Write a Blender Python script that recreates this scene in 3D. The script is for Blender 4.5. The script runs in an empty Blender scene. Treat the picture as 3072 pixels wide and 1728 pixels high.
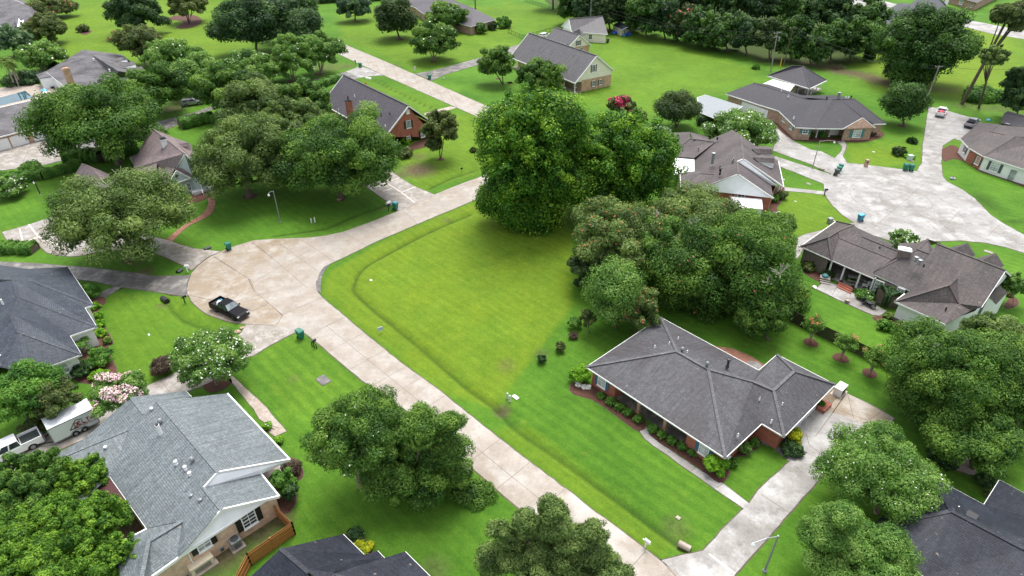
import bpy, math, random
import numpy as np
from mathutils import Vector as V, Matrix
from mathutils.geometry import tessellate_polygon
random.seed(7)
SC = bpy.context.scene
COL = SC.collection
# ------------------------------------------------------------------ camera, sky, sun, exposure
HC = 52.0                       # drone height in metres
FPX = 1900.0                    # focal length in photo pixels (3072 wide)
PITCH = math.atan(1284 / 1900.)
cd = bpy.data.cameras.new('camera'); cam = bpy.data.objects.new('camera', cd); COL.objects.link(cam)
cam.location = (0, 0, HC); cam.rotation_euler = (math.pi / 2 - PITCH, 0, 0)
cd.sensor_width = 36; cd.lens = 36 * FPX / 3072; cd.clip_end = 3000; cd.clip_start = 0.5
SC.camera = cam
SUN_EL, SUN_AZ = math.radians(66), math.radians(12)   # azimuth measured from +Y towards +X
w = bpy.data.worlds.new('World'); SC.world = w; w.use_nodes = True
wn = w.node_tree.nodes; wl = w.node_tree.links
bg = wn['Background']; sky = wn.new('ShaderNodeTexSky')
sky.sky_type = 'NISHITA'; sky.sun_disc = False; sky.sun_elevation = SUN_EL; sky.sun_rotation = SUN_AZ
sky.air_density = 1.0; sky.dust_density = 6.0; sky.ozone_density = 1.0
hs = wn.new('ShaderNodeHueSaturation'); hs.inputs['Saturation'].default_value = .55; wl.new(sky.outputs[0], hs.inputs['Color']); mx = wn.new('ShaderNodeMix'); mx.data_type = 'RGBA'; mx.inputs[0].default_value = .5; wl.new(hs.outputs[0], mx.inputs[6]); mx.inputs[7].default_value = (5.4, 5.6, 6.0, 1); wl.new(mx.outputs[2], bg.inputs[0]); bg.inputs[1].default_value = 0.15
ld = bpy.data.lights.new('sun', 'SUN'); ld.energy = 2.2; ld.angle = math.radians(30); ld.color = (1, .975, .94)
sun = bpy.data.objects.new('sun', ld); COL.objects.link(sun)
sdir = V((math.sin(SUN_AZ) * math.cos(SUN_EL), math.cos(SUN_AZ) * math.cos(SUN_EL), math.sin(SUN_EL)))
sun.rotation_euler = sdir.to_track_quat('Z', 'Y').to_euler(); sun.location = (0, 60, 90)
SC.view_settings.view_transform = 'Standard'; SC.view_settings.look = 'None'
SC.view_settings.exposure = 0.80; SC.view_settings.gamma = 1

# ------------------------------------------------------------------ surveying: photo pixel -> point in the place
GRID_X = (0, 760, 1500, 2272); GRID_Y = (0, 430, 860, 1278)
ZOOMS = {0: (0, 0, 1 / .838542), 5: (150, 1150, .3988), 6: (2380, 640, .26916), 7: (1960, 360, .22088), 8: (0, 780, .27615)}
def src(k, x, y):
    if k in ZOOMS:
        a, b, s = ZOOMS[k]; return a + x * s, b + y * s
    return GRID_X[k % 10 - 1] + x * .310559, GRID_Y[k // 10 - 1] + y * .310559
CP, SP = math.cos(PITCH), math.sin(PITCH)
def ray(k, x, y):
    X, Y = src(k, x, y); a = (X - 1536) / FPX; b = (864 - Y) / FPX
    return V((a, CP + b * SP, -SP + b * CP))
def K(k, x, y, z=0.):
    d = ray(k, x, y); t = (z - HC) / d.z
    return V((0, 0, HC)) + t * d
def rise(k, x, y, B):           # the point above ground point B that is seen at this pixel
    d = ray(k, x, y); bb = math.hypot(B.x, B.y); hh = math.hypot(d.x, d.y)
    return V((B.x, B.y, HC + d.z * bb / hh))
def onwall(k, x, y, A, B):      # where this sight line meets the vertical plane through A, B
    d = ray(k, x, y); n = V((-(B.y - A.y), B.x - A.x, 0)); c = V((0, 0, HC))
    return c + d * ((A - c).dot(n) / d.dot(n))
def on(A, B, C, k, x, y):        # where a sight line meets the roof plane through A, B, C
    A, B, C = [a if isinstance(a, V) else K(*a) for a in (A, B, C)]; n = (B - A).cross(C - A); d = ray(k, x, y); c = V((0, 0, HC)); return c + d * ((A - c).dot(n) / d.dot(n))
def mirror(p, a, b):             # the other eave of a symmetric roof with ridge a-b
    p, a, b = [q if isinstance(q, V) else K(*q) for q in (p, a, b)]; d = V((b.x - a.x, b.y - a.y, 0)).normalized(); r = V((p.x - a.x, p.y - a.y, 0)); f = d * r.dot(d); q = f * 2 - r; return V((a.x + q.x, a.y + q.y, p.z))
def depth(p): return p.y * CP + (HC - p.z) * SP

# ------------------------------------------------------------------ materials
def M(name):
    m = bpy.data.materials.new(name); m.use_nodes = True
    return m, m.node_tree.nodes, m.node_tree.links, m.node_tree.nodes['Principled BSDF']
def ramp(n, stops):
    r = n.new('ShaderNodeValToRGB'); e = r.color_ramp.elements
    while len(e) < len(stops): e.new(.5)
    for i, (p, c) in enumerate(stops): e[i].position = p; e[i].color = (*c, 1)
    return r
def noise(n, l, vec, scale, det=4, rough=.55):
    t = n.new('ShaderNodeTexNoise'); t.inputs['Scale'].default_value = scale; t.inputs['Detail'].default_value = det
    t.inputs['Roughness'].default_value = rough; l.new(vec, t.inputs['Vector']); return t
def mix(n, l, fac, a, b, mode='MIX'):
    m = n.new('ShaderNodeMix'); m.data_type = 'RGBA'; m.blend_type = mode
    for s, v in ((m.inputs[0], fac), (m.inputs[6], a), (m.inputs[7], b)):
        if isinstance(v, (int, float)): s.default_value = v
        elif isinstance(v, tuple): s.default_value = (*v, 1)
        else: l.new(v, s)
    return m.outputs[2]
def bump(n, l, h, p, dist, strength=.5):
    b = n.new('ShaderNodeBump'); b.inputs['Distance'].default_value = dist; b.inputs['Strength'].default_value = strength
    l.new(h, b.inputs['Height']); l.new(b.outputs[0], p.inputs['Normal'])
def plain(name, c, rough=.6, metal=0., var=.12, sc=1.5, spec=.5):
    m, n, l, p = M(name); g = n.new('ShaderNodeNewGeometry')
    t = noise(n, l, g.outputs['Position'], sc, 5, .65)
    lo = tuple(v * (1 - var) for v in c); hi = tuple(min(1, v * (1 + var)) for v in c)
    r = ramp(n, ((.3, lo), (.7, hi))); l.new(t.outputs[0], r.inputs[0]); l.new(r.outputs[0], p.inputs['Base Color'])
    p.inputs['Roughness'].default_value = rough; p.inputs['Metallic'].default_value = metal
    p.inputs['Specular IOR Level'].default_value = spec
    return m
def shingle(name, c, c2, stain, amt=.5, rough=.62, row=.21):
    m, n, l, p = M(name); uv = n.new('ShaderNodeUVMap'); g = n.new('ShaderNodeNewGeometry')
    br = n.new('ShaderNodeTexBrick'); l.new(uv.outputs[0], br.inputs['Vector'])
    br.inputs['Scale'].default_value = 1; br.inputs['Brick Width'].default_value = .5; br.inputs['Row Height'].default_value = row
    br.inputs['Mortar Size'].default_value = .028; br.inputs['Mortar Smooth'].default_value = .4; br.offset = .37
    br.inputs['Color1'].default_value = (*c, 1); br.inputs['Color2'].default_value = (*c2, 1)
    br.inputs['Mortar'].default_value = (*[v * .62 for v in c], 1)
    t1 = noise(n, l, g.outputs['Position'], .23, 6, .62); t2 = noise(n, l, g.outputs['Position'], 3.2, 5, .7)
    r1 = ramp(n, ((.46, (0, 0, 0)), (.60, (amt,) * 3))); l.new(t1.outputs[0], r1.inputs[0])
    a = mix(n, l, r1.outputs[0], br.outputs[0], stain)
    r2 = ramp(n, ((.3, (.62,) * 3), (.72, (1.28,) * 3))); l.new(t2.outputs[0], r2.inputs[0])
    a = mix(n, l, 1., a, r2.outputs[0], 'MULTIPLY')
    mp = n.new('ShaderNodeMapping'); mp.inputs['Scale'].default_value = (3.2, .22, 1); l.new(uv.outputs[0], mp.inputs[0])
    t3 = noise(n, l, mp.outputs[0], 1.2, 5, .6); r3 = ramp(n, ((.36, (.78,) * 3), (.66, (1.14,) * 3))); l.new(t3.outputs[0], r3.inputs[0])
    a = mix(n, l, 1., a, r3.outputs[0], 'MULTIPLY')
    t4 = noise(n, l, g.outputs['Position'], 2.6, 2, .4); r4 = ramp(n, ((.735, (0,) * 3), (.76, (.55,) * 3))); l.new(t4.outputs[0], r4.inputs[0]); a = mix(n, l, r4.outputs[0], a, (.30, .24, .19))
    l.new(a, p.inputs['Base Color']); p.inputs['Roughness'].default_value = rough; p.inputs['Specular IOR Level'].default_value = .3
    bump(n, l, br.outputs['Fac'], p, -.02, .35)
    return m
def brick(name, c, c2, mortar, w=.42, h=.15):
    m, n, l, p = M(name); uv = n.new('ShaderNodeUVMap'); br = n.new('ShaderNodeTexBrick'); l.new(uv.outputs[0], br.inputs['Vector'])
    br.inputs['Scale'].default_value = 1; br.inputs['Brick Width'].default_value = w; br.inputs['Row Height'].default_value = h
    br.inputs['Mortar Size'].default_value = .018; br.inputs['Mortar Smooth'].default_value = .2
    br.inputs['Color1'].default_value = (*c, 1); br.inputs['Color2'].default_value = (*c2, 1); br.inputs['Mortar'].default_value = (*mortar, 1)
    g = n.new('ShaderNodeNewGeometry'); t = noise(n, l, g.outputs['Position'], 1.1, 6, .75)
    r = ramp(n, ((.3, (.7,) * 3), (.7, (1.25,) * 3))); l.new(t.outputs[0], r.inputs[0])
    l.new(mix(n, l, 1., br.outputs[0], r.outputs[0], 'MULTIPLY'), p.inputs['Base Color']); p.inputs['Roughness'].default_value = .85
    bump(n, l, br.outputs['Fac'], p, -.01, .4)
    return m
def siding(name, c, row=.2, vert=False):
    m, n, l, p = M(name); uv = n.new('ShaderNodeUVMap'); s = n.new('ShaderNodeSeparateXYZ'); l.new(uv.outputs[0], s.inputs[0])
    a = n.new('ShaderNodeMath'); a.operation = 'FRACT'; d = n.new('ShaderNodeMath'); d.operation = 'DIVIDE'; d.inputs[1].default_value = row
    l.new(s.outputs[0 if vert else 1], d.inputs[0]); l.new(d.outputs[0], a.inputs[0])
    r = ramp(n, ((0., tuple(v * .72 for v in c)), (.16, c))); l.new(a.outputs[0], r.inputs[0])
    g = n.new('ShaderNodeNewGeometry'); t = noise(n, l, g.outputs['Position'], .8, 5, .6)
    r2 = ramp(n, ((.3, (.9,) * 3), (.7, (1.04,) * 3))); l.new(t.outputs[0], r2.inputs[0])
    l.new(mix(n, l, 1., r.outputs[0], r2.outputs[0], 'MULTIPLY'), p.inputs['Base Color']); p.inputs['Roughness'].default_value = .6
    return m
def concrete(name, c, tan, dark, wht, bias=0., sc=.16, rough=.5, dk=.8):
    m, n, l, p = M(name); g = n.new('ShaderNodeNewGeometry'); P = g.outputs['Position']
    t1 = noise(n, l, P, sc, 5, .6); t2 = noise(n, l, P, sc * 2.3, 6, .68); t3 = noise(n, l, P, 5., 4, .7); t4 = noise(n, l, P, sc * 4.5, 7, .75)
    r1 = ramp(n, ((.36 - bias, (0,) * 3), (.66 - bias, (1,) * 3))); l.new(t1.outputs[0], r1.inputs[0])
    a = mix(n, l, r1.outputs[0], c, tan)
    r2 = ramp(n, ((.47, (0,) * 3), (.64, (.8,) * 3))); l.new(t2.outputs[0], r2.inputs[0]); a = mix(n, l, r2.outputs[0], a, wht)
    r4 = ramp(n, ((.50, (0,) * 3), (.70, (dk,) * 3))); l.new(t4.outputs[0], r4.inputs[0]); a = mix(n, l, r4.outputs[0], a, dark)
    vo = n.new('ShaderNodeTexVoronoi'); vo.feature = 'DISTANCE_TO_EDGE'; vo.inputs['Scale'].default_value = .33
    wv = noise(n, l, P, .9, 4, .7); ad = n.new('ShaderNodeVectorMath'); ad.operation = 'MULTIPLY_ADD'
    l.new(wv.outputs['Color'], ad.inputs[0]); ad.inputs[1].default_value = (1.6,) * 3; l.new(P, ad.inputs[2]); l.new(ad.outputs[0], vo.inputs['Vector'])
    rv = ramp(n, ((0., (.8,) * 3), (.018, (1,) * 3))); l.new(vo.outputs[0], rv.inputs[0])
    cr = mix(n, l, r2.outputs[0], rv.outputs[0], (1, 1, 1)); a = mix(n, l, .55, a, cr, 'MULTIPLY')
    r3 = ramp(n, ((.3, (.88,) * 3), (.7, (1.1,) * 3))); l.new(t3.outputs[0], r3.inputs[0]); a = mix(n, l, 1., a, r3.outputs[0], 'MULTIPLY')
    l.new(a, p.inputs['Base Color'])
    rr = ramp(n, ((.4, (rough - .12,) * 3), (.6, (rough + .2,) * 3))); l.new(t1.outputs[0], rr.inputs[0]); l.new(rr.outputs[0], p.inputs['Roughness'])
    return m
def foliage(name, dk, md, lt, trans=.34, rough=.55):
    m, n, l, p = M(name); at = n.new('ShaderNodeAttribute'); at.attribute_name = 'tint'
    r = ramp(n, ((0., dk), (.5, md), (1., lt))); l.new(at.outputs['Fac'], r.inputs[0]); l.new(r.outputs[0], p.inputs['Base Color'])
    p.inputs['Roughness'].default_value = rough; p.inputs['Specular IOR Level'].default_value = .2
    tr = n.new('ShaderNodeBsdfTranslucent'); b = mix(n, l, 1., r.outputs[0], (1.25, 1.3, .6), 'MULTIPLY'); l.new(b, tr.inputs[0])
    ms = n.new('ShaderNodeMixShader'); ms.inputs[0].default_value = trans
    l.new(p.outputs[0], ms.inputs[1]); l.new(tr.outputs[0], ms.inputs[2]); l.new(ms.outputs[0], n['Material Output'].inputs[0])
    return m
def glassy(name, c=(.02, .025, .03), rough=.08):
    m, n, l, p = M(name); g = n.new('ShaderNodeNewGeometry'); t = noise(n, l, g.outputs['Position'], .7, 2)
    r = ramp(n, ((.35, c), (.7, tuple(v * 2.4 for v in c)))); l.new(t.outputs[0], r.inputs[0]); l.new(r.outputs[0], p.inputs['Base Color'])
    p.inputs['Roughness'].default_value = rough; return m

MAT = {}
def grass_mat():
    m, n, l, p = M('lawn_grass'); g = n.new('ShaderNodeNewGeometry'); P = g.outputs['Position']
    z = n.new('ShaderNodeAttribute'); z.attribute_name = 'zone'; sx = n.new('ShaderNodeSeparateColor'); l.new(z.outputs['Color'], sx.inputs[0])
    t1 = noise(n, l, P, .07, 5, .6); t2 = noise(n, l, P, .5, 6, .7); t3 = noise(n, l, P, 6., 5, .8); t5 = noise(n, l, P, 1.6, 6, .75)
    r1 = ramp(n, ((.35, (.052, .142, .012)), (.65, (.090, .206, .018)))); l.new(t1.outputs[0], r1.inputs[0])
    rt = ramp(n, ((.36, (.6,) * 3), (.66, (1,) * 3))); l.new(noise(n, l, P, .13, 5, .65).outputs[0], rt.inputs[0]); tf = mix(n, l, 1., sx.outputs[0], rt.outputs[0], 'MULTIPLY')
    a = mix(n, l, tf, r1.outputs[0], (.160, .228, .013))
    dry = ramp(n, ((.60, (0,) * 3), (.74, (.42,) * 3))); l.new(noise(n, l, P, .31, 6, .75).outputs[0], dry.inputs[0]); a = mix(n, l, dry.outputs[0], a, (.20, .215, .030))
    # mowing stripes along the street
    mp = n.new('ShaderNodeMapping'); mp.inputs['Rotation'].default_value = (0, 0, math.radians(45)); l.new(P, mp.inputs[0])
    wv = n.new('ShaderNodeTexWave'); wv.bands_direction = 'Y'; wv.inputs['Scale'].default_value = .22; wv.inputs['Distortion'].default_value = 5.
    wv.inputs['Detail'].default_value = 3; wv.inputs['Detail Scale'].default_value = .6; wv.inputs['Detail Roughness'].default_value = .6; l.new(mp.outputs[0], wv.inputs['Vector'])
    r5 = ramp(n, ((.2, (.74, .82, .75)), (.8, (1.25, 1.14, 1.1)))); l.new(wv.outputs[0], r5.inputs[0]); a = mix(n, l, z.outputs['Alpha'], a, r5.outputs[0], 'MULTIPLY')
    st = n.new('ShaderNodeMapping'); st.inputs['Scale'].default_value = (.16, 2.2, 1); l.new(mp.outputs[0], st.inputs[0])
    t6 = noise(n, l, st.outputs[0], 1., 5, .65); r6 = ramp(n, ((.32, (.8,) * 3), (.7, (1.16,) * 3))); l.new(t6.outputs[0], r6.inputs[0]); a = mix(n, l, .5, a, r6.outputs[0], 'MULTIPLY')
    r2 = ramp(n, ((.3, (.80, .86, .8)), (.7, (1.2, 1.1, 1.2)))); l.new(t2.outputs[0], r2.inputs[0]); a = mix(n, l, .9, a, r2.outputs[0], 'MULTIPLY')
    r7 = ramp(n, ((.3, (.82,) * 3), (.7, (1.16,) * 3))); l.new(t5.outputs[0], r7.inputs[0]); a = mix(n, l, .9, a, r7.outputs[0], 'MULTIPLY')
    r3 = ramp(n, ((.25, (.55,) * 3), (.75, (1.4,) * 3))); l.new(t3.outputs[0], r3.inputs[0]); a = mix(n, l, .75, a, r3.outputs[0], 'MULTIPLY')
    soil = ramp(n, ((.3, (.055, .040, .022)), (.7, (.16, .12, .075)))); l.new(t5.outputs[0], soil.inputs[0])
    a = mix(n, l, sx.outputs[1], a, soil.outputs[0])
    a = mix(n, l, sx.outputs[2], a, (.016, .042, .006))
    l.new(a, p.inputs['Base Color']); p.inputs['Roughness'].default_value = .9; p.inputs['Specular IOR Level'].default_value = .15
    bump(n, l, t3.outputs[0], p, .12, .8)
    return m
def setup_mats():
    A = MAT
    A['grass'] = grass_mat()
    A['road'] = concrete('street_concrete', (.305, .270, .232), (.255, .212, .165), (.130, .108, .085), (.365, .340, .305), -.02, dk=.38)
    A['tanroad'] = concrete('tan_concrete', (.285, .238, .182), (.245, .190, .132), (.12, .10, .072), (.385, .36, .325), .03, dk=.4)
    A['pale'] = concrete('pale_concrete', (.290, .280, .265), (.195, .180, .163), (.110, .104, .098), (.410, .402, .390), 0, .13)
    A['drive'] = concrete('driveway_concrete', (.285, .26, .235), (.22, .19, .15), (.12, .105, .09), (.43, .41, .385), 0, .25)
    A['mossy'] = concrete('weathered_concrete', (.125, .118, .115), (.095, .088, .082), (.048, .044, .04), (.30, .285, .26), .0, .22)
    A['walk'] = concrete('walk_concrete', (.36, .30, .255), (.30, .235, .185), (.2, .165, .13), (.44, .40, .36), 0, .5)
    A['joint'] = plain('joint_line', (.17, .14, .11), .9)
    A['patch'] = plain('light_joint', (.66, .62, .56), .8)
    A['edge'] = plain('road_edge_dirt', (.10, .085, .055), .95, 0, .4, 2.)
    A['mulch'] = plain('mulch', (.085, .035, .022), .95, 0, .6, 9.)
    A['soil'] = plain('bare_soil', (.17, .13, .085), .95, 0, .35, 3.)
    A['brickwalk'] = brick('brick_paving', (.33, .14, .085), (.24, .10, .06), (.22, .17, .13), .5, .3)
    A['white'] = plain('white_paint', (.78, .78, .77), .45, 0, .06, .8)
    A['vinyl'] = siding('white_siding', (.87, .88, .90), .22)
    A['cream'] = siding('cream_siding', (.78, .73, .62), .22)
    A['bluegrey'] = siding('pale_blue_siding', (.40, .47, .47), .2)
    A['tanwall'] = plain('tan_stucco', (.56, .46, .33), .8)
    A['redbrick'] = brick('red_brick', (.42, .11, .065), (.32, .08, .05), (.27, .17, .13))
    A['tanbrick'] = brick('tan_brick', (.50, .30, .18), (.42, .24, .14), (.48, .38, .29))
    A['mixbrick'] = brick('mixed_brick', (.42, .26, .17), (.27, .15, .11), (.44, .38, .32), .5, .2)
    A['greybrick'] = brick('grey_brick', (.22, .17, .145), (.15, .115, .10), (.26, .23, .21), .4, .14)
    A['peach'] = brick('peach_brick', (.58, .40, .27), (.52, .35, .23), (.52, .42, .33))
    A['glass'] = glassy('window_glass')
    A['shade'] = glassy('glass_over_blinds', (.23, .25, .25), .15)
    A['black'] = plain('black_paint', (.012, .012, .014), .45)
    A['blueshut'] = plain('blue_shutter', (.055, .13, .21), .6)
    A['tealshut'] = plain('teal_shutter', (.05, .19, .21), .6)
    A['greyshut'] = plain('grey_shutter', (.07, .085, .09), .6)
    A['taupe'] = plain('taupe_shutter', (.12, .11, .10), .6)
    A['metal'] = plain('galvanised', (.27, .285, .30), .45, .4)
    A['darkmetal'] = plain('dark_metal', (.035, .035, .04), .5, .3)
    A['wood'] = siding('cedar_boards', (.36, .15, .045), .15, True)
    A['darkwood'] = siding('weathered_boards', (.035, .026, .022), .22, True)
    A['trunk'] = plain('bark', (.11, .085, .062), .95, 0, .45, 3.)
    A['palebark'] = plain('pale_bark', (.30, .25, .20), .9, 0, .4, 2.5)
    A['bincover'] = plain('green_plastic', (.012, .155, .105), .45, 0, .12)
    A['binblue'] = plain('blue_plastic', (.03, .20, .32), .45)
    A['bingrey'] = plain('grey_plastic', (.05, .06, .06), .5)
    A['rubber'] = plain('rubber', (.014, .014, .014), .85)
    A['carwhite'] = plain('white_car_paint', (.80, .80, .80), .25, 0, .03)
    A['carblack'] = plain('black_car_paint', (.004, .004, .006), .38, 0, .05, spec=.12)
    A['carsilver'] = plain('silver_car_paint', (.34, .35, .37), .25, .5, .03)
    A['carglass'] = glassy('car_glass', (.02, .025, .03), .05)
    A['paleglass'] = glassy('windscreen', (.12, .145, .155), .1)
    A['taillamp'] = plain('tail_lamp', (.45, .01, .03), .3)
    A['headlamp'] = plain('head_lamp', (.7, .7, .72), .15)
    A['redlens'] = plain('red_load', (.62, .02, .06), .5)
    A['pink'] = plain('pink_plastic', (.75, .03, .28), .5)
    A['blue'] = plain('blue_tarp', (.02, .12, .55), .5)
    A['lightblue'] = plain('light_blue_plastic', (.10, .45, .62), .5)
    A['terracotta'] = plain('terracotta', (.42, .15, .06), .8)
    A['redmetal'] = siding('red_brown_metal', (.088, .034, .034), .3)
    A['yellow'] = plain('yellow_plastic', (.65, .42, .01), .5)
    A['orange'] = plain('orange_paint', (.6, .10, .01), .5)
    A['beige'] = plain('beige_enamel', (.60, .52, .38), .5)
    A['blosswhite'] = plain('white_blossom', (.82, .82, .74), .8)
    A['blosspink'] = plain('pale_pink_blossom', (.80, .55, .58), .8)
    A['blossred'] = plain('deep_pink_blossom', (.55, .035, .12), .8)
    A['blosscoral'] = plain('coral_blossom', (.60, .12, .08), .8)
    A['twig'] = plain('dead_grey_twigs', (.34, .32, .27), .9)
    A['watr'] = glassy('pool_water', (.012, .05, .065), .03)
    # shingles
    A['r1'] = shingle('charcoal_purple_shingle', (.086, .087, .096), (.104, .105, .115), (.062, .056, .060), .7)
    A['rl'] = shingle('pale_ridge_shingle', (.112, .112, .122), (.138, .137, .148), (.10, .096, .10), .5)
    A['r2'] = shingle('grey_green_shingle', (.150, .176, .186), (.185, .212, .222), (.112, .135, .142), .5, .55)
    A['r3'] = shingle('slate_blue_shingle', (.040, .050, .068), (.066, .078, .098), (.022, .028, .042), .5, .55)
    A['r4'] = shingle('dark_navy_shingle', (.012, .015, .025), (.023, .027, .040), (.038, .046, .066), .4, .5)
    A['r6'] = shingle('brown_black_shingle', (.066, .056, .056), (.094, .080, .078), (.13, .105, .095), .4)
    A['r7'] = shingle('brown_shingle', (.105, .088, .089), (.130, .110, .110), (.055, .043, .044), .55)
    A['r8'] = shingle('black_shingle', (.024, .023, .032), (.036, .034, .044), (.019, .018, .026), .4)
    A['r12'] = shingle('warm_grey_shingle', (.120, .116, .122), (.148, .142, .148), (.10, .095, .10), .4)
    A['r14'] = shingle('plum_grey_shingle', (.082, .074, .088), (.104, .094, .110), (.065, .056, .066), .4)
    A['r15'] = shingle('mauve_shingle', (.21, .165, .165), (.25, .20, .20), (.12, .09, .095), .4, .7)
    A['r16'] = shingle('grey_stained_shingle', (.125, .120, .128), (.155, .148, .155), (.055, .05, .055), .8)
    # foliage kinds
    F = foliage
    A['oak'] = F('olive_oak_leaves', (0.034, 0.071, 0.016), (0.112, 0.182, 0.046), (0.251, 0.342, 0.103))
    A['oakgreen'] = F('live_oak_leaves', (0.021, 0.062, 0.011), (0.075, 0.171, 0.027), (0.199, 0.325, 0.055))
    A['dark'] = F('dark_tree_leaves', (0.014, 0.039, 0.015), (0.041, 0.096, 0.031), (0.108, 0.194, 0.059))
    A['cedar'] = F('dark_evergreen_leaves', (0.016, 0.039, 0.014), (0.046, 0.089, 0.025), (0.103, 0.148, 0.048))
    A['magnolia'] = F('broad_bright_leaves', (.014, .062, .008), (.068, .192, .016), (.27, .44, .04))
    A['crape'] = F('crape_myrtle_leaves', (0.041, 0.108, 0.021), (0.123, 0.251, 0.046), (0.251, 0.388, 0.097))
    A['brightshrub'] = F('bright_shrub_leaves', (0.063, 0.182, 0.011), (0.171, 0.388, 0.021), (0.319, 0.524, 0.046))
    A['yellowshrub'] = F('yellow_shrub_leaves', (0.160, 0.228, 0.009), (0.365, 0.433, 0.014), (0.684, 0.627, 0.034))
    A['hedge'] = F('hedge_leaves', (0.030, 0.097, 0.016), (0.089, 0.222, 0.030), (0.182, 0.342, 0.057))
    A['hazel'] = F('brownish_green_leaves', (0.034, 0.059, 0.016), (0.097, 0.142, 0.039), (0.217, 0.257, 0.085))
    A['purple'] = F('purple_leaves', (0.046, 0.032, 0.025), (0.091, 0.064, 0.048), (0.142, 0.108, 0.071))
    A['frond'] = F('palm_fronds', (0.034, 0.085, 0.017), (0.114, 0.205, 0.034), (0.296, 0.365, 0.091))
    A['grey'] = F('blue_green_leaves', (0.040, 0.085, 0.046), (0.097, 0.171, 0.085), (0.199, 0.291, 0.142))
    A['bottomleft'] = F('vivid_bay_leaves', (0.021, 0.068, 0.008), (0.084, 0.199, 0.018), (0.228, 0.388, 0.040))
    A['wood2'] = F('woodland_leaves', (0.013, 0.041, 0.009), (0.043, 0.109, 0.021), (0.120, 0.228, 0.046))
setup_mats()

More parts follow.
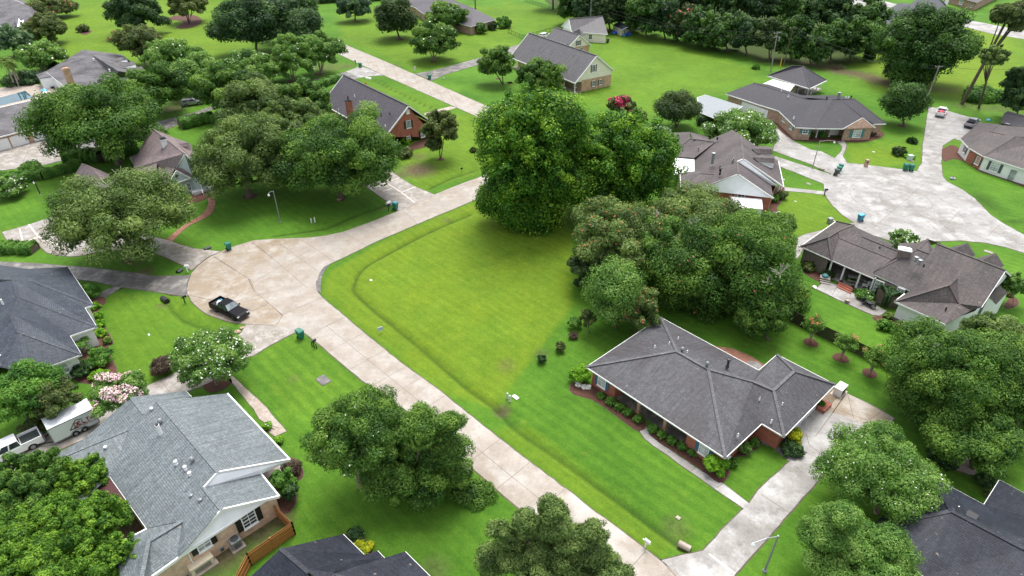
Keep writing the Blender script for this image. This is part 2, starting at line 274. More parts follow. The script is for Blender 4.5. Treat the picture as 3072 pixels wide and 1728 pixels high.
# ------------------------------------------------------------------ mesh helpers
BASE = {}
def tag(o, label=None, cat=None, group=None, kind=None):
    if label: o['label'] = label
    if cat: o['category'] = cat
    if group: o['group'] = group
    if kind: o['kind'] = kind
    return o
def thing(name, loc, label, cat, group=None):
    o = bpy.data.objects.new(name, None); COL.objects.link(o); o.location = loc; o.empty_display_size = .3
    BASE[o] = V(loc); return tag(o, label, cat, group)
class MB:
    def __init__(s): s.v = []; s.f = []; s.m = []
    def add(s, vs, fs, m=0):
        b = len(s.v); s.v += [V(x) for x in vs]; s.f += [tuple(b + i for i in f) for f in fs]; s.m += [m] * len(fs); return s
    def face(s, pts, m=0):
        pts = [V(p) for p in pts]
        if len(pts) <= 4: return s.add(pts, [tuple(range(len(pts)))], m)
        tris = tessellate_polygon([[V((p.x, p.y, 0)) for p in pts]]); return s.add(pts, tris, m)
    def hexa(s, b, t, m=0):       # two rings of the same length
        n = len(b); s.add(list(b) + list(t), [tuple(range(n))[::-1], tuple(range(n, 2 * n))] + [(i, (i + 1) % n, n + (i + 1) % n, n + i) for i in range(n)], m); return s
    def box(s, c, h, a=0., m=0):
        ca, sa = math.cos(a), math.sin(a)
        r = [V((c[0] + x * h[0] * ca - y * h[1] * sa, c[1] + x * h[0] * sa + y * h[1] * ca, 0)) for x, y in ((-1, -1), (1, -1), (1, 1), (-1, 1))]
        return s.hexa([V((p.x, p.y, c[2] - h[2])) for p in r], [V((p.x, p.y, c[2] + h[2])) for p in r], m)
    def bar(s, p, q, w, h, m=0, u=None):
        p, q = V(p), V(q); d = (q - p); 
        if d.length < 1e-6: return s
        d.normalize()
        if u is not None:
            x = u.normalized() * w / 2; y = x.cross(d).normalized() * h / 2; return s.hexa([p - x - y, p + x - y, p + x + y, p - x + y], [q - x - y, q + x - y, q + x + y, q - x + y], m)
        up = V((0, 0, 1)) if abs(d.z) < .95 else V((1, 0, 0)); x = d.cross(up).normalized() * w / 2; y = x.cross(d).normalized() * h / 2
        return s.hexa([p - x - y, p + x - y, p + x + y, p - x + y], [q - x - y, q + x - y, q + x + y, q - x + y], m)
    def tube(s, pts, rad, n=8, m=0, cap=True):
        pts = [V(p) for p in pts]; rings = []
        for i, p in enumerate(pts):
            d = (pts[min(i + 1, len(pts) - 1)] - pts[max(i - 1, 0)]).normalized()
            u = d.cross(V((0, 0, 1)) if abs(d.z) < .9 else V((1, 0, 0))).normalized(); v = d.cross(u)
            r = rad[i] if isinstance(rad, (list, tuple)) else rad
            rings.append([p + (u * math.cos(2 * math.pi * j / n) + v * math.sin(2 * math.pi * j / n)) * r for j in range(n)])
        vs = [p for r in rings for p in r]
        fs = [(i * n + j, i * n + (j + 1) % n, (i + 1) * n + (j + 1) % n, (i + 1) * n + j) for i in range(len(pts) - 1) for j in range(n)]
        if cap: fs += [tuple(range(n)), tuple(range(len(vs) - n, len(vs)))]
        return s.add(vs, fs, m)
    def lathe(s, c, prof, n=12, m=0):
        vs = [V((c[0] + r * math.cos(2 * math.pi * j / n), c[1] + r * math.sin(2 * math.pi * j / n), c[2] + z)) for r, z in prof for j in range(n)]
        fs = [(i * n + j, i * n + (j + 1) % n, (i + 1) * n + (j + 1) % n, (i + 1) * n + j) for i in range(len(prof) - 1) for j in range(n)]
        fs += [tuple(range(n))[::-1], tuple(range(len(vs) - n, len(vs)))]
        return s.add(vs, fs, m)
    def prism(s, poly, z0, z1, m=0, m2=None):
        n = len(poly); b = [V((p[0], p[1], z0)) for p in poly]; t = [V((p[0], p[1], z1)) for p in poly]
        s.add(b + t, [(i, (i + 1) % n, n + (i + 1) % n, n + i) for i in range(n)], m if m2 is None else m2)
        tr = tessellate_polygon([[V((p[0], p[1], 0)) for p in poly]]); s.add(t, tr, m); return s
    def build(s, name, mats, parent=None, smooth=False, org=None):
        if org is None:
            q = parent
            while q is not None and q not in BASE: q = q.parent
            org = BASE[q] if q is not None else V((0, 0, 0))
        me = bpy.data.meshes.new(name); me.from_pydata([tuple(v - org) for v in s.v], [], s.f)
        mats = mats if isinstance(mats, (list, tuple)) else [mats]
        for m in mats: me.materials.append(MAT[m] if isinstance(m, str) else m)
        me.polygons.foreach_set('material_index', s.m)
        if smooth: me.polygons.foreach_set('use_smooth', [True] * len(s.f))
        uv = me.uv_layers.new(name='UVMap'); 
        co = [0.] * (len(me.loops) * 2); me.update()
        for p in me.polygons:
            n = p.normal
            if abs(n.z) > .999: u = V((1, 0, 0))
            else: u = V((0, 0, 1)).cross(n).normalized()
            v = n.cross(u)
            if v.z < 0: v = -v
            for li in p.loop_indices:
                c = me.vertices[me.loops[li].vertex_index].co; co[2 * li] = c.dot(u); co[2 * li + 1] = c.dot(v)
        uv.data.foreach_set('uv', co)
        o = bpy.data.objects.new(name, me); COL.objects.link(o)
        if parent is not None: o.parent = parent
        elif org.length: o.location = org
        return o
def copy_tree(o, parent=None):
    c = o.copy(); COL.objects.link(c)
    if parent is not None: c.parent = parent
    for ch in list(o.children): copy_tree(ch, c)
    return c
def inset(poly, d):
    n = len(poly); a = sum(poly[i].x * poly[(i + 1) % n].y - poly[(i + 1) % n].x * poly[i].y for i in range(n)); s = 1 if a > 0 else -1; out = []
    for i in range(n):
        p0, p1, p2 = poly[i - 1], poly[i], poly[(i + 1) % n]
        e1 = (p1 - p0).to_2d().normalized(); e2 = (p2 - p1).to_2d().normalized()
        n1 = V((-e1.y, e1.x)) * s; n2 = V((-e2.y, e2.x)) * s; k = 1 + n1.dot(n2)
        o = (n1 + n2) * (d / max(k, .35)); out.append(V((p1.x + o.x, p1.y + o.y, p1.z)))
    return out
def smooth(pts, n=5):
    out = []
    for i in range(len(pts) - 1):
        p0, p1, p2, p3 = pts[max(i - 1, 0)], pts[i], pts[i + 1], pts[min(i + 2, len(pts) - 1)]
        for j in range(n):
            t = j / n
            out.append(.5 * ((2 * p1) + (p2 - p0) * t + (2 * p0 - 5 * p1 + 4 * p2 - p3) * t * t + (3 * p1 - p0 - 3 * p2 + p3) * t ** 3))
    return out + [pts[-1]]
# ------------------------------------------------------------------ setting: ground, roads, drives, paths, beds
def px(*pts, z=0., n=0):
    out = [K(k, x, y, z) for k, x, y in pts]
    return smooth(out, n) if n else out
def inpoly(X, Y, poly):
    c = np.zeros(X.shape, bool); n = len(poly)
    for i in range(n):
        x1, y1 = poly[i].x, poly[i].y; x2, y2 = poly[(i + 1) % n].x, poly[(i + 1) % n].y
        if y1 == y2: continue
        c ^= ((y1 > Y) != (y2 > Y)) & (X < (x2 - x1) * (Y - y1) / (y2 - y1) + x1)
    return c
def distline(X, Y, pts):
    d = np.full(X.shape, 1e9)
    for a, b in zip(pts[:-1], pts[1:]):
        vx, vy = b.x - a.x, b.y - a.y; L = vx * vx + vy * vy + 1e-9
        t = np.clip(((X - a.x) * vx + (Y - a.y) * vy) / L, 0, 1)
        d = np.minimum(d, np.hypot(X - a.x - t * vx, Y - a.y - t * vy))
    return d
swales = [
    (px((22, 2100, 680), (22, 1800, 805), (22, 1500, 950), (22, 1250, 1085), (22, 1100, 1170), (22, 1010, 1265), (22, 968, 1370), (32, 965, 20), (32, 1030, 100), (32, 1180, 235), (32, 1400, 412), (32, 1600, 575), (32, 1750, 700), (32, 1900, 832), (32, 2100, 1000), (32, 2380, 1190), n=4), .6, .36),
    (px((32, 2380, 1190), (43, 130, 0), (43, 400, 190), (43, 800, 470), (43, 1150, 720), (43, 1450, 940), (43, 1660, 1090), (43, 1760, 1150), n=3), 1.0, .40),
    (px((31, 1600, 120), (31, 1660, 220), (31, 1760, 310), (31, 1900, 370), (31, 2050, 420)), .9, .35),
    (px((12, 1160, 765), (12, 1300, 840), (12, 1500, 935), (12, 1650, 1010), (12, 1770, 1060)), .9, .40),
    (px((22, 200, 890), (22, 700, 820), (22, 950, 710), (22, 1250, 600)), 1.0, .22),
    (px((22, 1700, 430), (22, 1900, 335), (22, 2130, 260)), .9, .30),
    (px((24, 1900, 380), (24, 2150, 520), (24, 2400, 720), (24, 2700, 860)), 1.0, .2),
]
def ground():
    xs = np.concatenate([np.linspace(-1400, -190, 12), np.arange(-180, -75, 3.), np.arange(-75, -30, .5), np.arange(-30, 32, .25), np.arange(32, 75, .5), np.arange(75, 181, 3.), np.linspace(190, 1400, 12)])
    ys = np.concatenate([np.linspace(-60, 20, 6), np.arange(26, 95, .25), np.arange(95, 125, .5), np.arange(125, 330, 2.), np.linspace(340, 2200, 14)])
    X, Y = np.meshgrid(xs, ys); Z = np.zeros(X.shape)
    zone = np.zeros(X.shape + (4,)); zone[..., 3] = .16
    for pg in (px((33, 0, 1150), (33, 700, 1050), (43, 1350, 100), (43, 2380, 800), (43, 1960, 1200), (43, 1540, 1300)), px((32, -300, 800), (32, 420, 440), (32, 1300, 1060), (42, 400, 300), (32, 300, 1449))): zone[..., 3] = np.where(inpoly(X, Y, pg), .42, zone[..., 3])
    rs = np.random.RandomState(3)
    for pts, w_, dep in swales:
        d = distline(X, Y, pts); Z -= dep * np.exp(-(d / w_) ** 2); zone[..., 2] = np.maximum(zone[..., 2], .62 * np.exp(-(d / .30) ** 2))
    lot = px((22, 720, 1250), (22, 1400, 870), (22, 2150, 560), (13, 500, 1449), (23, 700, 900), (23, 700, 1449), (33, 700, 200), (33, 300, 700), (33, 0, 1130), (32, 2380, 1180), (32, 1850, 1030), (32, 1000, 370), (32, 660, 60))
    m = inpoly(X, Y, lot); zone[..., 0] += np.where(m, .72, 0)
    for pts, a in ((px((12, 1600, 1110), (12, 2350, 1080), (22, 2200, 300), (22, 1600, 450), (22, 1400, 200)), .5),
                   (px((12, 1100, 760), (12, 1890, 1030), (12, 1650, 1080), (12, 1000, 780)), .45),
                   (px((11, 600, 0), (11, 2150, 0), (11, 2500, 500), (11, 600, 700), (11, 400, 300)), .55),
                   (px((12, 820, 80), (12, 2576, 60), (12, 2576, 480), (12, 1560, 690), (12, 850, 380)), .42),
                   (px((13, 0, 0), (13, 900, 160), (13, 2576, 700), (13, 2100, 900), (13, 1400, 1150), (13, 700, 950)), .35),
                   (px((14, 900, 200), (14, 2576, 250), (14, 2576, 1000), (14, 1200, 900), (14, 900, 600)), .75),
                   (px((24, 160, 430), (24, 640, 480), (24, 940, 760), (24, 350, 920), (24, 120, 600)), .45),
                   (px((24, 870, 0), (24, 1590, 0), (24, 1540, 240), (24, 870, 200)), .6),
                   (px((31, 1000, 60), (31, 1780, 90), (31, 2300, 350), (31, 1700, 700), (31, 1400, 950), (31, 1100, 800)), .30),
                   (px((32, 0, 650), (32, 420, 440), (32, 1300, 1100), (32, 900, 1200), (32, 300, 1300)), .15),
                   (px((43, 0, 0), (43, 0, 100), (43, 1500, 1290), (43, 1700, 1150), (43, 300, 0)), .45)):
        zone[..., 0] = np.maximum(zone[..., 0], np.where(inpoly(X, Y, pts), a, 0))
    # soften the tone borders
    for _ in range(5):
        z0 = zone[..., 0]; p = np.pad(z0, 1, mode='edge'); zone[..., 0] = (p[:-2, 1:-1] + p[2:, 1:-1] + p[1:-1, :-2] + p[1:-1, 2:] + z0) / 5
    def spot(c, r, ch, a, sy=1.):
        d = np.hypot(X - c.x, (Y - c.y) / sy) / r; zone[..., ch] = np.maximum(zone[..., ch], a * np.clip(1.4 - d, 0, 1))
    for k, x, y, r, a in ((22, 1590, 260, 3.6, .95), (22, 1440, 300, 2., .7), (22, 1600, 130, 1.8, .6), (12, 1350, 640, 2.2, .7), (12, 900, 640, 2.2, .7), (12, 720, 650, 5, .5), (24, 1000, 0, 0.1, 0),
                          (33, 60, 770, 1.2, .35), (33, 400, 650, 1.0, .35), (33, 20, 1190, 1., .8), (43, 1700, 980, 1.4, .35), (41, 2150, 1200, 2.5, .9), (41, 2400, 960, 2., .7), (42, 240, 900, 1.5, .8), (42, 60, 1000, 2., .8), (32, 390, 890, .8, .3),
                          (31, 1560, 180, .8, .5), (21, 1400, 1240, 1.3, .7), (21, 1340, 1150, 1.2, .4), (11, 1650, 1050, 3., .8), (11, 1800, 980, 3., .8), (32, 2450, 730, .8, .35), (13, 1250, 650, .6, .5), (43, 1750, 1140, .6, .5), (22, 1870, 740, .9, .4), (22, 1250, 620, 1., .4), (42, 1750, 1380, 1.4, .35)):
        if a: spot(K(k, x, y), r, 1, a)
    # bare strip by the woods, ditch on the right, forest floor
    for pts, wd, a in ((px((14, 680, 650), (14, 800, 690), (14, 1000, 720), (14, 1200, 790), (14, 1330, 830)), 3.2, .95), (px((14, 200, 560), (14, 500, 620), (14, 700, 650)), 2.5, .8),
                       (px((13, 1300, 210), (13, 1700, 300), (13, 2100, 400), (13, 2450, 500), (13, 2700, 600)), 3., .6), (px((14, 1400, 850), (14, 1650, 860), (14, 1850, 870)), 2.4, .45), (px((14, 2000, 1020), (14, 2400, 1060), (14, 2576, 1050)), 3., .35)):
        d = distline(X, Y, pts); zone[..., 1] = np.maximum(zone[..., 1], a * np.clip(1.5 - d / wd, 0, 1))
    wood = px((13, 1150, 190), (13, 1700, 330), (13, 2100, 440), (13, 2576, 610), (14, 400, 600), (14, 900, 620), (14, 1000, 300), (14, 600, 0), (13, 2000, -350), (13, 0, -350), (13, 500, 60))
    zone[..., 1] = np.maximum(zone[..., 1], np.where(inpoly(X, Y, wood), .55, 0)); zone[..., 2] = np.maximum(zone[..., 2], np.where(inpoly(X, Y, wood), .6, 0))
    ny, nx = X.shape; me = bpy.data.meshes.new('ground'); vs = np.stack([X, Y, Z], -1).reshape(-1, 3)
    me.vertices.add(len(vs)); me.vertices.foreach_set('co', vs.ravel())
    i = np.arange(nx * ny).reshape(ny, nx); q = np.stack([i[:-1, :-1], i[:-1, 1:], i[1:, 1:], i[1:, :-1]], -1).reshape(-1, 4)
    me.loops.add(q.size); me.loops.foreach_set('vertex_index', q.ravel()); me.polygons.add(len(q))
    me.polygons.foreach_set('loop_start', np.arange(0, q.size, 4)); me.polygons.foreach_set('use_smooth', np.ones(len(q), bool))
    at = me.color_attributes.new('zone', 'FLOAT_COLOR', 'POINT'); at.data.foreach_set('color', zone.reshape(-1)); me.update(); me.validate()
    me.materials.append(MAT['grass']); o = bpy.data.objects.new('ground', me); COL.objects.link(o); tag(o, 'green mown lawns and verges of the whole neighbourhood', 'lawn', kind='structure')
ground()
def slab(name, poly, mat, top=.05, joints=(), light=(), edge=.13, label=None, cat='road', jw=.035):
    rs = random.Random(len(poly) * 7); q = []
    for i, p in enumerate(poly):
        e = poly[(i + 1) % len(poly)]; m = max(1, min(40, int((e - p).to_2d().length / .9))); q += [p.lerp(e, j / m) + (V((rs.uniform(-.06, .06), rs.uniform(-.06, .06), 0)) if j else V((0, 0, 0))) for j in range(m)]
    poly = q; b = MB(); b.prism(poly, -.12, top, 0)
    
    if edge: b.prism(inset(poly, -edge), -.1, .012, 1)
    for src_, mi, wd in ((joints, 2, jw), (light, 3, .09)):
        for ln in src_:
            for p, q in zip(ln[:-1], ln[1:]):
                d = (q - p).to_2d(); 
                if d.length < 1e-3: continue
                d.normalize(); nn = V((-d.y, d.x, 0)) * wd; zz = V((0, 0, top + .004))
                P0, Q0 = V((p.x, p.y, 0)), V((q.x, q.y, 0)); b.face([P0 - nn + zz, Q0 - nn + zz, Q0 + nn + zz, P0 + nn + zz], mi)
    o = b.build(name, [mat, 'edge', 'joint', 'patch']); tag(o, label, cat, kind='structure'); return o
# near street with its widened corner
aR = [(43, 1560, 1310), (32, 2350, 1449), (32, 1850, 1045), (32, 1400, 715), (32, 1120, 490), (32, 860, 270), (32, 720, 155), (32, 655, 95)]
A0 = K(43, 1560, 1310); A1 = K(32, 1120, 490); dA = (A0 - A1).normalized(); A_far = A0 + dA * 40
outL = K(32, 550, 490); L_far = K(42, 2480, 790) + dA * 50
bR = K(22, 2150, 545); dB = (bR - K(22, 1400, 860)).normalized(); bR2 = bR + dB * 34
bL = K(22, 2180, 330); bL2 = bL + dB * 34
road_poly = [A_far] + px(aR[0], aR[1], aR[2], aR[3], aR[4], aR[5], aR[6], aR[7]) + px((22, 612, 1420), (22, 605, 1340), (22, 640, 1255), (22, 690, 1195), (22, 740, 1165), (22, 860, 1110), (22, 1000, 1042), (22, 1200, 945), (22, 1400, 860), (22, 1800, 690), (22, 2150, 545)) + [bR2, bL2] + \
    px((22, 2180, 330), (22, 1950, 415), (22, 1750, 498), (22, 1370, 668), (22, 1100, 775), (22, 860, 860), (22, 700, 893), (22, 500, 915), (22, 200, 925), (22, 0, 940),
       (21, 2300, 985), (21, 2150, 1040), (21, 2020, 1105), (21, 1920, 1180), (21, 1850, 1260), (21, 1815, 1350), (21, 1800, 1449), (31, 1818, 80), (31, 1850, 140), (31, 1900, 190), (31, 1960, 240), (31, 2050, 285), (31, 2180, 330), (31, 2300, 355), (31, 2400, 362),
       (32, 220, 378), (32, 420, 432), (32, 500, 452), (32, 640, 560), (32, 780, 680), (32, 1045, 905), (32, 1310, 1060)) + [L_far]
C0 = K(32, 705, 380); cd_ = (K(43, 370, 700) - C0).normalized(); nA = V((-dA.y, dA.x, 0))
j = [[C0, C0 + cd_ * 95]]
for t in (0, 4.9, 9.8, 14.2, 17.2, 21.6, 26.4, 31, 35.5, 40.3, 45, 50, 55, 60, 66, 72): c = C0 + cd_ * t; j.append([c - nA * 2.62, c + nA * 2.62])
hub = K(32, 285, 280)
for a_, l_ in (((32, 220, 375), 1), ((32, 0, 70), 1), ((21, 2070, 1095), 1), ((22, 210, 930), 1), ((22, 470, 920), 1), ((32, 0, 240), 1)): pass
j += [px((32, 285, 285), (32, 150, 165), (32, 0, 30), (21, 2400, 1310), (21, 2060, 1090)), px((32, 285, 270), (32, 705, 150 - 60)), px((32, 560, 480), (32, 715, 380), (32, 880, 305)),
      px((32, 285, 285), (32, 225, 375)), px((32, 150, 165), (32, 0, 235), (31, 2200, 170), (31, 1830, 85)), px((22, 0, 965), (22, 220, 1140), (22, 520, 1400)), px((22, 210, 935), (22, 620, 1240)),
      px((22, 470, 935), (22, 790, 1150)), px((22, 870, 862), (22, 1090, 990)), px((22, 1440, 640), (22, 1590, 790)), px((22, 0, 1350), (22, 240, 1200), (22, 560, 1030)), px((22, 1420, 640), (22, 2100, 375)), px((32, 285, 270), (32, 220, 375), (32, 0, 372)), px((21, 2440, 960), (22, 120, 1060))]
slab('road', road_poly, 'road', .05, j, label='pale concrete street with its rounded corner', jw=.028)
slab('road_curb', px((22, 612, 1430), (22, 605, 1340), (22, 640, 1255), (22, 690, 1190), (22, 750, 1162), (22, 700, 1215), (22, 655, 1320), (22, 648, 1449), (32, 640, 50)), 'mossy', .056, edge=0, label='dark curved kerb strip inside the street corner')
tanp = px((22, 0, 945), (22, 200, 930), (22, 500, 920), (22, 300, 1060), (22, 0, 1200), (31, 2450, 40), (32, 150, 165), (32, 280, 275), (32, 215, 370), (31, 2400, 356), (31, 2300, 350), (31, 2180, 325), (31, 2050, 280), (31, 1960, 235), (31, 1900, 185), (31, 1855, 135), (31, 1825, 80),
          (21, 1808, 1449), (21, 1822, 1350), (21, 1857, 1262), (21, 1926, 1185), (21, 2025, 1112), (21, 2152, 1048), (21, 2300, 992))
slab('road_apron', tanp, 'tanroad', .054, [px((31, 1830, 85), (31, 2200, 165), (31, 2576, 65)), px((21, 2060, 1100), (21, 2420, 1320), (32, 20, 50), (32, 280, 275)), px((21, 1880, 1290), (21, 2200, 1330))], edge=0, label='tan stained concrete of the widened turning area', jw=.03)
# upper street
u0, u1 = K(12, 810, 400), K(12, 2310, 1050); v0, v1 = K(12, 860, 530), K(12, 2290, 1185); du = (u0 - u1).normalized()
slab('road', [v1 - du * 30, v1] + px((12, 1260, 727), (12, 1030, 620), (12, 860, 540)) + [K(12, 860, 540) + du * 110, u0 + du * 110, u0, K(12, 1240, 580), K(12, 1400, 650), u1, u1 - du * 30], 'road', .052,
     [[(u0 + u1) / 2 + du * t + V((0, 0, 0)), (v0 + v1) / 2 + du * (t - 2)] for t in (-24, -18, -12, -6, 0, 6, 12, 18, 24)], label='pale concrete street crossing behind the brick house')
slab('driveway', px((12, 890, 695), (12, 1030, 640), (12, 1100, 660), (12, 1262, 730), (12, 1150, 735), (12, 1030, 752)), 'pale', .058, edge=0, label='bright new concrete driveway apron by the green bin', cat='driveway')
slab('driveway', px((12, 890, 697), (12, 1028, 750), (12, 985, 768), (12, 870, 728), (12, 700, 780), (12, 460, 835), (11, 2500, 900), (11, 1900, 1110), (11, 1600, 1260), (21, 600, 170), (21, 400, 215), (21, 0, 265), (21, -400, 330), (21, -400, 60), (11, 0, 1440), (11, 420, 1345), (11, 1370, 1215), (11, 1880, 1085), (11, 2400, 900), (12, 440, 800), (12, 720, 740)), 'mossy', .035, label='long grey driveway leading to the white garage doors', cat='driveway')
slab('driveway', px((21, 0, 20), (11, 420, 1370), (21, 620, 60), (21, 590, 165), (21, 400, 215), (21, 0, 262), (21, -300, 330), (21, -300, 60)), 'drive', .04, [px((21, 100, 60), (21, 560, 160)), px((21, 300, 0), (21, 200, 230))], edge=0, label='stained parking pad in front of the white garage doors', cat='driveway')
slab('driveway', px((12, 1560, 712), (12, 1700, 690), (12, 1860, 650), (12, 2230, 548), (12, 2450, 480), (13, 110, 450), (13, 200, 430), (13, 150, 520), (12, 2260, 600), (12, 1850, 722), (12, 1720, 782), (12, 1640, 745)), 'mossy', .056, [px((12, 1760, 690), (12, 1810, 725)), px((12, 1860, 655), (12, 1930, 695)), px((12, 2080, 592), (12, 2130, 628))], label='narrow grey driveway beside the blue green bin', cat='driveway')
slab('path', px((12, 1900, 1030), (12, 1955, 1045), (12, 1800, 1085), (12, 1700, 1120), (12, 1650, 1100), (12, 1720, 1075), n=3), 'walk', .05, edge=0, label='pale walk from the upper street to the brick house', cat='path')
slab('driveway', px((22, 1290, 265), (22, 1330, 270), (22, 1420, 335), (22, 1560, 420), (22, 1660, 460), (22, 1752, 498), (22, 1440, 640), (22, 1390, 650), (22, 1280, 552), (22, 1060, 400), (22, 1000, 330), (22, 1180, 240)), 'drive', .054,
     (), [px((22, 1180, 340), (22, 1280, 380), (22, 1430, 475), (22, 1560, 575)), px((22, 1280, 380), (22, 1410, 335)), px((22, 1430, 475), (22, 1570, 420)), px((22, 1170, 430), (22, 1290, 380)), px((22, 1250, 470), (22, 1340, 435))], label='wide driveway beside the red brick house', cat='driveway')
# cottage circular drive and brick walk
slab('driveway', px((21, 2130, 1047), (21, 1860, 1016), (21, 1760, 985), (21, 1650, 948), (21, 1400, 880), (21, 1100, 800), (21, 900, 700), (21, 700, 670), (21, 530, 705), (21, 300, 780), (21, 20, 860), (21, 95, 980), (21, 200, 958), (21, 300, 950), (21, 370, 970), (21, 400, 1010), (21, 450, 1055), (21, 560, 1085), (21, 680, 1095), (21, 780, 1088), (21, 900, 1060), (21, 1060, 1035), (21, 1380, 1025), (21, 1500, 1062), (21, 1650, 1125), (21, 1760, 1175), (21, 1850, 1225), (21, 1930, 1165), (21, 2020, 1095)), 'drive', .056,
     [px((21, 1690, 1135), (21, 1860, 1020)), px((21, 1500, 1062), (21, 1650, 950))], [px((21, 370, 905), (21, 600, 850)), px((21, 280, 785), (21, 370, 905), (21, 230, 960)), px((21, 190, 830), (21, 220, 940)), px((21, 480, 1030), (21, 660, 960)), px((21, 370, 905), (21, 560, 980))], label='curved stained driveway under the big front oak', cat='driveway')
slab('path', px((21, 1990, 470), (21, 2015, 560), (21, 1990, 640), (21, 1930, 700), (21, 1800, 775), (21, 1640, 900), (21, 1600, 950), (21, 1650, 965), (21, 1730, 880), (21, 1840, 790), (21, 1960, 735), (21, 2050, 670), (21, 2080, 580), (21, 2060, 500), (21, 2030, 465), n=3), 'brickwalk', .05, edge=.05, label='curving brick walk to the pale blue cottage', cat='path')
slab('driveway', px((21, 1838, 1278), (21, 1500, 1283), (21, 1260, 1247), (21, 900, 1205), (21, 650, 1186), (21, 300, 1158), (21, 0, 1146), (21, -500, 1140), (21, -500, 1330), (21, 0, 1330), (21, 600, 1300), (21, 900, 1332), (21, 1180, 1392), (31, 1500, 48), (31, 1760, 90), (31, 1815, 90), (21, 1806, 1400), (21, 1812, 1340)), 'mossy', .052,
     [px((21, 1450, 1430), (21, 1540, 1330)), px((21, 940, 1340), (21, 1060, 1240)), px((21, 720, 1290), (21, 810, 1195)), px((21, 1200, 1390), (21, 1300, 1260)), px((21, 1640, 1420), (21, 1660, 1310))], label='long dark stained driveway left of the turning area', cat='driveway')
slab('path', px((21, 1190, 1398), (21, 1105, 1378), (31, 1000, 45), (31, 890, 128), (31, 960, 150), (31, 1060, 80), (31, 1180, 8)), 'mossy', .046, edge=.05, label='narrow walk to the white house with slate roof', cat='path')
slab('driveway', px((32, 222, 378), (32, 425, 434), (32, 330, 480), (32, 140, 580), (32, 0, 668), (31, 2390, 680), (31, 2290, 760), (31, 2150, 870), (31, 1930, 970), (31, 1700, 1060), (31, 1500, 1300), (31, 1200, 1449), (41, 900, 100), (41, 550, 240), (41, 200, 420), (41, -200, 620), (41, -300, 420), (41, 0, 240), (41, 370, 100), (31, 900, 1230), (31, 1250, 1040), (31, 1420, 962), (31, 1675, 845), (31, 1900, 720), (31, 2200, 560), (31, 2330, 450), (31, 2375, 365)), 'drive', .055,
     [px((31, 1545, 900), (31, 1640, 1020)), px((31, 1790, 940), (31, 1700, 840)), px((41, 530, 200), (41, 560, 240))], label='driveway from the turning area to the trailer', cat='driveway')
slab('path', px((31, 2185, 872), (31, 2250, 868), (31, 2576, 1170), (32, 180, 1240), (32, 320, 1398), (32, 210, 1449), (42, 150, 60), (42, 130, 20), (32, 210, 1385), (32, 60, 1280), (31, 2450, 1180)), 'walk', .05, [px((31, 2440, 1100), (31, 2490, 1060)), px((32, 180, 1345), (32, 250, 1370))], edge=.06, label='straight walk beside the grey roofed house', cat='path')
# driveway of the hip roofed brick house
dl = (K(43, 1960, 1210) - K(44, 200, 470)).normalized()
slab('driveway', [A0 + dA * 1.2 + V((0, 0, 0))] + px((43, 1560, 1300), (43, 1960, 1208), (43, 2200, 950), (43, 2400, 760), (44, 10, 620), (44, 320, 340), (44, 250, 210), (44, 330, 60), (34, 350, 1390), (34, 560, 1185), (34, 720, 1130), (34, 850, 1025), (34, 1090, 1140), (34, 1320, 1275), (34, 1225, 1390), (44, 900, 250), (44, 620, 490), (44, 300, 850), (44, 0, 1195), (43, 2268, 1435)) + [K(43, 2268, 1435) - V((2, 3, 0)), A0 + dA * 9], 'pale', .062,
     [px((44, 30, 660), (44, 310, 845)), px((43, 1560, 1305), (43, 1760, 1520)), px((34, 860, 1030), (34, 700, 1260), (34, 560, 1449)), px((44, 470, 80), (44, 500, 190), (44, 640, 290))], [px((43, 2020, 1240), (43, 2270, 1430))], label='long pale driveway beside the hip roofed brick house', cat='driveway')
slab('driveway', px((34, 720, 1135), (34, 850, 1030), (34, 1090, 1145), (34, 1312, 1275), (34, 1222, 1385), (34, 1000, 1330), (34, 840, 1250), (34, 640, 1200)), 'tanroad', .066, [px((34, 1080, 1290), (34, 1240, 1180)), px((34, 870, 1040), (34, 930, 1280)), px((34, 700, 1170), (34, 1200, 1340))], edge=0, label='tan cracked parking pad below the white cabinet', cat='driveway')
slab('path', px((43, 1345, 0), (43, 1355, 60), (43, 1395, 120), (43, 1480, 190), (43, 1850, 450), (43, 2362, 808), (43, 2412, 755), (43, 2080, 510), (43, 1880, 400), (43, 1560, 180), (43, 1455, 100), (43, 1430, 40), (33, 1445, 1400), (33, 1400, 1340), (33, 1350, 1380)), 'pale', .05, [px((43, 1840, 440), (43, 1890, 395)), px((43, 2090, 600), (43, 2150, 560))], edge=.08, label='white walk along the porch of the brick house', cat='path')
slab('path', px((43, 2440, 90), (43, 2576, 195), (44, 120, 190), (44, 318, 350), (44, 356, 312), (44, 200, 195), (44, 30, 80), (43, 2460, 50)), 'mossy', .045, edge=.05, label='short grey walk from garage to driveway', cat='path')
slab('patio', px((33, 2070, 575), (33, 2250, 600), (33, 2450, 690), (33, 2576, 770), (34, 60, 790), (34, 0, 850), (33, 2500, 830), (33, 2250, 700)), 'brickwalk', .04, edge=.08, label='brick patio behind the hip roofed house', cat='patio')
slab('patio', px((33, 2380, 720), (33, 2480, 725), (33, 2540, 775), (33, 2490, 812), (33, 2400, 760)), 'pale', .05, edge=0, label='pale slab at the end of the brick patio', cat='patio')
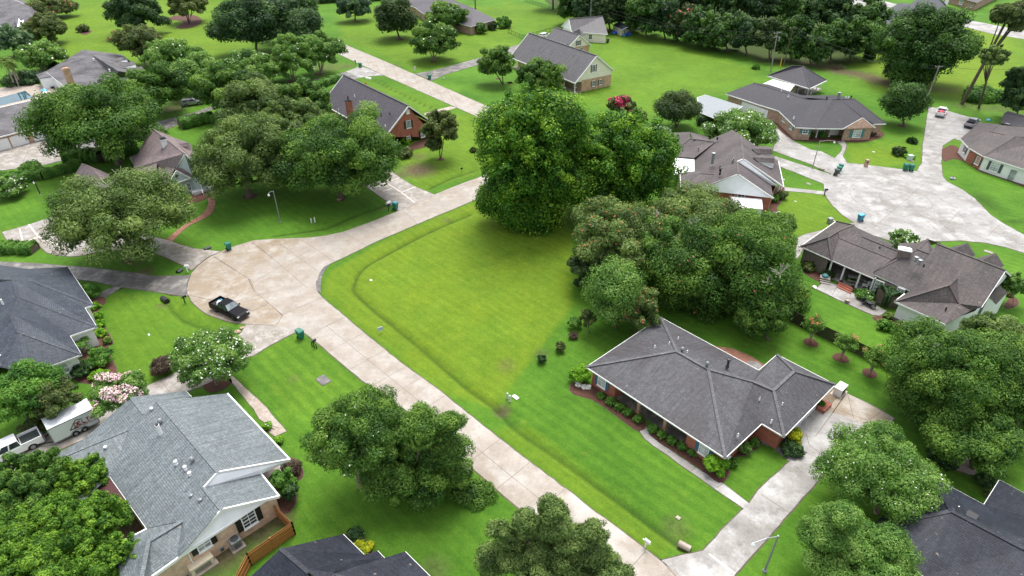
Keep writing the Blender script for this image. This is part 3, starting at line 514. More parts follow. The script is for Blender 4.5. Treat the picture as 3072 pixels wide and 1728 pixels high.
# right hand turning circle and drives
circ = px((24, 640, 395), (24, 662, 320), (24, 715, 298), (24, 760, 250), (24, 820, 200), (24, 860, 190), (24, 960, 198), (24, 1100, 215), (24, 1300, 240), (24, 1480, 262), (24, 1620, 285), (24, 1740, 330), (24, 1850, 380), (24, 1980, 450), (24, 2100, 535), (24, 2180, 620), (24, 2260, 700), (24, 2400, 790), (24, 2576, 885), (24, 2900, 1030), (24, 2900, 1250), (24, 2576, 1062), (24, 2400, 1005), (24, 2200, 962), (24, 1950, 940), (24, 1680, 948), (24, 1400, 980), (24, 1150, 900), (24, 950, 778), (24, 820, 692), (24, 730, 605), (24, 665, 520), (24, 645, 460))
hubR = K(24, 1430, 550)
def arc(c, r, a0, a1, n=26): return [c + V((math.cos(math.radians(a0 + (a1 - a0) * i / n)) * r, math.sin(math.radians(a0 + (a1 - a0) * i / n)) * r, 0)) for i in range(n + 1)]
slab('road', circ, 'pale', .05, [arc(hubR, 9.4, 30, 250), arc(hubR, 4.4, 0, 360), px((24, 1110, 825), (24, 1430, 550), (24, 1640, 370)), px((24, 1000, 360), (24, 1430, 550), (24, 1750, 860)), px((24, 2220, 900), (24, 2340, 790)), px((24, 1830, 790), (24, 1960, 650)), px((24, 1640, 370), (24, 1900, 420)), px((24, 1600, 700), (24, 1950, 930))], label='pale stained concrete turning circle on the right', jw=.03)
slab('driveway', px((13, 2340, 1040), (14, 0, 1105), (14, 110, 1165), (14, 230, 1265), (14, 360, 1370), (14, 520, 1449), (24, 620, 80), (24, 745, 145), (24, 810, 80), (24, 820, 30), (14, 790, 1390), (14, 735, 1335), (14, 800, 1335), (14, 850, 1380), (14, 868, 1449), (24, 862, 30), (24, 825, 120), (24, 865, 192), (24, 800, 230), (24, 718, 296), (24, 640, 265), (24, 520, 205), (24, 380, 155), (24, 150, 72), (24, 170, 0), (14, 190, 1380), (14, 150, 1250), (14, 0, 1180), (13, 2330, 1100)), 'pale', .056, label='curving driveway of the black roofed brick house', cat='driveway')
slab('driveway', px((24, 140, 115), (24, 520, 240), (24, 700, 300), (24, 640, 393), (24, 440, 312), (24, 225, 228), (24, 160, 190)), 'pale', .058, label='driveway beside the white gabled house', cat='driveway')
slab('path', px((24, 262, 425), (24, 642, 465), (24, 650, 498), (24, 262, 458)), 'pale', .05, edge=.06, label='straight walk from white gabled house to turning circle', cat='path')
slab('driveway', px((14, 1655, 1028), (14, 1850, 1075), (14, 2040, 1132), (14, 2200, 1200), (14, 2150, 1350), (14, 1960, 1360), (14, 1900, 1340), (14, 1800, 1400), (24, 1790, 20), (24, 1775, 200), (24, 1790, 320), (24, 1830, 372), (24, 1720, 330), (24, 1540, 262), (24, 1590, 190), (24, 1598, 0), (14, 1600, 1400)), 'pale', .056, [px((14, 1640, 1240), (14, 1960, 1290)), px((24, 1600, 0), (24, 1790, 20)), px((14, 1800, 1060), (14, 1640, 1330))], label='broad driveway where two pickups are parked', cat='driveway')
slab('driveway', px((24, 950, 765), (24, 800, 790), (24, 620, 843), (24, 480, 875), (24, 360, 925), (24, 380, 1130), (24, 440, 1020), (24, 700, 900), (24, 1000, 850), (24, 1150, 900)), 'pale', .054, label='driveway curving behind the shingled house with patio', cat='driveway')
slab('road', px((14, 1070, -30), (14, 1340, 40), (14, 1700, 110), (14, 1940, 175), (14, 2250, 235), (14, 2576, 300), (14, 3200, 420), (14, 3200, 500), (14, 2576, 380), (14, 2250, 325), (14, 1930, 240), (14, 1500, 170), (14, 1130, 130), (14, 900, 60), (14, 900, -60)), 'pale', .05, label='pale road behind the far dark roofed house')
slab('patio', px((6, 250, 845), (6, 330, 770), (6, 420, 780), (6, 480, 800), (6, 650, 880), (6, 760, 960), (6, 1040, 1090), (6, 960, 1145), (6, 880, 1135), (6, 600, 1010)), 'pale', .07, [px((6, 430, 920), (6, 480, 830)), px((6, 610, 1000), (6, 640, 900))], label='concrete patio behind the shingled house', cat='patio')
slab('patio', px((11, -300, 960), (11, 0, 850), (11, 120, 830), (11, 300, 810), (11, 560, 850), (11, 700, 890), (11, 500, 950), (11, 0, 1060), (11, -300, 1120)), 'walk', .06, label='beige paved pool terrace', cat='patio')
tag(MB().prism(px((11, -200, 1010), (11, 0, 945), (11, 245, 880), (11, 325, 945), (11, 100, 1000), (11, 0, 1025), (11, -200, 1060)), .0, .075).build('pool', 'watr'), 'dark rectangular swimming pool with rippled reflections', 'pool', kind='structure')
slab('patio', px((44, 1815, 350), (44, 1900, 290), (44, 2040, 310), (44, 2090, 370), (44, 2110, 430), (44, 2150, 480), (44, 2050, 470), (44, 1930, 430)), 'walk', .04, label='small stone pad below the right hand trees', cat='patio')
# planting beds
def bed(segs, label, mat='mulch', n=4, top=.06, edge=.1): slab('planting_bed', smooth(segs + [segs[0]], n)[:-1], mat, top, edge=edge, label=label, cat='planting bed')
bed(px((11, 1600, 190), (11, 1700, 150), (11, 1880, 150), (11, 1950, 200), (11, 1900, 250), (11, 1780, 278), (11, 1700, 265), (11, 1770, 225), (11, 1740, 200)), 'curved mulch bed with pale edging in the far lawn')
bed(px((11, 750, 300), (11, 800, 285), (11, 885, 300), (11, 830, 335), (11, 780, 325)), 'small oval mulch bed in the far lawn')
bed(px((33, 670, 990), (33, 720, 1040), (33, 860, 1080), (33, 960, 1130), (33, 1100, 1230), (33, 1340, 1395), (33, 1400, 1300), (33, 1150, 1090), (33, 900, 960), (33, 720, 930)), 'mulch bed with edging along the porch')
bed(px((43, 1440, 80), (43, 1560, 170), (43, 1900, 390), (43, 2110, 550), (43, 2200, 480), (43, 2180, 400), (43, 1900, 240), (43, 1600, 60), (43, 1480, 20)), 'mulch bed between the white walk and the house')
bed(px((43, 2200, 330), (43, 2300, 290), (43, 2400, 270), (43, 2520, 170), (43, 2440, 120), (43, 2300, 200)), 'mulch bed at the garage corner')
bed(px((34, 550, 1170), (34, 640, 1225), (34, 720, 1130), (34, 840, 1030), (34, 700, 990), (34, 620, 1080)), 'bare bed by the white cabinet', 'soil')
for k, x, y, r in ((34, 515, 540, .95), (34, 810, 690, .95), (34, 1085, 835, .9), (31, 2110, 930, 1.55), (21, 2420, 510, 1.3), (22, 845, 540, .9), (12, 1740, 595, 1.), (12, 370, 780, 1.3), (12, 640, 715, 1.4), (12, 1010, 213, .9), (12, 2145, 85, .9), (12, 1415, 380, 1.5), (13, 95, 800, .8), (22, 1815, 155, .7), (11, 530, 425, 1.4), (12, 2480, 800, .8), (12, 2370, 760, .8), (14, 1395, 1215, .9), (21, 1250, 1130, 1.)):
    c = K(k, x, y); bed([c + V((math.cos(t * .9) * r * random.uniform(.88, 1.12), math.sin(t * .9) * r * random.uniform(.88, 1.12), 0)) for t in range(7)], 'mulch ring round a tree trunk', n=3, top=.05, edge=.05)
bed(px((14, 370, 1330), (14, 560, 1320), (14, 760, 1330), (14, 830, 1365), (14, 700, 1365), (14, 400, 1360), (14, 260, 1300), (14, 130, 1170), (14, 110, 1130), (14, 240, 1240)), 'mulch bed along the black roofed house front')
bed(px((14, 840, 1370), (14, 850, 1340), (14, 1080, 1300), (14, 1180, 1270), (14, 1225, 1300), (14, 1150, 1345), (14, 980, 1375)), 'mulch bed below the teal shuttered window')
bed(px((6, 880, 1160), (6, 960, 1150), (6, 1100, 1180), (6, 1250, 1280), (6, 1250, 1325), (6, 1100, 1300), (6, 950, 1220)), 'dark bed at the patio end')
bed(px((6, 90, 600), (6, 370, 700), (6, 290, 760), (6, 120, 660)), 'dark bed by the grey brick wall')
bed(px((6, 2350, 1040), (6, 2400, 960), (6, 2470, 940), (6, 2510, 1000), (6, 2460, 1045), (6, 2380, 1060)), 'small kerbed bed at the right house corner')
bed(px((31, 880, 130), (31, 990, 100), (31, 1020, 150), (31, 950, 230), (31, 990, 350), (31, 1050, 450), (31, 1090, 540), (31, 1040, 590), (31, 1090, 720), (31, 1125, 800), (31, 1090, 870), (31, 900, 930), (31, 730, 900), (31, 700, 700), (31, 900, 500)), 'shrub bed along the white house with slate roof')
bed(px((42, 260, 320), (42, 400, 320), (42, 480, 440), (42, 460, 510), (42, 390, 560), (42, 415, 700), (42, 370, 800), (42, 300, 840), (42, 150, 700), (42, 100, 500)), 'dark bed wrapping the near grey house corner')
bed(px((42, 870, 1060), (42, 950, 1030), (42, 1040, 1050), (42, 1080, 1110), (42, 1150, 1230), (42, 1050, 1260), (42, 900, 1150)), 'planting bed behind the near dark roof')
bed(px((12, 1470, 1449), (12, 1560, 1380), (12, 1700, 1340), (12, 1740, 1400), (22, 1560, 60), (22, 1500, 110), (22, 1400, 100)), 'mulch bed at the foot of the brick gable')
bed(px((21, 1800, 600), (21, 1850, 500), (21, 1960, 460), (21, 2060, 460), (21, 2000, 530), (21, 1900, 570)), 'mulch bed under the cottage porch')
bed(px((24, 1780, 60), (24, 1900, 20), (24, 2040, 130), (24, 2250, 240), (24, 2450, 330), (24, 2600, 390), (24, 2600, 430), (24, 2400, 350), (24, 2150, 270), (24, 2060, 200), (24, 1900, 150), (24, 1800, 170)), 'shrub bed in front of the white house on the right')
bed(px((24, 130, 530), (24, 200, 420), (24, 260, 430), (24, 230, 560), (24, 190, 620), (24, 200, 700), (24, 130, 680)), 'shrub bed beside the white gabled house')
# ------------------------------------------------------------------ buildings
def pt(p): return p if isinstance(p, V) else K(*p)
class House:
    def __init__(s, name, org, label, cat='house', roof='r1', wall='mixbrick', group=None, trim='white'):
        o = pt(org); s.o = thing(name, V((o.x, o.y, 0)), label, cat, group); s.rb = MB(); s.wb = MB(); s.gl = []; s.fl = []; s.sb = MB(); s.roofm = roof; s.wallm = wall; s.trim = trim; s.gm = 'vinyl'
    def F(s, *ps, m=0): s.rb.face([pt(p) for p in ps], m); return s           # roof slope
    def E(s, *ps, w=.14, h=.22, dz=-.08):                                      # eave or rake board
        ps = [pt(p) + V((0, 0, dz)) for p in ps]
        fb = MB()
        for a, b in zip(ps[:-1], ps[1:]): fb.bar(a, b, w, h)
        s.fl.append(fb); return s
    def ridge(s, *ps, w=.26):                                                    # ridge cap
        ps = [pt(p) + V((0, 0, .03)) for p in ps]
        for a, b in zip(ps[:-1], ps[1:]): s.rb.bar(a, b, w, .05, 1)
        return s
    def W(s, ps, ins=.5, top=None, soff=True, z0=0.):                            # walls under an eave outline
        ps = [pt(p) for p in ps]; q = inset(ps, ins) if ins else ps; n = len(q)
        for i in range(n):
            a, b = q[i], q[(i + 1) % n]; za = a.z - .12 if top is None else top; zb = b.z - .12 if top is None else top
            s.wb.face([V((a.x, a.y, z0)), V((b.x, b.y, z0)), V((b.x, b.y, zb)), V((a.x, a.y, za))])
        if soff:
            tr = tessellate_polygon([[V((p.x, p.y, 0)) for p in ps]]); s.sb.add([p + V((0, 0, -.17)) for p in ps], tr)
        return s
    def G(s, *ps, th=.12, inw=None, wall=False):                                              # gable infill
        ps = [pt(p) for p in ps]; 
        if wall: s.wb.face(ps)
        else: s.gl.append(MB().face(ps))
        return s
    def fin(s):
        r = s.rb.build('roof', [s.roofm, 'rl' if s.roofm == 'r1' else s.roofm], s.o)
        sd = r.modifiers.new('thick', 'SOLIDIFY'); sd.thickness = .06; sd.offset = -1
        if s.wb.f: s.wall = s.wb.build('wall', s.wallm, s.o)
        for g in s.gl: g.build('gable', s.gm, s.o)
        for g in s.fl: g.build('fascia', s.trim, s.o)
        if s.sb.f: s.sb.build('soffit', s.trim, s.o)
        return s
def hit(H, k, x, y, A=None, B=None):     # nearest wall or gable face of this building on the sight line
    d = ray(k, x, y); c = V((0, 0, HC)); best = None
    for mb in [H.wb] + H.gl:
        for f in mb.f:
            ps = [mb.v[i] for i in f]; n = (ps[1] - ps[0]).cross(ps[2] - ps[0])
            if n.length < 1e-6: continue
            n.normalize()
            if abs(n.z) > .3 or abs(d.dot(n)) < 1e-6: continue
            t = (ps[0] - c).dot(n) / d.dot(n); q = c + d * t; u = V((-n.y, n.x, 0)).normalized(); P2 = [(p.dot(u), p.z) for p in ps]; qx, qz = q.dot(u), q.z; ins = False
            for i in range(len(P2)):
                (x1, z1), (x2, z2) = P2[i], P2[(i + 1) % len(P2)]
                if (z1 > qz) != (z2 > qz) and qx < (x2 - x1) * (qz - z1) / (z2 - z1) + x1: ins = not ins
            if ins and (best is None or t < best[0]): best = (t, q, u)
    return best
def win(H, A, B, pix, w, h, shut=None, sw=.38, glass='glass', frame='white', nx=2, ny=2, z=None, name='window'):
    A, B = pt(A), pt(B); c = onwall(*pix, A, B) if isinstance(pix, tuple) else pix; h_ = hit(H, *pix) if isinstance(pix, tuple) else None
    if h_: c = h_[1]; A = c; B = c + h_[2]
    if z is not None: c.z = z
    d = (B - A).to_2d().normalized(); d = V((d.x, d.y, 0)); nr = V((-d.y, d.x, 0))
    if nr.dot(V((0, 0, 0)) - c) < 0: nr = -nr
    up = V((0, 0, 1)); P = lambda x, y, o: c + d * x + up * y + nr * o
    f = MB(); t = .09
    for x in (-w / 2, w / 2): f.bar(P(x, -h / 2 - t / 2, .05), P(x, h / 2 + t / 2, .05), t, .1, u=d)
    for y in (-h / 2, h / 2): f.bar(P(-w / 2, y, .052), P(w / 2, y, .052), .11, t)
    f.bar(P(-w / 2, 0, .045), P(w / 2, 0, .045), .07, .06)
    for i in range(1, nx): x = -w / 2 + w * i / nx; f.bar(P(x, -h / 2, .035), P(x, h / 2, .035), .05, .05, u=d)
    if ny > 2:
        for y in (-h / 4, h / 4): f.bar(P(-w / 2, y, .035), P(w / 2, y, .035), .05, .05)
    f.bar(P(-w / 2 - .1, -h / 2 - .09, .08), P(w / 2 + .1, -h / 2 - .09, .08), .2, .08)
    fo = f.build(name, frame, H.o)
    g = MB().face([P(-w / 2, -h / 2, .015), P(w / 2, -h / 2, .015), P(w / 2, h / 2, .015), P(-w / 2, h / 2, .015)]).build('pane', glass, fo, org=BASE[H.o])
    if shut:
        for sgn in (-1, 1):
            x = sgn * (w / 2 + sw / 2 + .07); b = MB(); b.bar(P(x, -h / 2 - .05, .05), P(x, h / 2 + .05, .05), sw, .05, u=d)
            for k in range(5): y = -h / 2 + h * (k + .5) / 5; b.bar(P(x - sw * .36, y, .085), P(x + sw * .36, y, .085), .03, .1)
            b.build('shutter', shut, H.o)
def door(H, A, B, pix, w, h, mat='white', z=None):
    A, B = pt(A), pt(B); c = onwall(*pix, A, B); h_ = hit(H, *pix)
    if h_: c = h_[1]; A = c; B = c + h_[2]
    d = (B - A).to_2d().normalized(); d = V((d.x, d.y, 0)); nr = V((-d.y, d.x, 0)); c.z = h / 2 + .08 if z is None else z
    if nr.dot(-c) < 0: nr = -nr
    up = V((0, 0, 1)); P = lambda x, y, o: c + d * x + up * y + nr * o
    b = MB(); b.bar(P(0, -h / 2, .03), P(0, h / 2, .03), w, .06, u=d); o = b.build('door', mat, H.o)
    k = MB(); k.bar(P(-w / 2 - .06, -h / 2, .05), P(-w / 2 - .06, h / 2, .05), .1, .1, u=d); k.bar(P(w / 2 + .06, -h / 2, .05), P(w / 2 + .06, h / 2, .05), .1, .1, u=d); k.bar(P(-w / 2, h / 2 + .05, .05), P(w / 2, h / 2 + .05, .05), .1, .1)
    if w > 2:
        for i in range(1, 4): k.bar(P(-w / 2, -h / 2 + h * i / 4, .065), P(w / 2, -h / 2 + h * i / 4, .065), .02, .03)
    else: k.lathe(P(w * .35, 0, .1), [(.02, -.03), (.05, 0), (.02, .03)], 6)
    k.build('door_frame', 'white', o, org=BASE[H.o])
def turbine(H, p, r=.28, m='metal'):
    p = pt(p); r *= .8; b = MB(); b.lathe(p, [(r * .55, -.35), (r * .55, .1), (r * .75, .16), (r, .32), (r * .95, .45), (r * .55, .6), (.02, .64)], 14); b.build('roof_vent', m, H.o, smooth=True)
def stack(H, p, h=.5, r=.09, m='white', cap=False):
    p = pt(p); b = MB(); b.tube([p + V((0, 0, -.3)), p + V((0, 0, h))], r, 8)
    b.lathe(p + V((0, 0, -.02)), [(r * 1.7, -.12), (r * 1.5, .02), (r, .08)], 10)
    if cap: b.lathe(p + V((0, 0, h)), [(r, -.03), (r * 1.9, 0), (r * 1.9, .14), (.02, .22)], 10)
    b.build('vent_pipe', m, H.o)
def chimney(H, base, w, d, z0, z1, a, mat, cap='darkmetal'):
    B_ = pt(base); b = MB(); b.box((B_.x, B_.y, (z0 + z1) / 2), (w / 2, d / 2, (z1 - z0) / 2), a); b.box((B_.x, B_.y, z1 - .25), (w / 2 + .07, d / 2 + .07, .1), a); o = b.build('chimney', mat, H.o)
    c = MB(); c.box((B_.x, B_.y, z1 + .06), (w / 2 + .1, d / 2 + .1, .06), a); c.box((B_.x, B_.y, z1 + .2), (w / 2 - .12, d / 2 - .12, .1), a); c.build('chimney_cap', cap, o, org=BASE[H.o])
def column(H, p, h, w=.24, mat='white', name='column'):
    p = pt(p); b = MB(); b.box((p.x, p.y, h / 2), (w / 2, w / 2, h / 2), math.radians(43)); b.box((p.x, p.y, .12), (w / 2 + .06, w / 2 + .06, .12), math.radians(43)); b.box((p.x, p.y, h - .1), (w / 2 + .06, w / 2 + .06, .1), math.radians(43)); b.build(name, mat, H.o)
class Fr:      # house frame: local metres -> world
    def __init__(s, o, a): s.o = pt(o); s.c, s.s = math.cos(math.radians(a)), math.sin(math.radians(a))
    def __call__(s, x, y, z=0.): return V((s.o.x + x * s.c - y * s.s, s.o.y + x * s.s + y * s.c, z))

# H1 hip roofed brick house, lower right
L = Fr((33, 835, 775, 2.8), -47.6)
H = House('brick_house', L(9, 8), 'low red brick house with charcoal hip roof and blue shutters, right foreground', roof='r1', wall='redbrick')
A, B, C = L(0, 0, 2.8), L(18.45, 0, 2.8), L(0, 14.35, 2.8); p1, p2 = L(7.1, 7.15, 5.5), L(11.3, 7.15, 5.5); P1 = L(18.5, 6.95, 2.8); Vv = L(15.3, 10.0, 4.62)
F_, E_, D_, Gv = L(21, 6.95, 2.8), L(21, 18.55, 2.8), L(13.95, 18.55, 2.8), L(13.95, 14.35, 2.8); k3, k3b = L(17.5, 10.4, 4.6), L(17.5, 15.0, 4.6)
H.F(A, B, p2, p1).F(C, A, p1).F(B, P1, Vv, p2).F(C, p1, p2, Gv).F(p2, Vv, Gv).F(P1, F_, k3, Vv).F(F_, E_, k3b, k3).F(E_, D_, k3b).F(D_, Gv, Vv, k3).F(D_, k3, k3b)
H.E(C, A, B, P1, F_, E_, D_, Gv, C, w=.12, h=.16)
H.ridge(A, p1, p2, B).ridge(C, p1).ridge(p2, Vv, k3, F_).ridge(k3, k3b, E_).ridge(k3b, D_)
H.W([C, A, L(4.6, 0, 2.8), L(4.6, 2.6, 2.8), L(13.2, 2.6, 2.8), L(13.2, 0, 2.8), B, P1, F_, E_, D_, Gv], .55, soff=False)
H.sb.add([p + V((0, 0, -.17)) for p in (A, B, P1, F_, E_, D_, Gv, C)], tessellate_polygon([[V((p.x, p.y, 0)) for p in (A, B, P1, F_, E_, D_, Gv, C)]]))
H.fin()
MB().prism([L(4, .9), L(14, .9), L(14, 3), L(4, 3)], 0, .12).build('porch_floor', 'mossy', H.o)
column(H, L(7.2, 1.0), 2.65, .34, 'tanbrick'); column(H, L(10.8, 1.0), 2.65, .34, 'tanbrick')
fa, fb = L(0, .55), L(18, .55)
win(H, fa, fb, (33, 982, 955), 1.1, 1.5, 'blueshut', .42, 'shade', ny=4, z=1.55); win(H, fa, fb, (43, 1968, 248), 1.1, 1.5, 'blueshut', .42, 'shade', ny=4, z=1.55)
pa, pb = L(4, 3.15), L(14, 3.15); win(H, pa, pb, L(6, 3.12, 1.5), .9, 1.6); win(H, pa, pb, L(12, 3.12, 1.5), .9, 1.6)
ga, gb = L(17.9, 0), L(17.9, 7); win(H, ga, gb, L(17.92, 2.0, 1.5), .7, 1.3)
door(H, L(20.45, 6), L(20.45, 19), (34, 420, 1370), 4.6, 2.1)
for q in ((33, 1758, 625, 5.3), (33, 1998, 765, 5.6)): turbine(H, q)
stack(H, (33, 2198, 765, 4.9), .9, .14, 'darkmetal', True)
for q in ((33, 1720, 505, 4.2), (33, 1495, 585, 4.6), (33, 1635, 552, 4.9), (33, 1808, 635, 5.1), (33, 2510, 1080, 4.2), (34, 25, 1080, 4.2), (34, 240, 1140, 3.9), (34, 135, 1305, 3.3), (43, 2298, 92, 3.6)): stack(H, q, .3, .06)

# H2 grey roofed house, lower left (zoom 5 pixels)
zl = 3.0
R1, R2, L1, L2 = (5, 808, 135, 5.5), (5, 1262, 668, 5.5), (5, 1155, 785, 4.95), (5, 1290, 950, 4.95)
LP = ((5, 808, 135, 5.5), (5, 1262, 668, 5.5), (5, 730, 1092, zl)); O2 = lambda x, y: on(*LP, 5, x, y)
L1, L2 = O2(1155, 785), O2(1290, 950); EP, EQ, VA, W1_, WM, WR, RK = O2(452, 700), O2(730, 1092), O2(1000, 1035), O2(590, 350), O2(520, 560), O2(250, 430), O2(1030, 1245)
H = House('grey_roof_house', (5, 900, 600), 'tan brick house with large grey green roof and white gables, left foreground', roof='r2', wall='peach')
H.F(R1, R2, (5, 1805, 572, zl), (5, 1335, 75, zl))
H.F(L1, L2, (5, 1725, 848, zl), (5, 1585, 675, zl)).F(L1, (5, 1585, 675, zl), (5, 1450, 610, 4.0))
T1, T2 = O2(612, 106), O2(705, 232)
H.F(T1, (5, 1018, 60, zl), (5, 1062, 102, zl), (5, 960, 130, 3.6), T2)
H.F(T1, T2, R1, R2, L1, VA, EQ, EP, WM, W1_, WR)
H.F(L1, L2, RK, (5, 955, 1320, zl), VA)
# left wing
W1, W2 = W1_, (5, -60, 620, 4.4)
H.F(WR, W1, W2, (5, -100, 610, zl)).F(W1, WM, EP, (5, 150, 980, zl), W2)
# front left wing: ridge from the big slope towards the lower left
G1 = (5, 745, 1190, 4.3); G2 = (5, 690, 1480, 4.2)
H.F(VA, EQ, (5, 560, 1180, zl), G1).F(VA, G1, G2, (5, 765, 1455, zl), (5, 955, 1320, zl)).F((5, 560, 1180, zl), G1, G2, (5, 560, 1560, zl), (5, 480, 1240, zl))
H.ridge(R1, R2).ridge(L1, L2).ridge(T1, T2).ridge(W1, W2).ridge(VA, G1, G2)
H.E((5, 1335, 75, zl), (5, 1805, 572, zl)).E((5, 1805, 572, zl), (5, 1262, 668, 5.5), L1, h=.3).E((5, 1725, 848, zl), L2, (5, 955, 1320, zl), (5, 765, 1455, zl), h=.3).E((5, 1585, 675, zl), (5, 1725, 848, zl)).E((5, 1018, 60, zl), (5, 1062, 102, zl)).E(EP, EQ, (5, 560, 1180, zl)).E(T1, WR, w=.1, h=.12)
def dn(p, z, sx=.0): p = pt(p); return V((p.x, p.y, z))
fr = Fr((42, 350, 320, 3), 43.)
# gable panels set back from the rake boards
H.G((5, 1795, 585, 2.95), (5, 1262, 685, 5.35), (5, 1165, 785, 4.8), (5, 1575, 690, 2.95))
q1, q2, q3 = pt((5, 1712, 858, zl)), L2 - V((0, 0, .08)), pt((5, 945, 1335, zl))
wd = (q3 - q1).to_2d().normalized(); off = V((-wd.y, wd.x, 0)); off = off if off.dot(q2) > 0 else -off
off = off * .35
H.G(q1 + off, q2 + off, q3 + off)
H.G(q1 + off + V((0, 0, 0)), q3 + off, pt((5, 765, 1455, zl)) + off, pt((5, 765, 1455, zl)) + off + V((0, 0, -.5)))
wall_a = q1 + off * 1.6; wall_b = pt((5, 765, 1455, zl)) + off * 1.6
H.wb.face([dn(wall_a, 0), dn(wall_b, 0), dn(wall_b, 3.0), dn(wall_a, 3.0)])
inn = off.normalized()
e1 = wall_a + inn * 3.5 + V((wd.x, wd.y, 0)) * .2
H.wb.face([dn(wall_a, 0), dn(e1, 0), dn(e1, 3.), dn(wall_a, 3.)])
e2 = pt((5, 1740, 590, zl)); e3 = pt((5, 1310, 120, zl)); wdv = V((wd.x, wd.y, 0))
e2 = e2 + wdv * 2.4 + inn * 1.2; e3 = e3 + wdv * 2.0 + inn * .4
H.wb.face([dn(e2, 0), dn(e3, 0), dn(e3, 3), dn(e2, 3)]).face([dn(e1, 0), dn(e2, 0), dn(e2, 3.0), dn(e1, 3.)])
H.wb.face([dn((5, 1040, 120, zl), 0), dn((5, 300, 480, zl), 0), dn((5, 300, 480, zl), 2.9), dn((5, 1040, 120, zl), 2.9)])
H.wb.face([dn(EP, 0), dn(EQ, 0), dn(EQ, 2.9), dn(EP, 2.9)]).face([dn(EQ, 0), dn((5, 560, 1180, zl), 0), dn((5, 560, 1180, zl), 2.9), dn(EQ, 2.9)]).face([dn((5, 260, 460, zl), 0), dn((5, -80, 620, zl), 0), dn((5, -80, 620, zl), 2.9), dn((5, 260, 460, zl), 2.9)])
H.fin()
column(H, (5, 1762, 680), 2.9, .22)
MB().prism([dn(e2, 0), dn(e3, 0), dn((5, 1335, 75, zl), 0) + inn * .5, dn((5, 1805, 572, zl), 0)], 0, .14).build('porch_floor', 'walk', H.o)
win(H, wall_a, wall_b, (5, 1496, 1020), 1.25, 1.75, 'black', .5, 'glass', nx=2, ny=4); win(H, wall_a, wall_b, (5, 1157, 1212), 1.1, 1.1, 'black', .48, 'shade', nx=2, ny=2)
MB().face([(pt((5, 450, 698, 2.98))), pt((5, 608, 908, 2.98)), pt((5, 490, 975, 2.5)), pt((5, 330, 765, 2.5))]).build('patio_roof', 'redmetal', H.o)
b = MB(); b.bar(pt((5, 608, 908, 2.9)), pt((5, 490, 975, 2.45)), .12, .18); b.bar(pt((5, 608, 908, 2.9)), pt((5, 725, 1090, 2.9)), .12, .16); b.build('patio_beam', 'white', H.o)
MB().prism([dn(EP, 0), dn(EQ, 0), dn((5, 560, 1180, zl), 0), dn((5, 330, 900, zl), 0)], 0, .1).build('patio_floor', 'soil', H.o)
for q in ((5, 510, 1090), (5, 628, 1010)): column(H, q, 2.5, .16)
b = MB(); pc = pt((5, 840, 395, 4.7)); b.tube([pc, pc + V((0, 0, .35)), pc + V((0, 0, 1.5))], [.26, .2, .2], 12); b.lathe(pc, [(.42, -.15), (.4, 0), (.22, .2)], 12); b.build('flue_pipe', 'white', H.o)
b = MB(); b.tube([pc + V((0, 0, 1.46)), pc + V((0, 0, 1.62))], .15, 10); b.build('flue_opening', 'black', H.o)
turbine(H, (5, 834, 300, 5.2), .3); turbine(H, (5, 1074, 590, 5.2), .3)
for q in ((5, 950, 605, 4.9), (5, 1020, 645, 5.0), (5, 1055, 690, 4.9), (5, 1067, 860, 4.3), (5, 1135, 892, 4.5), (5, 425, 495, 3.9), (5, 770, 205, 5.1)): stack(H, q, .25, .09, 'metal' if q[1] > 1060 else 'white', True)
b = MB(); pp = onwall(5, 1030, 1260, wall_a, wall_b); nn = -inn * .08; b.tube([pp + nn, dn(pp, .35) + nn, onwall(5, 1075, 1350, wall_a, wall_b) + nn, onwall(5, 1185, 1300, wall_a, wall_b) + nn], .05, 6); b.build('gas_pipe', 'white', H.o)

# H3 white house, slate blue hips (zoom 8 pixels)
H = House('slate_roof_house', (8, 400, 800), 'white house with three slate blue hipped wings at the left edge', roof='r3', wall='white')
z = 3.
E0, E1, N1, E2, N2, E3, E4 = (8, 735, 78, z), (8, 1012, 490, z), (8, 918, 520, z), (8, 1050, 728, z), (8, 758, 825, z), (8, 882, 1028, z), (8, 300, 1240, z)
a1, a2, a3, a4, a5 = (8, 262, 197, 5.2), (8, 150, 222, 5.7), (8, 190, 395, 5.3), (8, 112, 575, 5.8), (8, 195, 782, 5.3)
H.F(E0, E1, a1).F(a1, E1, N1, a2).F(a2, N1, E2, a3).F(a3, E2, N2, a4).F(a4, N2, E3, a5).F(a5, E3, E4, (8, 30, 1170, 3.6))
H.F(E0, a1, a2, (8, -300, 200, 5.4), (8, 0, 60, 3.6), (8, 300, 100, 3.4)).F(a2, a3, a4, a5, (8, 30, 1170, 3.6), (8, -600, 1150, 3.0), (8, -600, 250, 3.6))
H.ridge(a1, E1).ridge(a3, E2).ridge(a5, E3).ridge(a2, a3).ridge(a4, a5)
H.E(E0, E1, N1, E2, N2, E3, E4)
H.W([E0, E1, N1, E2, N2, E3, E4, (8, -500, 1400, 3), (8, -700, 300, 3), (8, 0, 160, 3)], .45, soff=False)
H.fin()
wa, wb = inset([pt(E2), pt(N2), pt(E3), pt(E4)], .0)[2:4]; q = inset([pt(p) for p in (E0, E1, N1, E2, N2, E3, E4, (8, -500, 1400, 3), (8, -700, 300, 3), (8, 0, 160, 3))], .45)
win(H, q[5], q[6], (8, 655, 1190), 1.7, 1.3, None, glass='shade', nx=3); stack(H, (8, 40, 490, 4.9), .9, .12, 'white'); stack(H, (8, 0, 655, 4.5), .5, .1); stack(H, (8, 42, 757, 4.3), .3, .08); stack(H, (8, 14, 1053, 3.9), .3, .08)
stack(H, (8, 366, 1150, 3.5), .3, .06)

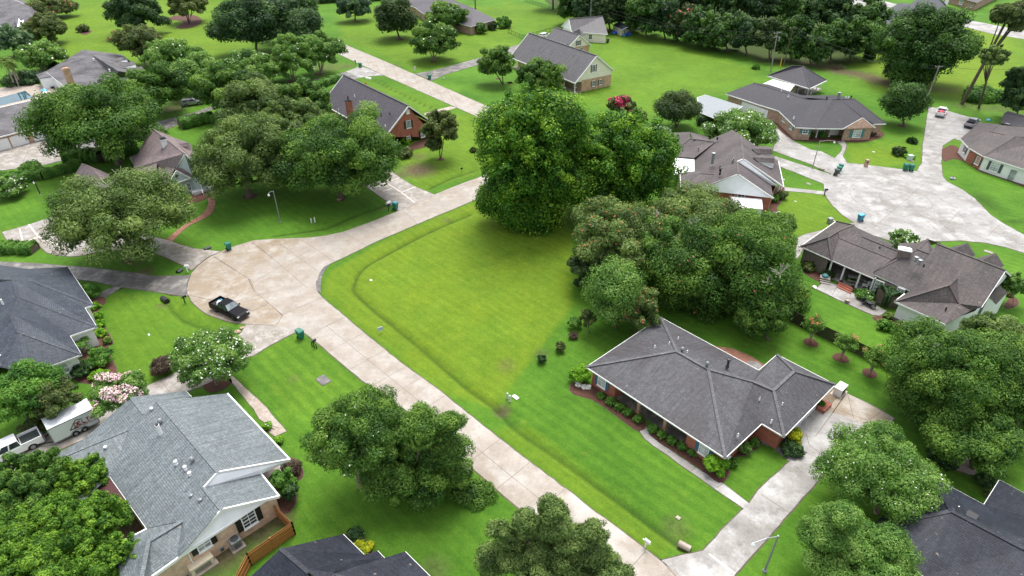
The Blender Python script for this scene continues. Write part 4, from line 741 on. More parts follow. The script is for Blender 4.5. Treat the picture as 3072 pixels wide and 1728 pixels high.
# H4 dark roof at the bottom edge
H = House('dark_roof_house', (42, 900, 1449), 'house with dark navy shingle roof and white gutters cut by the bottom edge', roof='r4', wall='tanbrick')
z = 3.2
H.F((42, 265, 1190, 5.6), (42, 865, 1050, z), (42, 1065, 1245, z), (42, 1030, 1300, 3.7), (42, 535, 1400, 5.6)).F((42, 265, 1190, 5.6), (42, 535, 1440, 5.6), (42, 700, 1750, 5.6), (42, -60, 1700, z), (42, -180, 1600, z))
H.F((42, 540, 1398, 5.6), (42, 850, 1318, 4.7), (42, 1198, 1210, z + .1), (42, 1265, 1280, z + .1), (42, 1200, 1320, 3.8), (42, 780, 1420, 5.6), (42, 700, 1520, 5.8))
H.F((42, 785, 1425, 5.8), (42, 1465, 1218, z + .2), (42, 1700, 1452, z + .2), (42, 2000, 1760, z + .2), (42, 1150, 1900, 5.8), (42, 700, 1520, 5.8))
H.F((42, 540, 1398, 5.6), (42, 785, 1425, 5.8), (42, 1150, 1900, 5.8), (42, 700, 1750, 5.6))
H.E((42, 865, 1050, z), (42, 1065, 1245, z)).E((42, 1198, 1210, z + .1), (42, 1265, 1280, z + .1)).E((42, 1465, 1218, z + .2), (42, 1700, 1452, z + .2), (42, 2000, 1760, z + .2)).E((42, 265, 1190, 5.6), (42, 865, 1050, z), w=.08, h=.1)
H.ridge((42, 265, 1190, 5.6), (42, 535, 1420, 5.6)).ridge((42, 545, 1398, 5.6), (42, 700, 1515, 5.8))
H.W([(42, 280, 1200, 3.2), (42, 820, 1080, 3.2), (42, 1030, 1275, 3.2), (42, 1250, 1300, 3.2), (42, 1420, 1250, 3.2), (42, 2000, 1800, 3.2), (42, 900, 2100, 3.2), (42, -100, 1650, 3.2)], .7, soff=False).fin()
# H5 dark roof at the lower right corner
H = House('navy_roof_house', (44, 2100, 1300), 'house with steep dark navy roof and white gutter in the bottom right corner', roof='r4', wall='tanbrick')
za = 3.; A, B, C = (44, 1640, 470, za), (44, 2190, 765, za), (44, 2340, 525, za); pk = (44, 1870, 825, 5.6); VV = (44, 2520, 1090, 5.2); R = (44, 2576, 1195, 5.6)
H.F(A, B, VV, R, pk).F(A, pk, (44, 1090, 990, za)).F(pk, R, (44, 3100, 1520, 5.6), (44, 3000, 1950, za), (44, 2100, 1800, za), (44, 1600, 1449, za), (44, 1090, 990, za))
H.F(B, C, (44, 2900, 960, 5.4), VV).F(C, (44, 2700, 720, za), (44, 3200, 1000, za), (44, 2900, 960, 5.4)).F(R, VV, (44, 2900, 960, 5.4), (44, 3100, 1520, 5.6))
H.E(A, B, C, (44, 2700, 720, za)).E((44, 1090, 990, za), (44, 1600, 1449, za)).ridge(pk, R, (44, 3100, 1520, 5.6)).ridge(A, pk, (44, 1090, 990, za))
H.W([A, B, C, (44, 2900, 830, za), (44, 3000, 1950, za), (44, 2100, 1800, za), (44, 1600, 1449, za), (44, 1090, 990, za)], .6, soff=False).fin()
for q in ((44, 2060, 885, 5.0), (44, 2540, 1160, 5.0)): 
    p = pt(q); b = MB(); b.box(p, (.32, .32, .25), .7); b.box(p + V((0, 0, .3)), (.4, .4, .06), .7); b.build('box_vent', 'black', H.o)
stack(H, (44, 1940, 790, 4.6), .2, .06)

# H6 shingled house with patio (zoom 6 pixels)
H = House('shingled_house', (6, 1000, 600), 'grey brick house with brown shingles, back patio and wide brick chimney', roof='r6', wall='greybrick')
z = 3.; P1, P2, VF, EA, EB, EC = (6, 80, 368, z), (6, 480, 88, z), (6, 430, 522, z), (6, 905, 727, z), (6, 868, 665, 3.15), (6, 1310, 862, z)
a, b_, c, d = (6, 390, 268, 5.), (6, 495, 200, 5.3), (6, 670, 132, 6.2), (6, 510, 280, 4.7)
H.F(P1, a, b_, c, P2).F(P1, VF, a).F(a, VF, d, b_).F(d, VF, EA, (6, 890, 655, 3.4), (6, 1100, 520, 4.7)).F(b_, c, (6, 740, 178, 6.0), (6, 772, 262, 5.5), (6, 1225, 445, 5.5), (6, 1100, 520, 4.7), d)
H.F((6, 740, 172, 6.0), (6, 772, 262, 5.5), (6, 1090, 372, 5.4), (6, 1115, 348, 3.4))
MR1 = pt((6, 1600, 340, 7.2)); O6 = lambda x, y: on(EB, EC, MR1, 6, x, y); MR2, BRr, BB, BC, BD, WC, WD, WV = O6(2365, 637), O6(2097, 1045), O6(1385, 402), O6(1512, 452), O6(1558, 400), O6(1822, 714), O6(1310, 862), O6(1845, 1010); BA = pt((6, 1500, 288, BB.z + .4))
H.F(EB, (6, 1150, 410, 4.2), BA, BB).F(BA, BB, BC, BD).F((6, 1150, 410, 4.2), BA, (6, 1650, 330, 3.2), (6, 1180, 330, 3.0))
vw = (6, 1240, 880, z)
H.F(EB, BB, BC, BD, MR1, MR2, BRr, WV, WC, EC)
WA = pt((6, 1130, 982, z)); WB = pt((6, 1735, 800, WC.z)); WF = pt((6, 1980, 1085, z))
H.F(WV, WF, BRr).F(WA, WD, WC, WB).F(WA, WB, WV, WF, (6, 1700, 1240, z)).F(WB, WC, WV)
rb = mirror(BRr, MR1, MR2); ra = V((pt(MR1).x + (rb.x - pt(MR2).x), pt(MR1).y + (rb.y - pt(MR2).y), 3.))
H.F(MR1, MR2, rb, ra)
H.ridge(MR1, MR2).ridge(P1, a, VF).ridge(a, b_, c, P2).ridge((6, 772, 262, 5.5), (6, 1225, 445, 5.5)).ridge(WC, WB, WV).ridge(WA, WB).ridge(EB, BB, BC).ridge(BA, BB)
H.E(P1, VF, EA, w=.1, h=.14).E((6, 868, 665, 3.15), (6, 930, 612, 3.2)).E(EB, EC, w=.1, h=.14).E(WA, (6, 1700, 1240, z)).E(WA, (6, 1240, 895, 3)).E(BRr, MR2, rb).E(P1, P2).E((6, 740, 172, 6.0), (6, 1115, 348, 3.4), w=.1, h=.1)
iA = [pt(p) for p in (P1, VF, EA)]; 
H.W([P1, VF, (6, 470, 400, 3), (6, 930, 590, 3), EA, (6, 1300, 880, 3), (6, 1250, 700, 3), (6, 1150, 340, 3), (6, 660, 150, 3), P2], .45, soff=False)
sd = (pt(WA) - pt((6, 1700, 1240, z))).to_2d().normalized()
wq = inset([pt(WA), pt((6, 1700, 1240, z)), BRr, rb, ra, pt((6, 1500, 400, z)), pt((6, 1310, 862, z))], .45)
vb = MB(); n = len(wq)
for i in range(n):
    p, q = wq[i], wq[(i + 1) % n]; zt = 2.88; vb.face([dn(p, .5), dn(q, .5), dn(q, zt), dn(p, zt)])
vb.face([wq[2] + V((0, 0, -.1)), wq[3] + V((0, 0, -.1)), pt(MR2) + (wq[2] + wq[3]) / 2 * 0 - V((0, 0, .35))]); vb.build('siding_wall', 'vinyl', H.o)
for i in range(n): p, q = wq[i], wq[(i + 1) % n]; H.wb.face([dn(p, 0), dn(q, 0), dn(q, .5), dn(p, .5)])
H.fin()
b = MB(); b.face([pt((6, 2180, 935, 4.2)), pt((6, 2300, 800, 4.6)), pt((6, 2388, 882, 3.4)), pt((6, 2262, 1012, 3.0))]); lb = pt((6, 2262, 1012, 3.0)); lc = pt((6, 2388, 882, 3.4)); b.build('lean_to_roof', 'r6', H.o)
MB().face([dn(lb, 0), dn(lc, 0), lc - V((0, 0, .1)), lb - V((0, 0, .1))]).face([dn(lb, 0), lb - V((0, 0, .1)), pt((6, 2180, 935, 4.1)), dn((6, 2180, 935, 4.1), 0)]).build('lean_to_wall', 'white', H.o)
for u, v_ in (((6, 1800, 402), (6, 1945, 330)), ((6, 2108, 525), (6, 2262, 445))):
    x0 = pt((*u, 5.6)); x1 = pt((*v_, 6.2)); nx_ = (pt(MR2) - pt(MR1)).normalized(); dd = V((x1.x - x0.x, x1.y - x0.y, 0)).normalized()
    tb = MB(); top0, top1 = pt((*u, 6.6)), pt((*v_, 6.6)); off2 = nx_ * 1.5; sv = V((0, 0, -1.3))
    tb.face([top0, top1, top1 + off2 + sv, top0 + off2 + sv]).face([top0, top1, top1 - off2 + sv, top0 - off2 + sv]); o_ = tb.build('dormer', 'r6', H.o)
    MB().face([top1, top1 + off2 + sv, top1 - off2 + sv]).face([top1 + off2 * .8 + sv, top0 + off2 * .8 + sv, top0 + off2 * .8 + sv * 2.2, top1 + off2 * .8 + sv * 2.2]).face([top1 + off2 * .8 + sv, top1 - off2 * .8 + sv, top1 - off2 * .8 + sv * 2.4, top1 + off2 * .8 + sv * 2.4]).build('dormer_front', 'white', o_, org=BASE[H.o])
cb = pt((6, 1075, 830)); chimney(H, cb + V((0.2, .3, 0)), 1.5, .9, 0, 6.3, math.radians(-26), 'greybrick', 'white')
for q in ((6, 380, 700), (6, 520, 760), (6, 692, 832), (6, 838, 900)): column(H, q, 2.85, .22)
MB().prism([dn(K(6, 360, 710), 0), dn(K(6, 850, 910), 0), dn(K(6, 900, 740), 0), dn(K(6, 440, 600), 0)], 0, .16).build('porch_floor', 'drive', H.o)
wA_, wB_ = K(6, 845, 905), K(6, 1260, 1080); win(H, wA_, wB_, (6, 942, 830), 1.1, 2.3, glass='shade', ny=4); win(H, wA_, wB_, (6, 1185, 890), .9, 1.6, glass='shade')
for q in ((6, 1365, 515, 6.2), (6, 1408, 548, 6.1)): stack(H, q, .3, .16, 'metal', True)
for q in ((6, 965, 380, 5.3), (6, 1455, 580, 5.7), (6, 1950, 828, 4.6), (6, 1705, 1060, 3.6)): stack(H, q, .2, .08, 'darkmetal')

# H7 white gabled house (zoom 7 pixels)
H = House('white_gabled_house', (7, 1000, 600), 'brown roofed house with two white front gables and a flat white patio cover', roof='r7', wall='redbrick')
z = 3.; R1, R2, g0, g1, gl, gr = (7, 1180, 205, 7.), (7, 1225, 527, 7.), (7, 1140, 563, 6.6), (7, 1152, 735, 6.6), (7, 597, 945, z), (7, 1632, 1062, z)
O7 = lambda x, y: on(R1, R2, gl, 7, x, y); g0, g1, t7 = O7(1140, 563), O7(1152, 735), O7(1075, 135)
H.F(R1, R2, g0, g1, O7(850, 855), gl, O7(560, 715), O7(556, 515), O7(745, 280), t7)
H.F(g0, g1, gr, (7, 1598, 880, z)).F(R1, R2, (7, 1772, 908, z), (7, 1700, 560, z), (7, 1440, 388, 4.2)).F(t7, R1, (7, 1440, 388, 3.6), (7, 1160, 195, 5.6))
H.F((7, 365, 715, 3.), (7, 640, 725, 4.5), (7, 380, 940, 3.)).F((7, 640, 725, 4.5), (7, 832, 742, 4.5), (7, 850, 855, 4.4), gl, (7, 380, 940, 3.)).F((7, 365, 715, 3.), (7, 640, 725, 4.5), (7, 832, 742, 4.5), (7, 600, 690, 3.2))
H.F((7, 190, 180, z), (7, 500, 165, 4.6), (7, 502, 252, 4.9), (7, 275, 418, z), (7, 220, 300, z)).F((7, 502, 252, 4.9), (7, 840, 300, 4.9), (7, 556, 518, 3.2), (7, 275, 498, z), (7, 275, 418, z)).F((7, 500, 165, 4.6), (7, 545, 270, 4.9), (7, 745, 282, 4.7), (7, 755, 230, 3))
H.ridge(R1, R2).ridge(g0, g1).ridge((7, 502, 252, 4.9), (7, 840, 300, 4.9)).ridge((7, 640, 725, 4.5), (7, 832, 742, 4.5)).ridge((7, 275, 418, z), (7, 502, 252, 4.9))
H.G((7, 612, 948, 2.95), g1 - V((0, 0, .15)), (7, 1618, 1062, 2.95)).G((7, 1150, 568, 6.5), (7, 1228, 545, 6.85), (7, 1700, 900, 3.1), (7, 1602, 885, 3.0))
H.E(gl, g1, gr, h=.26).E((7, 1140, 563, 6.6), R2, (7, 1772, 908, z), h=.26).E((7, 1772, 908, z), (7, 1700, 560, z)).E((7, 365, 715, 3.), (7, 370, 942, 3.), gl)
H.W([gl, gr, (7, 1700, 900, z), (7, 1640, 500, z), (7, 1200, 190, z), (7, 750, 280, z), (7, 200, 190, z), (7, 275, 495, z), (7, 556, 520, z), (7, 600, 715, z), (7, 380, 720, z), (7, 380, 940, z)], .5, soff=False)
for dy, u in ((0, 0), (118, 30)):
    H.F((7, 1335 + u * .5, 388 + dy, 6.2), (7, 1610 + u, 402 + dy, 5.9), (7, 1612 + u, 468 + dy, 5.2), (7, 1385 + u, 446 + dy, 5.6)); H.G((7, 1385 + u, 448 + dy, 5.5), (7, 1610 + u, 470 + dy, 5.1), (7, 1595 + u, 525 + dy * 1.08, 4.0), (7, 1455 + u, 510 + dy * 1.04, 4.6))
    H.F((7, 1335 + u * .5, 388 + dy, 6.2), (7, 1610 + u, 402 + dy, 5.9), (7, 1625 + u, 370 + dy, 5.0), (7, 1450 + u, 350 + dy, 5.3))
H.fin()
MB().face([pt((7, 270, 505, 2.8)), pt((7, 556, 516, 2.95)), pt((7, 560, 716, 2.95)), pt((7, 250, 742, 2.7))]).build('patio_cover', 'white', H.o)
b = MB(); b.bar(pt((7, 250, 742, 2.65)), pt((7, 560, 716, 2.85)), .1, .2); b.bar(dn((7, 355, 730, 2.8), 0), pt((7, 355, 730, 2.7)), .12, .12); b.build('patio_beam', 'white', H.o)
q = pt((7, 795, 590, 5.0)); b = MB(); b.tube([q, q + V((0, 0, 2.0))], .3, 12); b.lathe(q + V((0, 0, 1.9)), [(.3, 0), (.38, .05), (.38, .2), (.1, .3)], 12); b.build('flue_pipe', 'metal', H.o)
stack(H, (7, 905, 725, 5.6), .9, .14, 'black', True); turbine(H, (7, 903, 668, 5.9), .22, 'darkmetal'); turbine(H, (7, 1085, 555, 6.4), .22); turbine(H, (7, 1068, 580, 6.2), .18); turbine(H, (7, 612, 405, 4.1), .15); stack(H, (7, 870, 250, 5.6), .3, .15, 'black')
fa, fb = pt((7, 640, 955, 0)), pt((7, 1600, 1062, 0)); q_ = inset([pt(gl), pt(gr), pt((7, 1700, 900, z)), pt((7, 750, 280, z))], .5)
win(H, q_[0], q_[1], (7, 1190, 1035, 0), 1., 1.2) if False else win(H, q_[0], q_[1], (7, 1192, 1038), 1.2, 1.0)
column(H, (7, 1680, 1020), 2.8, .25); column(H, (7, 1720, 990), 2.8, .2)

# H8 black roofed brick house, back right
H = House('brick_ranch_house', (14, 600, 1100), 'long tan brick house with black hip roof and teal shutters behind the right lawn', roof='r8', wall='mixbrick')
z = 3.; a, b_, c, d, e = (14, 370, 1230, z), (14, 560, 1240, z), (14, 828, 1243, z), (14, 1140, 1233, z), (14, 1243, 1195, z); g = (14, 1017, 1135, 4.9)
r0, r1, r2, r3, r4 = (13, 2452, 802, 4.9), (14, 0, 812, 4.9), (14, 492, 967, 4.9), (14, 720, 962, 5.4), (14, 935, 955, 5.4)
H.F((13, 2178, 906, z), r0, r1, r2, (14, 205, 1070, z)).F((14, 205, 1070, z), r2, (14, 522, 967, 5.1), a).F(a, (14, 522, 967, 5.1), r3, b_).F(b_, r3, (14, 795, 956, 5.4), c).F(c, (14, 795, 956, 5.4), g).F(g, (14, 800, 956, 5.4), r4, e, (14, 1120, 1200, 3.))
bk = [mirror((13, 2178, 906, z), r0, r2), mirror((14, 205, 1070, z), r0, r2), mirror(b_, r3, r4), mirror(e, r3, r4)]
H.F(r0, r2, bk[1], bk[0]).F((13, 2178, 906, z), r0, bk[0]).F(r3, r4, bk[3], bk[2]).F(r4, e, bk[3]).F((14, 522, 967, 5.1), r3, bk[2], bk[1])
H.ridge(r0, r1, r2).ridge((14, 522, 967, 5.1), a).ridge(r3, b_).ridge((14, 800, 956, 5.4), g).ridge(r4, e).ridge(r3, r4)
H.E((13, 2178, 906, z), (14, 0, 1008, z), (14, 205, 1070, z), a, b_, c).E(c, g, d).E((14, 1120, 1200, z), e).G((14, 832, 1245, 2.95), (14, 1017, 1142, 4.8), (14, 1136, 1235, 2.95), wall=True)
H.W([(13, 2185, 906, z), (14, 0, 1010, z), (14, 205, 1072, z), a, (14, 545, 1238, z), (14, 565, 1190, z), (14, 820, 1190, z), c, d, (14, 1130, 1198, z), e, bk[3], bk[2], bk[1], bk[0]], .45, soff=False)
H.fin()
o = inset([pt(c), pt(d), pt(e), pt(a)], .45); win(H, pt((14, 840, 1325)), pt((14, 1085, 1305)), (14, 965, 1278), 1.8, 1.6, 'tealshut', .65, 'shade', nx=3, ny=4, z=1.6)
wl0, wl1 = pt((14, 370, 1322)), pt((14, 550, 1328)); win(H, wl0, wl1, (14, 470, 1250), 1.1, .9, 'tealshut', .5, z=2.0)
pw0, pw1 = pt((14, 560, 1300)), pt((14, 815, 1290)); win(H, pw0, pw1, (14, 625, 1270), 1.1, 1.5, 'tealshut', .4, 'shade', z=1.6); door(H, pw0, pw1, (14, 745, 1270), 1.5, 2.1)
for q in ((14, 565, 1330), (14, 690, 1325), (14, 820, 1330)): column(H, q, 2.85, .2)
gw0, gw1 = pt((13, 2340, 1090)), pt((14, 30, 1110)); door(H, pt((13, 2350, 1060)), pt((13, 2545, 1120)), (13, 2445, 1035), 6.8, 2.2); door(H, pt((14, 60, 1130)), pt((14, 110, 1140)), (14, 80, 1085), 1., 2.1)
sw0, sw1 = pt((14, 220, 1215)), pt((14, 360, 1318)); win(H, sw0, sw1, (14, 262, 1150), 1.4, 1.0, z=2.1); win(H, sw0, sw1, (14, 335, 1215), 1.1, 1.0, 'tealshut', .4, z=2.)
for q in ((14, 670, 955, 5.5), (14, 905, 945, 5.5)): turbine(H, q, .25, 'darkmetal')
q = pt((14, 780, 950, 5.3)); MB().tube([q, q + V((0, 0, 1.3))], .3, 12).lathe(q + V((0, 0, 1.2)), [(.3, 0), (.4, .05), (.4, .2), (.1, .25)], 12).build('flue_pipe', 'metal', H.o)
for q in ((14, 300, 930, 5.0), (14, 232, 880, 5.), (14, 855, 945, 5.4), (14, 880, 945, 5.4), (14, 352, 1140, 3.8)): stack(H, q, .35, .1)
# pavilion with canopy
H = House('garden_pavilion', (14, 400, 800), 'open sided pavilion with black hip roof and white posts behind the brick house', 'pavilion', roof='r8', wall='tanwall')
z = 3.; a, b_, c = (14, 97, 733, z), (14, 505, 858, z), (14, 672, 778, z); t = pt((14, 340, 635, 5.5)); t2 = pt((14, 440, 640, 5.5)); bk_ = V((pt(a).x + pt(c).x - pt(b_).x, pt(a).y + pt(c).y - pt(b_).y, z))
H.F(a, b_, t2, t).F(b_, c, t2).F(c, bk_, t, t2).F(bk_, a, t).E(a, b_, c, bk_, a, w=.16, h=.22).ridge(a, t, t2, b_).ridge(t2, c)
aa, ab = pt((14, 130, 760, z)), pt((14, 330, 820, z)); H.wb.face([dn(aa, 0), dn(ab, 0), dn(ab, 2.9), dn(aa, 2.9)]); dd_ = (pt(c) - pt(b_)).normalized() * 4; H.wb.face([dn(ab, 0), dn(ab + dd_, 0), dn(ab + dd_, 2.9), dn(ab, 2.9)]); H.fin()
for q in ((14, 478, 930), (14, 515, 912), (14, 565, 885), (14, 605, 862), (14, 385, 905)): column(H, q, 2.9, .18)
MB().prism(px((14, 320, 890), (14, 470, 935), (14, 620, 865), (14, 480, 800)), 0, .12).build('pavilion_floor', 'drive', H.o)
b = MB(); b.face([pt((14, 35, 818, 2.9)), pt((14, 150, 765, 3.)), pt((14, 362, 822, 3.)), pt((14, 300, 900, 2.7))]); b.face([pt((14, 110, 830, 2.75)), pt((14, 35, 818, 2.9)), pt((14, 300, 900, 2.7)), pt((14, 298, 902, 2.5))]); b.build('canopy', 'white', H.o)
q = pt((14, 460, 895)); MB().lathe(q, [(.25, .12), (.08, .2), (.08, .75), (.55, .8), (.55, .85)], 10).build('round_table', 'white', H.o)
# carport
c_ = [(13, 1905, 945, 2.6), (13, 1985, 918, 2.7), (13, 2340, 1030, 2.7), (13, 2200, 1130, 2.6), (13, 2120, 1165, 2.6), (13, 1930, 1090, 2.6)]
cp = thing('metal_carport', K(13, 2100, 1040), 'flat ribbed grey metal carport beside the brick house garage', 'carport'); b = MB(); b.face([pt(x) for x in c_])
o = b.build('carport_roof', siding('ribbed_metal', (.22, .245, .26), .7, True), cp); b = MB()
for p, q in zip(c_, c_[1:] + c_[:1]): b.bar(pt(p), pt(q), .1, .16)
b.build('carport_edge', 'white', cp)
for q in (c_[2], c_[3], c_[4], c_[5], c_[0]): p = pt(q); MB().bar(dn(p, 0), dn(p, 2.6), .1, .1).build('post', 'white', cp)

# H9 brown roofed white house, right edge
H = House('white_porch_house', (14, 2400, 1350), 'white house with brown hip roof and grey shutters at the right edge', roof='r6', wall='white')
z = 3.; a = (14, 1963, 1342, z); b_ = (14, 2150, 1185, z); r = (14, 2320, 1203, 5.2); s_ = (14, 2250, 1273, 5.0); v = (14, 2400, 1305, 5.0); n_ = (24, 2042, 42, z); m_ = (24, 2180, 122, z); u = (14, 2490, 1318, 5.3)
H.F(a, b_, r, s_).F(a, s_, v, (14, 2360, 1306, 4.6), n_).F(n_, v, u, m_).F(m_, u, (14, 2900, 1330, 5.3), (24, 2950, 370, z)).F(r, s_, v, u, (14, 2620, 1330, 5.3), (14, 2576, 1300, 5.)).F(b_, r, (14, 2576, 1300, 5.), (14, 2650, 1240, 3))
H.ridge(s_, r).ridge(s_, v).ridge(n_, v).ridge(m_, u).E(a, n_, m_, (24, 2950, 370, z)).E(a, b_, w=.1, h=.12)
H.W([a, n_, m_, (24, 2300, 165, z), (24, 2950, 365, z), (14, 2950, 1250, z), b_], .45, soff=False).fin()
w0, w1 = inset([pt(n_), pt(m_), pt((24, 2950, 365, z)), pt(b_)], .45)[1:3]
win(H, w0, w1, (24, 2305, 205), 1.5, 1.7, 'greyshut', .5, 'shade', nx=3, ny=4, z=1.6); door(H, w0, w1, (24, 2480, 270), 1.1, 2.1, 'shade'); win(H, w0, w1, (24, 2690, 345), 1.5, 1.7, 'greyshut', .5, 'shade', nx=3, z=1.6)
w0, w1 = inset([pt(a), pt(n_), pt(m_), pt(b_)], .45)[0:2]; win(H, w0, w1, (14, 2030, 1400), 1., 1.3, 'black', .35, z=1.8)
bq = inset([pt(a), pt(n_), pt(m_), pt((24, 2300, 165, z)), pt((24, 2950, 365, z)), pt((14, 2950, 1250, z)), pt(b_)], .4)
MB().face([dn(bq[1], 0), dn(bq[2], 0), dn(bq[2], 2.8), dn(bq[1], 2.8)]).build('brick_panel', 'redbrick', H.o)
win(H, pt((24, 2035, 75)), pt((24, 2200, 195)), (24, 2148, 130), 1.1, 1.5, 'greyshut', .4, 'shade', ny=4, nx=3, z=1.5)
# small dark outbuilding right
H = House('dark_shed', (14, 2450, 1200), 'dark brown shed with a small white window at the right edge', 'shed', roof='r8', wall='darkwood')
H.F((14, 2350, 1190, 2.6), (14, 2380, 1100, 3.), (14, 2420, 1075, 3.6), (14, 2900, 1200, 3.6), (14, 2900, 1330, 2.6)).E((14, 2350, 1190, 2.6), (14, 2900, 1330, 2.6), w=.06, h=.08).W([(14, 2350, 1190, 2.6), (14, 2900, 1330, 2.6), (14, 2900, 1200, 2.6), (14, 2400, 1080, 2.6)], .25, soff=False); H.trim = 'darkmetal'; H.fin()
w_ = inset([pt((14, 2350, 1190, 2.6)), pt((14, 2900, 1330, 2.6)), pt((14, 2900, 1200, 2.6)), pt((14, 2400, 1080, 2.6))], .25); win(H, w_[0], w_[1], (14, 2412, 1208), .7, .7)

# H10, H11 far right
H = House('far_navy_roof_house', (14, 1500, 100), 'far white house with dark blue roof beside the back road', roof='r4', wall='white')
H.F((14, 1160, 150, 3), (14, 1375, 28, 5.6), (14, 1475, 42, 5.6), (14, 1560, 0, 6.5), (14, 1500, 120, 4.5), (14, 1350, 130, 4.6), (14, 1318, 92, 4.9)).F((14, 1160, 150, 3), (14, 1318, 92, 4.9), (14, 1240, 140, 4.2), (14, 1308, 262, 3.2), (14, 1185, 240, 3.))
H.F((14, 1240, 130, 4.2), (14, 1318, 92, 4.9), (14, 1362, 180, 4.0), (14, 1308, 262, 3.2)).F((14, 1475, 42, 5.6), (14, 1580, -30, 6.6), (14, 1720, -40, 6.8), (14, 1735, 115, 4.), (14, 1600, 260, 3.), (14, 1362, 180, 4.0), (14, 1345, 130, 4.6)).F((14, 1720, -40, 6.8), (14, 1800, 20, 6), (14, 1945, 188, 3), (14, 1735, 115, 4.0))
H.W([(14, 1185, 240, 3), (14, 1300, 262, 3), (14, 1600, 260, 3), (14, 1900, 180, 3), (14, 1700, 0, 3), (14, 1300, 100, 3)], .3, soff=False).E((14, 1160, 150, 3), (14, 1185, 240, 3), (14, 1305, 262, 3.1)).fin(); chimney(H, (14, 1795, 110), 1.4, .7, 0, 7.6, .4, 'white', 'white')
H = House('far_brick_house', (14, 2000, 20), 'far grey brick house with a white window at the top right edge', roof='r7', wall='mixbrick')
H.W([K(14, 1800, 20, 0), K(14, 2090, 102, 0), K(14, 2290, 0, 0), K(14, 2350, -60, 0), K(14, 2000, -120, 0)], 0, top=3.2, soff=False).F(*[V((p.x, p.y, 3.2)) for p in (K(14, 1780, 18), K(14, 2090, 110), K(14, 2310, 0), K(14, 2100, -100))]).fin()
win(H, K(14, 1800, 20), K(14, 2090, 102), (14, 1968, 25), 2.2, 1.6, z=1.7, nx=3, glass='shade'); win(H, K(14, 1800, 20), K(14, 2090, 102), (14, 2078, 30), 1.0, 1.6, z=1.7)

# H12 cream house group
H = House('cream_gabled_house', (13, 500, 600), 'long steep roofed house with cream gable over tan brick beyond the big trees', roof='r12', wall='tanbrick'); H.gm = 'cream'
L = Fr((13, 725, 805, 2.8), -57.); R = lambda x, y, z_: L(x, y, z_)
e0, e1, r0, r1, b0, b1 = R(-32, 0, 2.8), R(0, 0, 2.8), R(-32, 6.9, 9.), R(0, 6.9, 9.), R(-32, 13.4, 4.2), R(0, 13.4, 4.2)
H.F(e0, e1, r1, r0).F(b1, b0, r0, r1).ridge(r0, r1).E(e0, e1, r1, b1, b0, r0, e0, h=.28)
H.G(R(-.35, .6, 3.1), R(-.35, 6.9, 8.8), R(-.35, 13., 4.4), R(-.35, 12.9, 3.1)).G(R(-31.6, .6, 3.1), R(-31.6, 6.9, 8.8), R(-31.6, 13., 4.4), R(-31.6, 12.9, 3.1))
H.wb.face([R(-.4, 2.6, 0), R(-.4, 12.9, 0), R(-.4, 12.9, 3.12), R(-.4, 2.6, 3.12)]).face([R(-.4, 2.6, 0), R(-31.6, 2.6, 0), R(-31.6, 2.6, 3.5), R(-.4, 2.6, 3.5)]).face([R(-.4, 12.9, 0), R(-31.6, 12.9, 0), R(-31.6, 12.9, 4.2), R(-.4, 12.9, 4.2)]).face([R(-31.6, 2.6, 0), R(-31.6, 12.9, 0), R(-31.6, 12.9, 3.2), R(-31.6, 2.6, 3.2)])
H.G(R(-.4, .5, 3.05), R(-.4, .5, 2.8), R(-.4, 2.7, 2.8), R(-.4, 2.7, 3.12))
w1, wr0, wr1, w2, w3, w4 = R(-30, 20, 3.0), R(-43, 24.8, 6.6), R(-30, 24.8, 6.6), R(-30, 29.7, 2.9), R(-43, 29.7, 2.9), R(-43, 20, 3.)
H.F(w4, w1, wr1, wr0).F(w2, w3, wr0, wr1).E(w1, wr1, w2, h=.26).E(w4, w1).E(w2, w3).G(R(-30.3, 20.4, 3.), R(-30.3, 24.8, 6.4), R(-30.3, 29.3, 3.)).ridge(wr0, wr1)
H.wb.face([R(-30.4, 20.4, 0), R(-30.4, 29.3, 0), R(-30.4, 29.3, 3.05), R(-30.4, 20.4, 3.05)]).face([R(-30.4, 29.3, 0), R(-42.6, 29.3, 0), R(-42.6, 29.3, 3), R(-30.4, 29.3, 3)]).face([R(-30.4, 20.4, 0), R(-42.6, 20.4, 0), R(-42.6, 20.4, 3), R(-30.4, 20.4, 3)])
H.F(R(-38, 20.4, 3.0), R(-32, 20.4, 3.0), R(-26, 12, 4.2), R(-30, 12, 4.4)); H.fin()
for y in (.25,): 
    for x in (-.3, -5, -10, -15, -20): column(H, R(x, y, 0), 2.7, .18)
MB().prism([R(-.2, .2, 0), R(-31, .2, 0), R(-31, 2.6, 0), R(-.2, 2.6, 0)], 0, .15).build('porch_floor', 'walk', H.o)
g0_, g1_ = R(-.33, 0, 0), R(-.33, 13, 0); win(H, g0_, g1_, (13, 905, 660), 1.1, 1.8, 'taupe', .4, ny=4); win(H, g0_, g1_, (13, 907, 757), .9, 1.4, 'taupe', .35, z=1.6); win(H, g0_, g1_, (13, 976, 733), .9, 1.4, 'taupe', .35, z=1.6)
win(H, R(-30.25, 20, 0), R(-30.25, 29, 0), (13, 757, 415), 1.1, 1.5, 'taupe', .4); win(H, R(-30.3, 20, 0), R(-30.3, 29, 0), (13, 780, 482), 1.6, 1.1); win(H, R(-.4, 2.6, 0), R(-31.6, 2.6, 0), R(-3, 2.55, 1.5), 1.3, 1.6)
stack(H, (13, 655, 440, 6.0), .4, .12, 'darkmetal', True)
q = K(13, 958, 815); a_ = MB().lathe(q, [(.45, .1), (.45, 1.0), (.38, 1.06), (.1, 1.08)], 14).build('air_conditioner', 'metal'); tag(a_, 'round grey air conditioner beside the cream gabled house', 'air conditioner')
